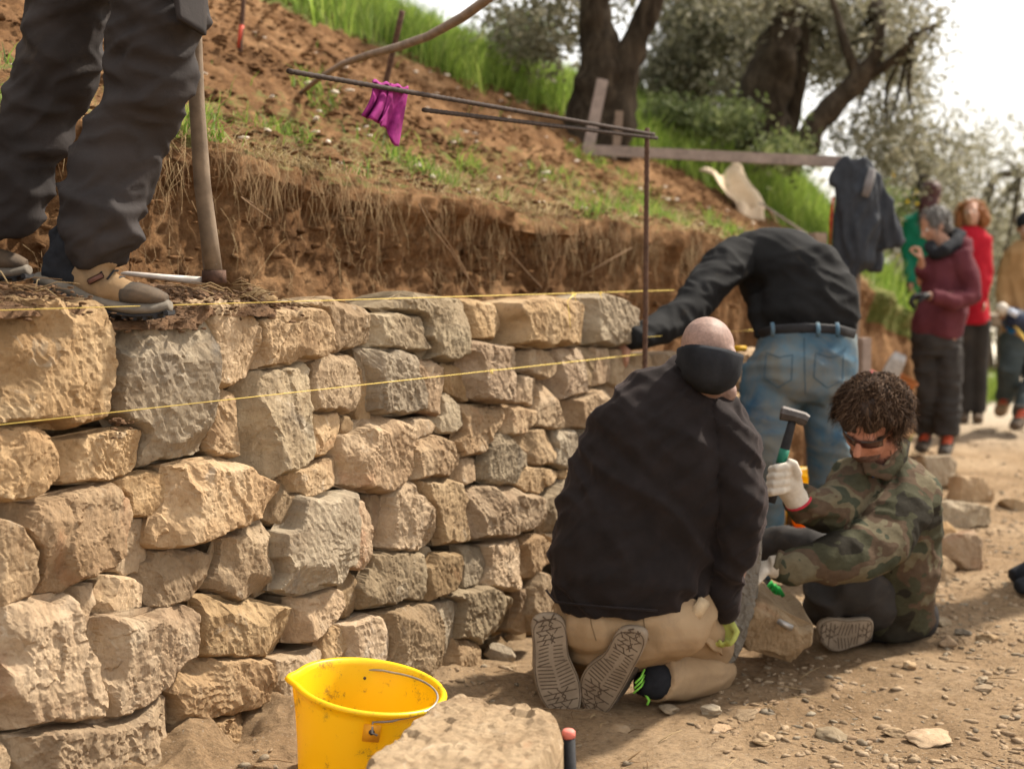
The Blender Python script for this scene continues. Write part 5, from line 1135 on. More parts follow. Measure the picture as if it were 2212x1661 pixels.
def hand(mb, w_, d, pn, s=1.0, curl=.6, thumb=1, spread=.0):
    """wrist w_, direction d, palm normal pn, curl 0 open .. 1 fist"""
    d = Vector(d).normalized(); pn = Vector(pn) - d * Vector(pn).dot(d); pn.normalize(); x = d.cross(pn); w_ = Vector(w_)
    k = s
    mb.tube([w_, w_ + d * .03 * k, w_ + d * .06 * k, w_ + d * .095 * k], [(.024 * k, .018 * k), (.034 * k, .018 * k), (.041 * k, .017 * k), (.039 * k, .013 * k)], 12, ref=x)
    for i, L in enumerate((.072, .080, .075, .058)):
        b0_ = w_ + d * .088 * k + x * (.030 - .020 * i) * k; a = 0; p = b0_; pts = [p - d * .02 * k, p]; cc = curl * (1 + .08 * (i - 1))
        for j, q in enumerate((.45, .32, .23)):
            a += cc * (1.35 if j < 2 else .8); dd = d * math.cos(a) + pn * math.sin(a) + x * spread * (1.5 - i) * .2; p = p + dd * L * q * k; pts.append(p)
        mb.tube(pts, [.0095 * k, .0100 * k, .0092 * k, .0085 * k, .0072 * k], 8)
    t0 = w_ + d * .03 * k + x * thumb * .030 * k
    t1 = t0 + (d * .55 + x * thumb * .7 + pn * .5 * curl).normalized() * .035 * k; t2 = t1 + (d * .75 + x * thumb * (.25 - .5 * curl) + pn * curl).normalized() * .030 * k; t3 = t2 + (d * .8 - x * thumb * .5 * curl + pn * .8 * curl).normalized() * .024 * k
    mb.tube([w_ + d * .015 * k, t0, t1, t2, t3], [.015 * k, .015 * k, .012 * k, .0105 * k, .008 * k], 8)
def hairball(root, c, r_, n, L, mat, massmat, seed=0, mask=None, curl=1.0, wdt=.004, name="hair", Mx=None, wave=1.0):
    """tufts of hair growing out of an ellipsoid"""
    g_ = random.Random(seed); Mx = Mx if Mx is not None else Matrix.Identity(3); V = []; F = []
    for _ in range(n):
        while True:
            v = Vector((g_.gauss(0, 1), g_.gauss(0, 1), g_.gauss(0, 1))).normalized()
            if mask is None or mask(v): break
        p = Vector(c) + Mx @ Vector((v.x * r_[0], v.y * r_[1], v.z * r_[2])); nrm = (Mx @ v).normalized()
        sw = mn.noise_vector(v * 2.6 + Vector((seed, 0, 0))) * 1.5; d = (nrm * .55 + sw * .8 + Vector((g_.gauss(0, .25), g_.gauss(0, .25), g_.gauss(0, .25))) + Vector((0, 0, -.15))).normalized()
        sd_ = d.cross(nrm); sd_ = sd_.normalized() if sd_.length > .01 else Vector((1, 0, 0)); ll = L * g_.uniform(.5, 1.2) * (1 + .5 * mn.noise(v * 3.3 + Vector((9, seed, 1)))); k0 = len(V)
        ph_ = mn.noise(v * 5) * 9
        for j in range(7):
            f_ = j / 6; q = p + d * ll * f_ + Vector((0, 0, -1)) * ll * f_ * f_ * .5 * curl - nrm * ll * f_ * f_ * .25; ww = wdt * (1 - .7 * f_); q += (sd_ * math.sin(f_ * 7 + ph_) + nrm * math.cos(f_ * 7 + ph_)) * ll * .16 * wave * f_
            V += [q - sd_ * ww, q + sd_ * ww]
        for j in range(6): F.append((k0 + 2 * j, k0 + 2 * j + 1, k0 + 2 * j + 3, k0 + 2 * j + 2))
    me = npmesh(name, [tuple(v) for v in V], F); n0 = len(me.polygons)
    return link(name, me, mat, root, smooth=True)
def lp(pts): return [P(u, v, d) for (u, v, d) in pts]
def rpx(r_, d): return r_ * d / FPX

def seam(mb, pts, r=.0022): mb.tube(pts, r, 5)
def fold(p, f, fz, seed, sh=.35):
    """soft cloth folds: sharp ridges, wide valleys"""
    q = Vector((p.x * f + p.z * sh * f, p.y * f, p.z * fz)) + Vector((seed * 7.3, seed * 1.9, 0)); q += mn.noise_vector(q * .6) * .7
    return (1 - 2.4 * abs(mn.noise(q))) - .4
# ---------------------------------------------- K: kneeling worker, black fleece
K = empty("person", P(1370, 1540, 4.0), "bald kneeling worker in a black fleece, black neck gaiter and khaki trousers seen from behind", "person")
mb = MB(); hd = P(1531, 768, 3.97)
L = head(mb, hd, (.55, .80, -.35), .97, up=(.12, .35, 1))
mb.ball(P(1570, 846, 4.03), (.030, .035, .035)); mb.tube([hd + Vector((-.01, -.02, -.03)), P(1525, 850, 4.03), P(1492, 900, 4.06)], [.052, .048, .05], 12)
mb.tube(lp([(1485, 885, 4.07), (1425, 1050, 4.05), (1370, 1280, 4.06)]), [(.10, .06), (.11, .07), (.11, .07)], 14, ref=Vector((1, 0, -.3)))
mb.tube(lp([(1580, 940, 4.02), (1622, 1090, 4.0), (1572, 1320, 4.12)]), [.045, .038, .025], 10); mb.tube(lp([(1350, 890, 4.05), (1285, 1070, 4.2), (1350, 1230, 4.45)]), [.045, .038, .025], 10)
mb.tube(lp([(1285, 1340, 4.07), (1252, 1395, 4.26), (1242, 1440, 4.42), (1240, 1470, 4.25), (1225, 1490, 4.1)]), [.06, .05, .04, .04, .035], 10); mb.tube(lp([(1440, 1330, 4.07), (1500, 1370, 4.16), (1530, 1402, 4.24), (1534, 1440, 4.24), (1470, 1460, 4.12), (1400, 1465, 4.05)]), [.06, .05, .035, .032, .035, .03], 10)
mb.blob("body", M['shaven'], K, .007, 5)
# trousers
mb = MB()
mb.tube(lp([(1357, 1255, 4.05), (1365, 1310, 4.05), (1375, 1355, 4.06), (1392, 1392, 4.10)]), [(rpx(163, 4), .13), (rpx(182, 4), .17), (rpx(186, 4), .16), (rpx(140, 4), .10)], 26, ref=Vector((1, 0, -.10)))
mb.ball(P(1280, 1338, 4.02), (.118, .14, .098)); mb.ball(P(1440, 1345, 4.02), (.130, .15, .098))
mb.tube(lp([(1445, 1325, 4.06), (1500, 1368, 4.14), (1535, 1405, 4.22), (1550, 1425, 4.26)]), [(.125, .10), (.108, .09), (.082, .07), (.058, .05)], 18)
mb.tube(lp([(1280, 1340, 4.06), (1250, 1390, 4.25), (1240, 1430, 4.42)]), [.11, .10, .08], 16); mb.tube(lp([(1240, 1450, 4.42), (1240, 1470, 4.25), (1250, 1485, 4.12)]), [.072, .065, .06], 14)
def kw(p, n): return 0
tk = mb.blob("trousers", M['khaki'], K, .008, 6, wfn=lambda p, n: .007 * fold(p, 7, 10, 2))
mb = MB(); mb.tube(lp([(1556, 1448, 4.24), (1520, 1452, 4.17), (1470, 1458, 4.10), (1432, 1460, 4.05), (1412, 1460, 4.02)]), [.060, .072, .074, .074, .078], 18)
mb.blob("lower_trouser_leg", M['khaki'], K, .008, 4, wfn=lambda p, n: .006 * fold(p, 6, 12, 5, 1.2))
M['kseam'] = simple("khaki_seam", (.17, .115, .065), .9)
from mathutils.bvhtree import BVHTree
def onmesh(o, u, v, lift=.001):
    b_ = BVHTree.FromPolygons([tuple(v_.co) for v_ in o.data.vertices], [tuple(p.vertices) for p in o.data.polygons]); o_ = Vector((0, 0, H)); r_ = (P(u, v, 1) - o_).normalized()
    h_ = b_.ray_cast(o_, r_); return h_[0] - r_ * lift if h_[0] is not None else None
def drawn(name, o, pts, r_, mat, parent, n=14):
    """thin seam laid along the surface of garment o through photo points"""
    q = []
    for i in range(len(pts) - 1):
        for k in range(n): f_ = k / n; h_ = onmesh(o, pts[i][0] * (1 - f_) + pts[i + 1][0] * f_, pts[i][1] * (1 - f_) + pts[i + 1][1] * f_); q += [h_] if h_ is not None else []
    if len(q) > 3: mb = MB(); mb.tube(q, r_, 5); return mb.build(name, mat, parent)
drawn("seam", tk, [(1272, 1318), (1278, 1350), (1288, 1385)], .0014, M['kseam'], K); drawn("seam", tk, [(1388, 1324), (1392, 1350), (1402, 1385)], .0014, M['kseam'], K)
mb = MB(); sheet("pocket_flap", (P(1492, 1330, 3.97), P(1540, 1345, 4.05)), (P(1515, 1385, 4.0), P(1556, 1415, 4.10)), 8, 8, lambda s, t: Vector((0, -.006, .004 * math.sin(s * 9))), M['khaki'], K, .008)
mb = MB(); mb.box(P(1508, 1318, 3.93), (.035, .02, .075), Matrix.Rotation(.55, 3, 'Y'), .004); mb.build("folding_rule", simple("pale_wood", (.50, .38, .24), .8), K)
# fleece
mb = MB()
mb.tube(lp([(1354, 1300, 4.02), (1356, 1235, 4.01), (1372, 1140, 4.02), (1402, 1040, 4.02), (1434, 950, 4.04), (1458, 890, 4.05), (1482, 852, 4.06), (1503, 826, 4.05), (1515, 806, 4.04)]),
        [(rpx(170, 4), .155), (rpx(178, 4), .17), (rpx(176, 4), .155), (rpx(172, 4), .15), (rpx(160, 4), .15), (rpx(132, 4), .13), (rpx(98, 4), .105), (rpx(66, 4), .085), (rpx(56, 4), .078)], 30, ref=[Vector((1, 0, -.02)), Vector((1, 0, -.08)), Vector((1, 0, -.22))] + [Vector((1, 0, -.36))] * 6)
mb.ball(P(1552, 905, 4.04), (.085, .09, .075))
mb.tube(lp([(1552, 905, 4.03), (1588, 985, 4.0), (1600, 1080, 3.98), (1586, 1180, 4.0), (1563, 1262, 4.04), (1555, 1332, 4.09)]), [(.080, .08), (.086, .09), (.074, .08), (.058, .064), (.045, .05), (.035, .04)], 20)
mb.tube(lp([(1372, 872, 4.07), (1330, 940, 4.12), (1295, 1040, 4.2), (1300, 1130, 4.34), (1350, 1210, 4.47)]), [.065, .07, .065, .055, .045], 18)
mb.blob("fleece", M['fleece'], K, .0085, 8, wfn=lambda p, n: .018 * fold(p, 3.4, 1.8, 8) + .015 * fold(p, 8, 3.2, 5, 1.1) + .006 * fold(p, 17, 10, 2, -.8))
mb = MB(); mb.tube([P(1180, 1275, 3.97), P(1200, 1300, 3.90), P(1270, 1308, 3.858), P(1350, 1314, 3.846), P(1420, 1319, 3.86)], .0035, 6); mb.build("hem", M['fleece'], K)
# gaiter
mb = MB(); fr = [P(1535, 762, 3.97), P(1534, 769, 3.968), P(1532, 782, 3.965), P(1530, 796, 3.968), P(1526, 812, 3.975), P(1520, 828, 3.985)]
mb.tube(fr, [(.090, .104), (.092, .107), (.092, .105), (.089, .101), (.077, .088), (.056, .064)], 32, ref=Vector((1, .2, -.22)), cap=False)
o = mb.build("neck_gaiter", M['gaiter'], K); md = o.modifiers.new("s", 'SOLIDIFY'); md.thickness = .006
for v in o.data.vertices: v.co += v.normal * .010 * mn.noise(Vector((v.co.x * 9, v.co.y * 9, v.co.z * 60)))
# shoes
def shoe_sole(name, poly, d, parent, yaw=0.0, lean=0.0, th=.022, grooves=True, seed=0, axis_=None):
    A = Vector((math.cos(yaw), math.sin(yaw), 0)); Nn = Vector((math.sin(yaw), -math.cos(yaw), 0)); B = (Vector((0, 0, 1)) - Nn * lean).normalized(); Nn = A.cross(B)
    cu = sum(p[0] for p in poly) / len(poly); cv = sum(p[1] for p in poly) / len(poly); c0 = P(cu, cv, d); o_ = Vector((0, 0, H)); pl = []
    for (u, v) in poly:
        r_ = P(u, v, 1) - o_; k = (c0 - o_).dot(Nn) / r_.dot(Nn); q = o_ + r_ * k - c0; pl.append((q.dot(A), q.dot(B)))
    b0_ = resample(pl, 64)
    for _ in range(3): b0_ = b0_ * .5 + (np.roll(b0_, 1, 0) + np.roll(b0_, -1, 0)) * .25
    cc = b0_.mean(0); rings = [(.0, .0, True), (.90, .0, 0), (.96, -.0012, 0), (1.0, -.004, 0), (1.01, -th * .6, 0), (1.0, -th, 0), (.93, -th - .004, 0)]
    V = [c0 + A * cc[0] + B * cc[1]]; F = []
    for f_, z_, _ in rings[1:]:
        for q in b0_:
            x, y = cc + (q - cc) * f_; V.append(c0 + A * x + B * y + Nn * z_)
    n = 64
    for i in range(n): F.append((0, 1 + i, 1 + (i + 1) % n))
    for j in range(5):
        for i in range(n): a = 1 + j * n + i; b_ = 1 + j * n + (i + 1) % n; F.append((a, a + n, b_ + n, b_))
    F.append(tuple(1 + 5 * n + i for i in range(n)))
    so = link(name, pymesh(name, V, F), M['sole'], parent)
    if grooves:
        # raised rims of the tread cut as thin dark channels
        ax = np.array(axis_, float) if axis_ else None
        if ax is None:
            u_, s_, vt = np.linalg.svd(b0_ - cc); ax = vt[0]
        if ax[1] < 0: ax = -ax
        px_ = np.array([ax[1], -ax[0]]); along = (b0_ - cc) @ ax; acr = (b0_ - cc) @ px_; lo, hi = along.min(), along.max(); g_ = random.Random(seed)
        def wid(a):
            m_ = np.abs(along - a) < .012; return (acr[m_].min(), acr[m_].max()) if m_.any() else (0, 0)
        mb = MB()
        def line(a1, c1, a2, c2, r_=.0016):
            p = cc + ax * a1 + px_ * c1; q = cc + ax * a2 + px_ * c2
            P0 = c0 + A * p[0] + B * p[1] + Nn * .0004; P1 = c0 + A * q[0] + B * q[1] + Nn * .0004; t_ = (P1 - P0).normalized(); sd_ = t_.cross(Nn).normalized(); n0 = len(mb.v)
            for (pp, sg) in ((P0, -1), (P0, 1), (P1, 1), (P1, -1)): mb.v.append(pp + sd_ * sg * r_)
            for (pp, sg) in ((P0, -1), (P0, 1), (P1, 1), (P1, -1)): mb.v.append(pp + sd_ * sg * r_ - Nn * .003)
            mb.f.append((n0, n0 + 1, n0 + 2, n0 + 3)); mb.f.append((n0 + 4, n0 + 7, n0 + 6, n0 + 5))
            for i in range(4): mb.f.append((n0 + i, n0 + 4 + i, n0 + 4 + (i + 1) % 4, n0 + (i + 1) % 4))
        a = lo + .012; k = 0
        while a < hi - .012:
            w0, w1 = wid(a); w0 += .012; w1 -= .012; f_ = (a - lo) / (hi - lo); mid = (w0 + w1) / 2
            if w1 - w0 > .02:
                kind = 'mid' if .56 < f_ < .72 else ('ball' if .3 < f_ <= .56 else 'x')
                if kind == 'mid': line(a, w0 + .004, a + .002, mid - .006); line(a + .003, mid + .008, a, w1 - .004)
                elif kind == 'ball': line(a + .010, w0, a, mid - .002); line(a, mid + .006, a + .009, w1)
                else:
                    line(a, w0, a - .001, w1) if k % 2 == 0 else line(a, w0 + .006, a, mid - .004)
                    s1 = 1 if k % 3 else -1; line(a, mid - .022, a + .013 * 1, mid - .022 + s1 * .012); line(a, mid + .014, a + .013, mid + .014 - s1 * .012); line(a, mid + .002, a + .013, mid + .002 + s1 * .009)
            a += .0115 if .3 < f_ < .72 else .0145; k += 1
        for i in range(64):
            q0 = cc + (b0_[i] - cc) * .93; q1 = cc + (b0_[(i + 1) % 64] - cc) * .93; a1 = (q0 - cc) @ ax; c1 = (q0 - cc) @ px_; a2 = (q1 - cc) @ ax; c2 = (q1 - cc) @ px_; line(a1, c1, a2, c2, .0010)
        mb.build("tread", M['groove'], so, False)
    return so
kz = lambda x, y: ((1900 + x / 2.076) / 1.7184, (1900 + y / 2.076) / 1.7184)
LS = [kz(x, y) for x, y in [(150, 870), (175, 815), (250, 795), (340, 792), (395, 815), (420, 880), (430, 1000), (432, 1090), (470, 1180), (520, 1280), (540, 1400), (530, 1520), (500, 1600), (440, 1635), (380, 1625), (300, 1560), (230, 1470), (185, 1350), (165, 1200), (170, 1050)]]
RS = [kz(x, y) for x, y in [(820, 905), (880, 898), (980, 905), (1035, 925), (1045, 960), (1025, 1040), (980, 1130), (930, 1220), (880, 1320), (810, 1440), (745, 1545), (680, 1595), (610, 1590), (555, 1530), (525, 1440), (515, 1330), (535, 1255), (600, 1170), (690, 1120), (740, 1060), (780, 960)]]
for (pl_, d_, yw, nm, uppr) in ((LS, 3.93, .12, 5, lp([(1190, 1355, 4.0), (1196, 1430, 4.01), (1212, 1500, 4.02), (1220, 1540, 3.99)])), (RS, 3.90, -.35, 6, lp([(1372, 1362, 3.99), (1365, 1410, 3.99), (1330, 1470, 3.99), (1290, 1520, 3.97)]))):
    sh_ = empty("shoe", P(pl_[0][0], pl_[0][1], d_), None); sh_.parent = K; sh_.matrix_parent_inverse = Matrix.Translation(-Vector(K.location))
    bpy.context.view_layer.update()
    S = MB(); S.tube(uppr, [(.034, .045), (.038, .05), (.045, .045), (.038, .028)], 16); S.tube([uppr[0], uppr[1] + Vector((.0, .08, .02))], [.04, .042], 12)
    K_loc = K.location.copy()
    o1 = S.blob("shoe_upper", M['boot'], K, .007, 4, .003, (20, 20, 20))
    so = shoe_sole("shoe_sole", pl_, d_, K, yw, -.16 if nm == 5 else -.25, .026, True, nm)
    bpy.data.objects.remove(sh_)
mb = MB()
for k in range(3): mb.tube(lp([(1372 - 2 * k, 1475 + k * 22 / 2, 3.945), (1385, 1462 + k * 10, 3.95), (1392, 1445 + k * 12, 3.97)]), .003, 6)
mb.tube(lp([(1395, 1500, 3.97), (1402, 1512, 3.97), (1398, 1522, 3.97)]), .004, 6); mb.build("green_laces", M['dlace'], K)
mb = MB(); mb.tube(lp([(1425, 1468, 4.02), (1405, 1470, 4.0), (1385, 1465, 3.99)]), [.058, .052, .045], 14); mb.build("sock", M['gaiter'], K)
mb = MB(); hand(mb, P(1563, 1326, 4.08), (.0, .15, -1), (-.5, -.9, 0), .85, .75, -1); mb.blob("glove", M['limeglove'], K, .0045, 2)

# ---------------------------------------------- B: bent worker in jeans
B_ = empty("person", P(1680, 1280, 5.6), "worker in a black long sleeved top and blue jeans bending over the wall", "person")
mb = MB(); mb.tube(lp([(1745, 720, 5.62), (1742, 645, 5.65), (1715, 600, 5.70), (1670, 572, 5.75), (1620, 565, 5.78)]), [.085, .085, .08, .07, .05], 14)
head(mb, P(1668, 650, 6.12), (-.3, .3, -.9), 1.0, (-.6, .6, .3)); mb.tube(lp([(1640, 580, 5.82), (1660, 620, 6.05)]), [.06, .055], 10)
mb.tube(lp([(1600, 560, 5.70), (1565, 582, 5.62), (1525, 627, 5.52), (1480, 677, 5.42), (1430, 711, 5.32), (1362, 737, 5.2)]), [.04, .04, .035, .03, .028, .024], 10); mb.tube(lp([(1640, 570, 5.85), (1680, 660, 6.0), (1690, 740, 6.0)]), [.05, .04, .028], 10)
for q in ([(1690, 760, 5.6), (1650, 980, 5.5), (1640, 1240, 5.62)], [(1790, 760, 5.62), (1790, 960, 5.55), (1800, 1230, 5.7)]): mb.tube(lp(q), [.09, .06, .045], 12)
hand(mb, P(1362, 737, 5.2), (-.7, .35, -.6), (-.3, .5, -.6), 1, .5, 1); hand(mb, P(1690, 740, 6.0), (-.7, .2, -.6), (0, -1, 0), 1, .5, -1)
mb.blob("body", M['skin'], B_, .008, 4)
mb = MB()
mb.tube(lp([(1745, 715, 5.60), (1744, 740, 5.60), (1735, 790, 5.58), (1728, 840, 5.58), (1725, 862, 5.58)]), [(.185, .13), (.200, .15), (.215, .17), (.215, .17), (.17, .14)], 26, ref=Vector((1, 0, .05)))
mb.tube(lp([(1676, 800, 5.58), (1660, 880, 5.55), (1648, 960, 5.50), (1660, 1020, 5.50), (1652, 1120, 5.55), (1645, 1236, 5.60)]), [(.135, .13), (.118, .12), (.095, .10), (.080, .085), (.075, .08), (.075, .08)], 20)
mb.tube(lp([(1775, 800, 5.60), (1786, 880, 5.58), (1790, 950, 5.56), (1790, 1010, 5.58), (1795, 1110, 5.62), (1800, 1226, 5.68)]), [(.125, .13), (.105, .12), (.085, .095), (.080, .085), (.075, .08), (.075, .08)], 20)
mb.ball(P(1690, 800, 5.52), (.11, .12, .12)); mb.ball(P(1775, 798, 5.54), (.105, .12, .12))
jn = mb.blob("jeans", M['jeans'], B_, .009, 6, wfn=lambda p, n: .009 * fold(p, 6, 11, 5, .7))
mb = MB(); mb.tube(lp([(1641, 722, 5.5), (1670, 712, 5.43), (1740, 708, 5.405), (1810, 712, 5.43), (1847, 722, 5.5)]), [(.004, .018)] * 5, 8, ref=Vector((0, 1, 0))); mb.build("belt", M['black'], B_)
for u in (1668, 1766, 1808):
    mb = MB(); mb.tube(lp([(u, 697, 5.41), (u + 2, 712, 5.392), (u + 1, 728, 5.40)]), [(.008, .003)] * 3, 6, ref=Vector((1, 0, 0))); mb.build("belt_loop", M['jeans'], B_)
M['jthread'] = simple("jeans_thread", (.045, .085, .12), .9)
drawn("back_seam", jn, [(1737, 730), (1738, 790), (1740, 855)], .0018, M['jthread'], B_)
for (a0, a1) in ((1655, 1712), (1762, 1822)): drawn("back_pocket", jn, [(a0, 762), ((a0 + a1) / 2, 772), (a1, 766), (a1 - 2, 820), ((a0 + a1) / 2 - 4, 838), (a0 - 4, 815), (a0, 762)], .0018, M['jthread'], B_)
mb = MB()
mb.tube(lp([(1748, 716, 5.60), (1748, 685, 5.60), (1742, 640, 5.62), (1722, 596, 5.65), (1690, 572, 5.70), (1650, 562, 5.74), (1610, 562, 5.77), (1585, 566, 5.78)]),
        [(.182, .13), (.197, .15), (.196, .155), (.178, .15), (.150, .145), (.132, .135), (.115, .12), (.075, .08)], 28, ref=[Vector((1, 0, 0)), Vector((1, 0, .05)), Vector((1, 0, .3)), Vector((.8, 0, .6)), Vector((.5, 0, 1)), Vector((.2, 0, 1)), Vector((.1, 0, 1)), Vector((.1, 0, 1))])
mb.tube(lp([(1600, 555, 5.70), (1565, 580, 5.62), (1525, 625, 5.52), (1480, 675, 5.42), (1430, 710, 5.32), (1385, 730, 5.22), (1358, 735, 5.18)]), [(.085, .085), (.090, .09), (.078, .08), (.066, .07), (.062, .06), (.050, .05), (.036, .04)], 20)
mb.tube(lp([(1640, 570, 5.88), (1670, 640, 5.98), (1685, 700, 6.0), (1690, 735, 6.0)]), [.07, .065, .055, .045], 14)
mb.tube(lp([(1632, 640, 5.66), (1648, 700, 5.6), (1636, 735, 5.56)]), [.05, .045, .02], 12); mb.ball(P(1650, 612, 5.74), (.10, .10, .10))
mb.blob("shirt", M['blackshirt'], B_, .009, 6, wfn=lambda p, n: .013 * fold(p, 4, 5.5, 12, -1.2) + .006 * fold(p, 11, 12, 3, .8))
for (a0, b0_) in (((1640, 1240, 5.60), (1615, 1262, 5.40)), ((1800, 1232, 5.68), (1800, 1256, 5.48))):
    mb = MB(); p = P(*a0); mb.tube([p + Vector((0, .03, .03)), p + Vector((0, 0, -.03)), Vector((P(*b0_).x, P(*b0_).y, .035))], [(.045, .05), (.05, .05), (.045, .03)], 12); mb.blob("boot", M['boot'], B_, .008, 3)

# ---------------------------------------------- C: sitting worker in camouflage
Cc = empty("person", P(1900, 1390, 4.75), "worker with messy brown hair and a camouflage jacket sitting on the ground raising a hammer", "person")
hc = P(1880, 918, 4.46); fdir = Vector((-.56, -.64, -.56)); upv = Vector((-.10, -.50, 1))
mb = MB(); L = head(mb, hc, fdir, 1.0, upv)
mb.tube([hc + Vector((.03, .05, -.04)), P(1910, 1010, 4.60), P(1915, 1050, 4.66)], [.062, .062, .07], 12)
mb.tube(lp([(1915, 1040, 4.66), (1930, 1180, 4.72), (1930, 1330, 4.78)]), [(.13, .08), (.13, .09), (.14, .10)], 14)
mb.tube(lp([(1840, 1040, 4.55), (1775, 1095, 4.45), (1715, 1060, 4.32)]), [.05, .042, .03], 10); mb.tube(lp([(1960, 1060, 4.58), (1860, 1190, 4.4), (1680, 1225, 4.32)]), [.05, .045, .03], 10)
mb.tube(lp([(1945, 1330, 4.82), (1890, 1297, 4.74), (1838, 1262, 4.65), (1806, 1262, 4.60), (1794, 1296, 4.66), (1810, 1330, 4.77), (1850, 1350, 4.87)]), [.06, .055, .05, .04, .035, .035, .03], 12); mb.tube(lp([(1900, 1310, 4.9), (1820, 1240, 4.96), (1740, 1182, 5.03), (1690, 1176, 5.1)]), [.06, .055, .045, .04], 12)
mb.blob("body", M['redskin'], Cc, .006, 4); 
M['lens'] = simple("tinted_lens", (.055, .018, .014), .15, .1, 20, 0, spec=.6)
mb = MB(); Mh = frame(fdir, upv)
mb.tube([hc + Mh @ Vector((x_, math.sqrt(max(0, 1 - (x_ / .085) ** 2)) * .092, -.002)) for x_ in np.linspace(-.066, .066, 11)], [(.0025, .015)] * 11, 10, ref=Mh @ Vector((0, 1, 0)))
mb.build("tinted_glasses", M['lens'], Cc); mb = MB()
for sg in (-1, 1): mb.tube([hc + Mh @ Vector((sg * .012, .098, .012)), hc + Mh @ Vector((sg * .035, .090, .014)), hc + Mh @ Vector((sg * .062, .066, .012)), hc + Mh @ Vector((sg * .078, .01, .008))], .0022, 6)
mb.build("glasses_frame", M['darkiron'], Cc)
mb = MB(); mb.ball(hc + Mh @ Vector((0, .044, -.075)), (.050, .045, .035), Mh); mb.ball(hc + Mh @ Vector((0, .060, -.064)), (.030, .038, .012), Mh)
be = mb.build("beard_shadow", simple("stubble", (.11, .060, .042), .9, .4, 160, .8, .003), Cc)
hairc = hc + Mh @ Vector((0, -.018, .040)); mb = MB(); mb.ball(hairc + Mh @ Vector((0, -.006, .016)), (.100, .112, .094), Mh); mb.ball(hc + Mh @ Vector((0, -.05, -.01)), (.08, .07, .075), Mh)
def hw(p, n): return .012 * mn.noise(p * 22)
hb = mb.blob("hair", M['hairmass'], Cc, .006, 3, wfn=lambda p, n: .022 * mn.noise(p * 17) + .010 * mn.noise(p * 40))
def hmask(v): return v.z > -.05 or v.y < -.1
h1 = hairball(hb, hairc + Mh @ Vector((0, -.006, .014)), (.103, .116, .100), 9500, .042, M['hairbrown'], None, 3, lambda v: (v.z > -.3 and (v.y < .42 or v.z > .42)), 1.3, .0020, "hair_strands", Mh, .95)
h2 = hairball(hb, hc + Mh @ Vector((0, -.05, -.02)), (.085, .075, .085), 1600, .045, M['hairbrown'], None, 8, lambda v: v.y < .3, 1.0, .0018, "nape_strands", Mh)
mb = MB()
mb.tube(lp([(1925, 1350, 4.80), (1928, 1290, 4.78), (1930, 1210, 4.74), (1928, 1130, 4.70), (1922, 1070, 4.67), (1914, 1025, 4.63), (1908, 1000, 4.60)]), [(.135, .13), (.150, .15), (.152, .15), (.165, .15), (.165, .14), (.105, .10), (.07, .075)], 26, ref=Vector((1, .3, -.12)))
mb.tube(lp([(1850, 1035, 4.58), (1820, 1075, 4.50), (1785, 1098, 4.42), (1745, 1086, 4.36), (1716, 1068, 4.31)]), [(.080, .08), (.078, .08), (.075, .075), (.068, .066), (.052, .052)], 18)
mb.tube(lp([(1965, 1050, 4.60), (1945, 1110, 4.50), (1905, 1165, 4.42), (1850, 1200, 4.36), (1770, 1212, 4.32), (1700, 1220, 4.30), (1672, 1222, 4.29)]), [(.085, .085), (.092, .09), (.090, .085), (.082, .08), (.074, .07), (.062, .055), (.050, .045)], 20)
mb.tube(lp([(1870, 985, 4.50), (1850, 1040, 4.50), (1845, 1110, 4.52), (1830, 1180, 4.56)]), [(.012, .03), (.03, .05), (.05, .07), (.04, .07)], 12)
mb.tube(lp([(2000, 1330, 4.85), (1975, 1345, 4.80), (1940, 1340, 4.70)]), [.03, .05, .03], 10)
mb.blob("jacket", M['camo'], Cc, .0085, 5, wfn=lambda p, n: .013 * fold(p, 5.5, 6, 15, -.8) + .006 * fold(p, 13, 13, 7, .6))
mb = MB(); mb.tube([P(1862, 975, 4.46), P(1880, 1012, 4.44), P(1915, 1022, 4.46), P(1945, 985, 4.50), P(1958, 950, 4.55)], [(.004, .012), (.006, .026), (.006, .028), (.006, .026), (.004, .016)], 10, ref=Vector((0, -1, .2))); mb.build("collar", M['camo'], Cc)
mb = MB(); mb.tube([P(1868, 985, 4.50), P(1890, 1020, 4.48), P(1922, 1010, 4.50), P(1944, 965, 4.54)], [.010, .020, .020, .012], 10); mb.build("blue_shirt", M['bluecloth'], Cc)
sheet("chest_pocket", (P(1862, 1120, 4.46), P(1925, 1095, 4.46)), (P(1870, 1160, 4.44), P(1930, 1150, 4.43)), 8, 5, lambda s, t: Vector((0, -.05 - .01 * math.sin(s * 3), 0)), M['camo'], Cc, .008)
mb = MB(); mb.tube(lp([(1688, 1190, 4.27), (1676, 1222, 4.25), (1686, 1254, 4.27)]), .010, 8); mb.build("sleeve_cuff", M['camo'], Cc)
mb = MB()
mb.ball(P(1928, 1330, 4.84), (.16, .14, .11))
mb.tube(lp([(1945, 1330, 4.80), (1890, 1295, 4.72), (1830, 1255, 4.62), (1785, 1256, 4.56)]), [(.115, .10), (.112, .10), (.098, .095), (.070, .07)], 20)
mb.tube(lp([(1782, 1268, 4.57), (1778, 1300, 4.64), (1800, 1332, 4.76), (1850, 1350, 4.86)]), [.072, .072, .066, .056], 18)
mb.tube(lp([(1905, 1320, 4.92), (1820, 1240, 4.96), (1740, 1180, 5.02), (1690, 1172, 5.1)]), [.10, .09, .075, .065], 18); mb.tube(lp([(1690, 1175, 5.1), (1640, 1190, 5.12), (1600, 1230, 5.1)]), [.07, .065, .05], 14)
mb.blob("trousers", M['greypants'], Cc, .009, 7, .013, (7, 7, 9), seed=6)
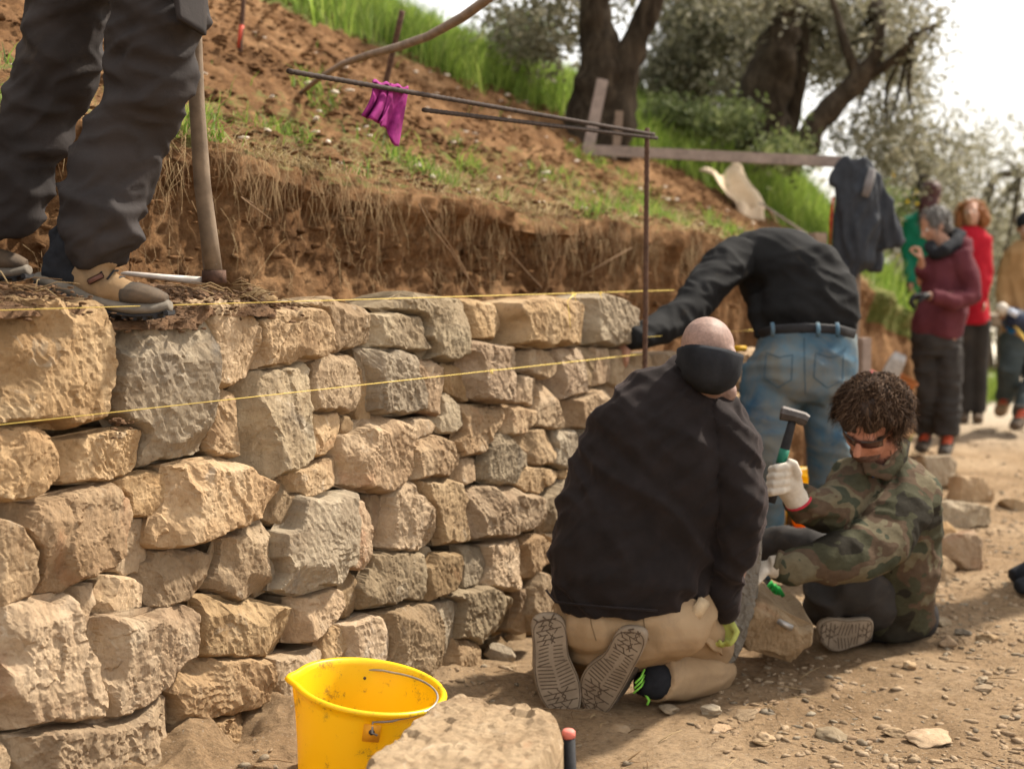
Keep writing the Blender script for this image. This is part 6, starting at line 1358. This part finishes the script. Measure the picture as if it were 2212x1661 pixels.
mb = MB(); mb.tube(lp([(1875, 1360, 4.70), (1830, 1364, 4.68), (1795, 1368, 4.66)]), [(.042, .045), (.048, .05), (.036, .035)], 14); mb.blob("shoe_upper", M['boot'], Cc, .007, 3)
CS = [(1766, 1358), (1775, 1343), (1800, 1336), (1830, 1341), (1862, 1338), (1886, 1338), (1889, 1352), (1884, 1378), (1868, 1392), (1840, 1400), (1815, 1409), (1795, 1408), (1776, 1392)]
shoe_sole("shoe_sole", CS, 4.58, Cc, .15, -.25, .022, True, 9)
mb = MB(); gw = P(1712, 1066, 4.29); mb.tube([gw + Vector((.022, .01, -.03)), gw, P(1702, 1045, 4.275), P(1696, 1025, 4.27)], [(.040, .038), (.038, .034), (.046, .034), (.040, .030)], 16)
for k in range(4):
    v0 = 1010 + 17 * k; u0 = 1712 - 3 * k; mb.tube([P(u0, v0 - 6, 4.262), P(u0 - 14, v0 - 2, 4.225), P(u0 - 34, v0 + 1, 4.222), P(u0 - 46, v0 + 4, 4.245), P(u0 - 40, v0 + 8, 4.275)], [.013, .0135, .0135, .0125, .011], 9)
mb.tube([P(1716, 1050, 4.27), P(1722, 1022, 4.25), P(1714, 1002, 4.235), P(1700, 996, 4.232)], [.016, .016, .0145, .012], 9)
gl = mb.blob("glove", M['glove'], Cc, .0042, 2)
M['redtrim'] = simple("red_trim", (.45, .03, .05), .8)
mb = MB(); mb.tube([gw + Vector((.022, .01, -.028)), gw + Vector((.019, .008, -.023))], [.0425, .0425], 16); mb.build("red_cuff_trim", M['redtrim'], gl)
mb = MB(); g2 = P(1668, 1224, 4.28); hand(mb, g2, (-.9, .1, -.15), (0, .3, -1), 1.02, .5, 1); mb.tube([g2 + Vector((.025, 0, 0)), g2 + Vector((-.01, 0, 0))], [.038, .034], 12); gl2 = mb.blob("glove", M['glove'], Cc, .0045, 2)
mb = MB(); mb.tube([g2 + Vector((.022, 0, 0)), g2 + Vector((.027, 0, 0))], [.0405, .0405], 16); mb.build("red_cuff_trim", M['redtrim'], gl2)
mb = MB(); mb.tube([g2 + Vector((.03, 0, 0)), g2 + Vector((.06, .0, 0))], [.034, .036], 12); mb.build("undershirt_cuff", M['bluecloth'], Cc)
# hammer held in the raised glove
ha = P(1664, 1085, 4.245); hb_ = P(1713, 905, 4.245); hz_ = (hb_ - ha).normalized(); hm = empty("hammer", ha, "club hammer with a green and black handle held up in the white glove", "hammer")
mb = MB(); mb.tube([ha.lerp(hb_, k / 8) for k in range(9)], [(.015, .012), (.0165, .013), (.015, .012), (.013, .011), (.014, .011), (.015, .012), (.014, .011), (.013, .011), (.012, .010)], 12, ref=Vector((1, 0, 0))); hh_ = mb.build("handle", M['black'], hm)
mb = MB(); mb.tube([ha.lerp(hb_, .47), ha.lerp(hb_, .64)], [(.0158, .0128), (.0155, .0125)], 12, ref=Vector((1, 0, 0))); mb.build("green_band", simple("green_grip", (.015, .14, .09), .6), hh_)
mb = MB(); x_ = Vector((1, -.12, -.17)).normalized(); y_ = hz_.cross(x_).normalized(); z_ = x_.cross(y_)
mb.tube([hb_ + z_ * .012 - x_ * .040, hb_ + z_ * .012 - x_ * .036, hb_ + z_ * .010, hb_ + z_ * .006 + x_ * .030, hb_ + z_ * .002 + x_ * .042], [(.019, .019), (.022, .022), (.020, .021), (.021, .021), (.018, .018)], 8, ref=z_); mb.build("head", M['darkiron'], hm, False)
mb = MB()
for k in range(6): a = P(1630 + 8 * k, 1275 + (k % 3) * 6, 4.5); mb.tube([a, a + Vector((.02, .01, .02)), a + Vector((.035, 0, -.005))], [.008, .011, .007], 8)
tag(mb.build("green_glove", simple("bright_green_cloth", (.02, .30, .05), .8)), "crumpled bright green cloth lying above the reddish blocks", "cloth")

# ---------------------------------------------- L: person standing on the wall, seen to the thigh
Lg = empty("person", P(225, 655, 3.3), "person in charcoal work trousers and tan hiking boots standing on top of the wall", "person")
mb = MB()
hipL = P(350, -30, 3.22); hip2 = P(155, -30, 3.42); pel = Vector(((hipL.x + hip2.x) / 2, 3.34, hipL.z + .26))
mb.tube([pel + Vector((0, 0, -.05)), pel + Vector((.02, 0, .2)), pel + Vector((.06, .02, .42)), pel + Vector((.09, .02, .5))], [(.11, .07), (.12, .08), (.15, .10), (.07, .06)], 14)
head(mb, pel + Vector((.16, .03, .68)), (.8, .2, -.5), 1.0); mb.tube([pel + Vector((.09, .02, .48)), pel + Vector((.14, .03, .62))], [.06, .055], 10)
mb.tube([hipL + Vector((-.03, 0, .10)), P(333, 100, 3.24), P(310, 215, 3.27), P(240, 370, 3.28), P(218, 520, 3.28)], [.05, .055, .05, .045, .035], 12); mb.tube([hip2 + Vector((.03, 0, .10)), P(132, 110, 3.46), P(88, 240, 3.49), P(42, 380, 3.51), P(18, 500, 3.51)], [.05, .055, .05, .045, .035], 12)
for sg, q in ((1, P(425, -160, 3.42)), (-1, P(420, -215, 3.45))): mb.tube([pel + Vector((.09 + sg * .02, -sg * .17, .42)), pel + Vector((.02 + sg * .1, -sg * .2, .15)), q], [.045, .038, .028], 10); hand(mb, q, (.3, 0, -.9), (.8, 0, 0), 1, .8, sg)
mb.blob("body", M['skin'], Lg, .011, 4)
mb = MB(); mb.tube([pel + Vector((0, 0, -.02)), pel + Vector((.02, 0, .2)), pel + Vector((.06, .02, .40)), pel + Vector((.09, .02, .51))], [(.18, .13), (.17, .13), (.20, .14), (.08, .07)], 18)
for sg, q in ((1, P(425, -175, 3.42)), (-1, P(420, -230, 3.45))): mb.tube([pel + Vector((.09 + sg * .02, -sg * .17, .42)), pel + Vector((.02 + sg * .1, -sg * .2, .15)), q], [.065, .055, .042], 12)
mb.blob("jacket", M['greypants'], Lg, .014, 5, .01, (6, 6, 6))
def trouser(pts, rad, seed, extra=None):
    mb = MB(); mb.tube(pts, rad, 26)
    if extra: extra(mb)
    return mb
mb = MB(); mb.ball(pel + Vector((0, 0, -.04)), (.20, .17, .19))
mb.tube([pel + Vector((.05, -.06, -.1))] + lp([(346, -30, 3.24), (342, 40, 3.24), (333, 100, 3.24), (326, 160, 3.25), (314, 215, 3.26), (290, 260, 3.27), (263, 310, 3.27), (240, 370, 3.27), (224, 430, 3.27), (218, 480, 3.26), (224, 525, 3.25), (240, 562, 3.24)]),
        [(.13, .12)] + [(rpx(r_, 3.25), rpx(r_, 3.25) * .92) for r_ in (107, 102, 96, 92, 88, 84, 85, 88, 94, 95, 86, 58)], 30, ref=Vector((1, 0, .25)))
mb.tube([pel + Vector((-.05, .06, -.1))] + lp([(152, -30, 3.44), (146, 40, 3.45), (132, 110, 3.46), (110, 180, 3.48), (88, 240, 3.49), (66, 310, 3.50), (42, 380, 3.50), (24, 430, 3.50), (18, 480, 3.50), (22, 515, 3.50)]),
        [(.13, .12)] + [(rpx(r_, 3.47), rpx(r_, 3.47) * .92) for r_ in (96, 88, 86, 82, 80, 76, 74, 76, 68, 54)], 30, ref=Vector((1, 0, .25)))
mb.blob("trousers", M['workpants'], Lg, .008, 5, wfn=lambda p, n: .015 * fold(p, 5, 9, 33, .9) + .009 * fold(p, 12, 20, 3, -.8))
sheet("thigh_pocket", (P(368, -40, 3.12), P(440, -30, 3.22)), (P(380, 45, 3.12), P(436, 80, 3.20)), 8, 8, lambda s, t: Vector((.004, -.012 - .012 * math.sin(s * 3.1) * t, 0)), M['workpants'], Lg, .010)
def boot(parent, O_, k, ank):
    """hiking boot: points given in photo px along the boot at distance-plane origin O_(u,v,d), k = px scale"""
    u0, v0, d = O_; Q = lambda x, y, dd=0: P(u0 + x * k, v0 + y * k, d + dd); Y = Vector((0, 1, 0))
    mb = MB(); mb.tube([Q(2, -2), Q(30, 6), Q(75, 22), Q(120, 44), Q(165, 58), Q(210, 66), Q(255, 66), Q(288, 58)], [(.030, .012), (.038, .020), (.040, .021), (.040, .019), (.044, .017), (.046, .017), (.042, .017), (.026, .014)], 18, ref=Y)
    mid = mb.blob("boot_sole", M['rubber'], parent, .005, 2)
    mb = MB(); mb.tube([Q(4, 10), Q(40, 24), Q(80, 40), Q(125, 62), Q(170, 74), Q(215, 80), Q(255, 78), Q(282, 70)], [(.026, .007), (.036, .008), (.038, .008), (.038, .007), (.042, .007), (.043, .007), (.038, .007), (.022, .006)], 14, ref=Y); lo = mb.build("outsole", M['black'], mid)
    for i, x in enumerate(range(130, 285, 22)):
        yy = np.interp(x, [120, 165, 210, 255, 285], [64, 76, 84, 83, 74]); mb = MB(); mb.box(Q(x, yy), (.011, .074, .012), None, .002); mb.build("lug", M['black'], mid, False)
    mb = MB(); mb.tube([Q(185, 34), Q(220, 36), Q(255, 42), Q(280, 48)], [(.040, .030), (.042, .028), (.038, .022), (.020, .014)], 16, ref=Y); mb.blob("toe_cap", M['boot'], parent, .0045, 2)
    mb = MB(); mb.tube([Q(85, -12), Q(120, 8), Q(160, 24), Q(200, 34), Q(235, 36)], [(.036, .040), (.038, .040), (.040, .038), (.038, .028), (.030, .022)], 16, ref=Y); mb.tube([Q(125, 5), Q(135, -30), Q(ank[0], ank[1])], [(.042, .040), (.036, .034), (.034, .034)], 16)
    mb.blob("boot_upper", M['tanboot'], parent, .005, 3, .0015, (30, 30, 30))
    mb = MB(); mb.tube([Q(22, -14), Q(60, -10), Q(95, 2)], [(.034, .026), (.040, .034), (.038, .026)], 14, ref=Y); mb.tube([Q(50, -20), Q(72, -60), Q(ank[0] - 38, ank[1] - 6)], [(.042, .040), (.044, .042), (.048, .044)], 14)
    mb.tube([Q(38, -60), Q(36, -96), Q(52, -110)], [.007, .009, .007], 8); mb.blob("heel_panel", M['gaiter'], parent, .005, 2, .002, (40, 40, 40))
    mb = MB(); mb.tube([Q(ank[0] - 20, ank[1] + 10), Q(ank[0] - 20, ank[1] - 40)], [(.048, .042), (.046, .040)], 16); mb.build("boot_collar", M['gaiter'], parent)
    for i in range(5):
        q = Q(150 + 14 * i, -22 + 13 * i, 0); mb = MB(); mb.tube([q + Vector((-.004, -.032, -.014)), q + Vector((.006, -.012, .006)), q + Vector((.008, .015, .006))], .0026, 6); mb.build("lace", M['black'], parent)
    mb = MB(); mb.box(Q(128, 2, -.045), (.040, .004, .014), Matrix.Rotation(-.45, 3, 'Y'), .002) ; mb.build("side_badge", simple("badge_brown", (.13, .06, .045), .7), parent)
boot(Lg, (76, 600, 3.25), 1.02, (150, -48))
boot(Lg, (-195, 530, 3.50), .90, (200, -40))

# ---------------------------------------------- people at the back
def legs(mb, hips, knees, feet, r0=.10, r1=.062, r2=.055):
    for h_, k_, f_ in zip(hips, knees, feet): mb.tube([h_, h_.lerp(k_, .5), k_, k_.lerp(f_, .5), f_], [r0, (r0 + r1) / 2, r1, r1 * .98, r2], 16)
def shoe(parent, ank, toe, mat='boot', lace=None, s=1.0):
    mb = MB(); a = Vector(ank); t_ = Vector(toe); t_.z = max(t_.z, .03)
    mb.tube([a + Vector((0, 0, .06)), a, a.lerp(t_, .25) + Vector((0, 0, -.03))], [.048 * s, .05 * s, .045 * s], 12); mb.tube([a.lerp(t_, -.25) + Vector((0, 0, -.045)), a.lerp(t_, .5) + Vector((0, 0, -.03)), t_], [(.045 * s, .04 * s), (.048 * s, .045 * s), (.036 * s, .028 * s)], 12)
    o = mb.blob("boot", M[mat], parent, .009, 3)
    if lace:
        mb = MB(); q = a.lerp(t_, .45) + Vector((0, 0, .02))
        for k in range(3): p = a.lerp(q, k / 2.5) + Vector((0, -.035, .03 - .01 * k)) + (t_ - a).normalized() * .03; mb.tube([p + Vector((-.03, 0, 0)), p + Vector((0, -.01, .008)), p + Vector((.03, 0, 0))], .006, 6)
        mb.build("laces", M[lace], o)
# W: maroon hoodie
d_ = 9.45; W = empty("person", P(2020, 975, d_), "grey haired person in a maroon hoodie and black scarf looking down at gloved hands", "person")
hw_ = P(2017, 487, d_); fw = Vector((-1, -.25, -.45))
mb = MB(); L = head(mb, hw_, fw, .98, (-.25, 0, 1)); mb.tube([hw_ + Vector((.03, 0, -.06)), P(2045, 545, d_)], [.05, .06], 10)
mb.tube(lp([(2046, 545, d_), (2042, 620, d_), (2022, 715, d_)]), [(.10, .11), (.11, .12), (.12, .12)], 12)
mb.tube(lp([(2078, 570, d_ - .12), (2088, 640, d_ - .16), (2003, 640, d_ - .3)]), [.045, .04, .028], 10); mb.tube(lp([(2030, 570, d_ + .1), (1990, 610, d_), (1990, 565, d_ - .12)]), [.045, .035, .026], 10)
legs(mb, lp([(2000, 725, d_), (2045, 725, d_ - .05)]), lp([(2010, 840, d_), (2045, 840, d_ - .05)]), lp([(2000, 945, d_ + .1), (2042, 950, d_ - .08)]), .08, .05, .04)
hand(mb, P(1991, 565, d_ - .14), (-.25, -.1, .9), (-.8, .2, .1), 1.0, .75, 1)
mb.blob("body", M['skin'], W, .008, 3); eyes(L, .98, W)
Mw = frame(fw, (-.25, 0, 1)); hcw = hw_ + Mw @ Vector((0, -.025, .03)); mb = MB(); mb.ball(hcw, (.086, .098, .084), Mw); mb.ball(hw_ + Mw @ Vector((0, -.06, -.035)), (.07, .06, .07), Mw); hb = mb.blob("hair", M['greymass'], W, .008, 2, wfn=lambda p, n: .006 * mn.noise(p * 30))
hairball(hb, hcw, (.086, .098, .085), 1200, .05, M['hairgrey'], None, 2, lambda v: v.z > -.3 and v.y < .6, 1.6, .003, "hair_strands", Mw)
mb = MB(); mb.tube(lp([(2048, 540, d_), (2046, 565, d_), (2044, 610, d_), (2038, 660, d_), (2026, 705, d_), (2022, 728, d_)]), [(.10, .09), (.17, .14), (.17, .16), (.165, .16), (.175, .17), (.165, .16)], 20, ref=Vector((1, .3, 0)))
mb.tube(lp([(2072, 545, d_ - .1), (2090, 590, d_ - .14), (2098, 640, d_ - .17), (2060, 652, d_ - .25), (2012, 640, d_ - .3)]), [.075, .078, .070, .062, .045], 14); mb.tube(lp([(2030, 560, d_ + .1), (1996, 605, d_), (1990, 578, d_ - .1)]), [.06, .05, .042], 12)
mb.tube(lp([(2055, 520, d_ + .05), (2080, 530, d_), (2085, 550, d_ - .05)]), [.05, .07, .05], 12)
mb.blob("hoodie", M['maroon'], W, .011, 5, .012, (6, 6, 6), seed=3)
mb = MB(); pts = lp([(2003, 535, d_ - .08), (2015, 555, d_ - .16), (2040, 545, d_ - .19), (2068, 525, d_ - .1), (2082, 505, d_ + .02), (2060, 500, d_ + .12), (2030, 520, d_ + .12), (2005, 535, d_ + .03), (2003, 535, d_ - .08)]); mb.tube([Vector((2, 2, 2)) * 0 + (q * .82 + P(2040, 525, 9.45) * .18) for q in pts], .044, 12); mb.blob("scarf", M['gaiter'], W, .011, 3, .006, (20, 20, 20))
mb = MB(); mb.tube(lp([(2022, 700, d_), (2022, 735, d_), (2022, 765, d_)]), [(.15, .13), (.17, .15), (.16, .14)], 18); legs(mb, lp([(1998, 750, d_), (2046, 750, d_ - .04)]), lp([(2008, 845, d_), (2050, 845, d_ - .06)]), lp([(1998, 935, d_ + .1), (2046, 940, d_ - .08)]), .10, .085, .075); mb.blob("trousers", M['greypants'], W, .011, 5, .014, (7, 7, 12), seed=9)
shoe(W, P(1998, 945, d_ + .1), P(1985, 968, d_ - .05), lace='rlace'); shoe(W, P(2046, 950, d_ - .08), P(2036, 978, d_ - .25), lace='rlace')
mb = MB(); hand(mb, P(2008, 640, d_ - .3), (-1, -.1, -.05), (0, -.3, -1), 1.25, .7, 1); mb.blob("glove", M['black'], W, .007, 2)
# green jumper, seen from behind
d_ = 12.4; Gn = empty("person", P(2000, 880, d_), "person in a green jumper with long dark red hair standing behind the maroon hoodie", "person"); hg = P(2012, 420, d_)
mb = MB(); head(mb, hg, (.6, .7, 0), 1.0); mb.tube([hg, P(2003, 470, d_)], [.05, .055], 10); mb.tube(lp([(2000, 465, d_), (1998, 560, d_), (1998, 640, d_)]), [(.13, .09), (.12, .09), (.14, .1)], 12)
legs(mb, lp([(1985, 650, d_), (2015, 650, d_)]), lp([(1985, 760, d_), (2015, 760, d_)]), lp([(1985, 860, d_), (2015, 860, d_)]), .08, .05, .04)
for sg in (-1, 1): mb.tube(lp([(2000 + sg * 32, 475, d_), (2000 + sg * 40, 550, d_), (2000 + sg * 34, 620, d_ - .1)]), [.045, .04, .03], 10); hand(mb, P(2000 + sg * 34, 620, d_ - .1), (0, -.2, -1), (-sg, 0, 0), 1, .4, 1)
mb.blob("body", M['skin'], Gn, .011, 3)
mb = MB(); mb.tube(lp([(2004, 452, d_), (2001, 472, d_), (1998, 540, d_), (1996, 610, d_), (1998, 660, d_)]), [(.06, .06), (.17, .11), (.165, .12), (.155, .12), (.165, .13)], 18, ref=Vector((1, 0, 0)))
for sg in (-1, 1): mb.tube(lp([(2000 + sg * 32, 470, d_), (2000 + sg * 40, 550, d_), (2000 + sg * 34, 612, d_ - .1)]), [.07, .058, .045], 12)
mb.blob("jumper", M['green'], Gn, .014, 4, .012, (6, 6, 5)); mb = MB(); legs(mb, lp([(1985, 650, d_), (2015, 650, d_)]), lp([(1985, 760, d_), (2015, 760, d_)]), lp([(1985, 870, d_), (2015, 870, d_)]), .11, .08, .07); mb.blob("trousers", M['greypants'], Gn, .014, 4)
shoe(Gn, P(1985, 872, d_), P(1985, 885, d_ + .2)); shoe(Gn, P(2015, 872, d_), P(2018, 885, d_ + .2))
mb = MB(); mb.ball(hg + Vector((-.01, -.02, .025)), (.092, .105, .098)); mb.tube([hg + Vector((-.02, -.05, .0)), P(2003, 450, d_ - .10), P(1996, 478, d_ - .12)], [(.08, .06), (.08, .05), (.05, .03)], 12); hb = mb.blob("hair", M['redhairmass'], Gn, .009, 3, wfn=lambda p, n: .003 * mn.noise(Vector((p.x * 30, p.y * 30, p.z * 6))))
# red jacket
d_ = 11.6; Rd = empty("person", P(2095, 900, d_), "person in a red jacket with curly ginger hair looking up behind the maroon hoodie", "person"); hr = P(2098, 462, d_); fr_ = Vector((-.35, -.85, .25))
mb = MB(); L = head(mb, hr, fr_, 1.0, (0, .3, 1)); mb.tube([hr + Vector((0, .02, -.05)), P(2096, 505, d_)], [.05, .055], 10); mb.tube(lp([(2096, 505, d_), (2096, 590, d_), (2096, 680, d_)]), [(.12, .08), (.11, .08), (.13, .1)], 12)
for sg in (-1, 1): mb.tube(lp([(2096 + sg * 30, 515, d_), (2096 + sg * 34, 590, d_), (2096 + sg * 28, 650, d_ - .05)]), [.045, .04, .03], 10); hand(mb, P(2096 + sg * 28, 650, d_ - .05), (0, -.1, -1), (-sg, 0, 0), 1, .4, -sg)
legs(mb, lp([(2082, 690, d_), (2112, 690, d_)]), lp([(2082, 790, d_), (2112, 790, d_)]), lp([(2082, 885, d_), (2112, 885, d_)]), .08, .05, .04)
mb.blob("body", M['skin'], Rd, .009, 3); eyes(L, 1.0, Rd)
mb = MB(); mb.tube(lp([(2097, 488, d_), (2096, 510, d_), (2096, 580, d_), (2096, 650, d_), (2096, 700, d_)]), [(.075, .075), (.155, .10), (.150, .11), (.145, .12), (.16, .13)], 18, ref=Vector((1, 0, 0)))
for sg in (-1, 1): mb.tube(lp([(2096 + sg * 28, 512, d_), (2096 + sg * 34, 590, d_), (2096 + sg * 28, 642, d_ - .05)]), [.068, .056, .045], 12)
mb.blob("jacket", M['redcoat'], Rd, .013, 4, .012, (6, 6, 5), seed=5); mb = MB(); legs(mb, lp([(2082, 690, d_), (2112, 690, d_)]), lp([(2082, 790, d_), (2112, 790, d_)]), lp([(2082, 890, d_), (2112, 890, d_)]), .11, .08, .07); mb.blob("trousers", M['greypants'], Rd, .014, 4)
shoe(Rd, P(2082, 892, d_), P(2080, 905, d_ - .2)); shoe(Rd, P(2112, 892, d_), P(2112, 905, d_ - .2))
Mr = frame(fr_, (0, .3, 1)); mb = MB(); mb.ball(hr + Mr @ Vector((0, -.03, .03)), (.10, .10, .095), Mr); 
for sg in (-1, 1): mb.tube([hr + Mr @ Vector((sg * .085, -.01, .03)), hr + Mr @ Vector((sg * .10, -.02, -.05)), hr + Mr @ Vector((sg * .095, -.03, -.11))], [.04, .045, .03], 10)
hb = mb.blob("hair", M['gingermass'], Rd, .009, 2, wfn=lambda p, n: .014 * mn.noise(p * 26)); hairball(hb, hr + Mr @ Vector((0, -.03, .0)), (.115, .10, .115), 2600, .05, M['hairginger'], None, 4, lambda v: v.y < .25 or v.z > .6, .6, .003, "hair_strands", Mr)
# tan jacket, walking at the right edge
d_ = 11.0; T = empty("person", P(2190, 915, d_), "person in a tan jacket and black beanie walking at the right edge carrying tools", "person"); ht = P(2222, 492, d_); ft = Vector((-.35, -.9, -.2))
mb = MB(); L = head(mb, ht, ft, 1.0); mb.tube([ht + Vector((0, .02, -.05)), P(2222, 540, d_)], [.05, .06], 10); mb.tube(lp([(2222, 540, d_), (2218, 640, d_), (2214, 715, d_)]), [(.14, .09), (.13, .1), (.14, .1)], 12)
for sg, q in ((-1, [(2180, 560, d_), (2168, 630, d_), (2172, 690, d_ - .2)]), (1, [(2262, 560, d_), (2270, 630, d_), (2240, 690, d_ - .2)])): mb.tube(lp(q), [.05, .042, .03], 10)
legs(mb, lp([(2190, 730, d_), (2235, 730, d_)]), lp([(2180, 800, d_ - .1), (2235, 820, d_)]), lp([(2168, 865, d_ + .1), (2205, 900, d_ - .3)]), .08, .05, .04)
mb.blob("body", M['skin'], T, .009, 3); eyes(L, 1.0, T)
mb = MB(); mb.tube(lp([(2222, 520, d_), (2220, 548, d_), (2216, 620, d_), (2212, 690, d_), (2212, 728, d_)]), [(.08, .08), (.20, .12), (.185, .14), (.175, .14), (.18, .14)], 18, ref=Vector((1, 0, 0)))
for q in ([(2186, 550, d_), (2172, 600, d_), (2165, 640, d_ - .05), (2170, 685, d_ - .2)], [(2256, 550, d_), (2270, 630, d_), (2245, 685, d_ - .2)]): mb.tube(lp(q), [.075, .065, .058, .045][:len(q)], 12)
mb.blob("jacket", M['tanjacket'], T, .012, 4, .013, (6, 6, 5), seed=7)
mb = MB(); legs(mb, lp([(2192, 728, d_), (2235, 728, d_)]), lp([(2180, 800, d_ - .1), (2232, 820, d_)]), lp([(2170, 862, d_ + .1), (2206, 895, d_ - .3)]), .115, .085, .07); mb.blob("trousers", cloth("teal_grey_trousers", [(.035, .048, .052), (.07, .085, .085)], 8), T, .012, 4, .012, (7, 7, 12))
shoe(T, P(2168, 862, d_ + .1), P(2158, 893, d_ - .05), 'tanboot', 'rlace', 1.15); shoe(T, P(2206, 892, d_ - .3), P(2190, 922, d_ - .45), 'boot', 'rlace', 1.15)
mb = MB(); mb.ball(ht + Vector((0, .01, .045)), (.092, .105, .085)); mb.blob("beanie", M['gaiter'], T, .009, 3)
for q, s_ in ((P(2168, 690, d_ - .22), 1), (P(2236, 692, d_ - .24), -1)): mb = MB(); hand(mb, q, (.5 * s_, -.3, -.6), (.6 * s_, .4, 0), 1.15, .6, s_); mb.blob("glove", M['bluecloth'] if s_ > 0 else M['gaiter'], T, .008, 2)
tw = empty("tool_bundle", P(2195, 690, d_ - .35), "blue and black power tool carried by the person in the tan jacket", "power tool")
mb = MB(); mb.box(P(2196, 690, d_ - .38), (.15, .12, .15), Matrix.Rotation(.4, 3, 'Y'), .02); mb.build("tool_body", simple("dark_blue_plastic", (.02, .03, .06), .4), tw)
mb = MB(); mb.box(P(2188, 675, d_ - .45), (.08, .02, .05), Matrix.Rotation(.5, 3, 'Y'), .005); mb.build("pale_plate", simple("pale_plastic", (.5, .55, .65), .4), tw)
mb = MB(); mb.ball(P(2164, 668, d_ - .4), (.05, .05, .05)); mb.build("round_guard", simple("cream_plastic", (.5, .45, .38), .5), tw)
mb = MB(); mb.tube(lp([(2190, 700, d_ - .42), (2215, 735, d_ - .4)]), .012, 8); mb.build("yellow_strap", M['string'], tw)
# shoes of somebody standing out of view
fo = empty("person", P(2225, 1285, 5.6), "pair of dark shoes of a person standing just beyond the right edge", "person")
mb = MB(); legs(mb, lp([(2340, 800, 5.6), (2370, 800, 5.5)]), lp([(2320, 1030, 5.6), (2350, 1030, 5.5)]), lp([(2265, 1225, 5.65), (2290, 1250, 5.45)]), .08, .05, .04); mb.tube(lp([(2330, 800, 5.55), (2420, 620, 5.55), (2440, 480, 5.55)]), [(.14, .1), (.15, .1), (.06, .06)], 12); head(mb, P(2440, 400, 5.55), (-1, 0, -.3), 1.0); mb.tube(lp([(2440, 490, 5.55), (2440, 430, 5.55)]), [.055, .05], 10); mb.blob("body", M['skin'], fo, .012, 3)
mb = MB(); legs(mb, lp([(2340, 790, 5.6), (2370, 790, 5.5)]), lp([(2320, 1030, 5.6), (2350, 1030, 5.5)]), lp([(2268, 1215, 5.65), (2294, 1240, 5.45)]), .11, .08, .07); mb.blob("trousers", M['greypants'], fo, .014, 4)
mb = MB(); mb.tube(lp([(2350, 800, 5.55), (2420, 620, 5.55), (2440, 500, 5.55)]), [(.17, .13), (.19, .13), (.08, .08)], 14)
for y_o in (-.2, .2): mb.tube([P(2436, 540, 5.55) + Vector((0, y_o, 0)), P(2415, 660, 5.55) + Vector((0, y_o * 1.3, 0)), P(2370, 740, 5.55) + Vector((0, y_o * 1.1, 0))], [.07, .055, .045], 12)
mb.blob("jacket", M['fleece'], fo, .014, 4)
mb = MB(); mb.ball(P(2444, 392, 5.56), (.088, .085, .09)); mb.blob("hair", M['hairmass'], fo, .01, 2)
for y_o in (-.22, .22): mb = MB(); hand(mb, P(2370, 740, 5.55) + Vector((0, y_o, 0)), (-.5, 0, -.8), (-.5, 0, .4), 1, .4, 1); mb.blob("hand", M['skin'], fo, .007, 2)
for (a0, b0_) in ((P(2262, 1240, 5.65), P(2184, 1250, 5.62)), (P(2290, 1262, 5.45), P(2196, 1282, 5.42))):
    mb = MB(); a0.z = .07; b0_.z = .035; mb.tube([a0 + Vector((0, 0, .03)), a0], [.05, .05], 12); mb.tube([a0 + Vector((.03, 0, -.02)), a0.lerp(b0_, .5), b0_], [(.045, .045), (.048, .045), (.035, .028)], 14); mb.blob("shoe", M['gaiter'], fo, .008, 3)
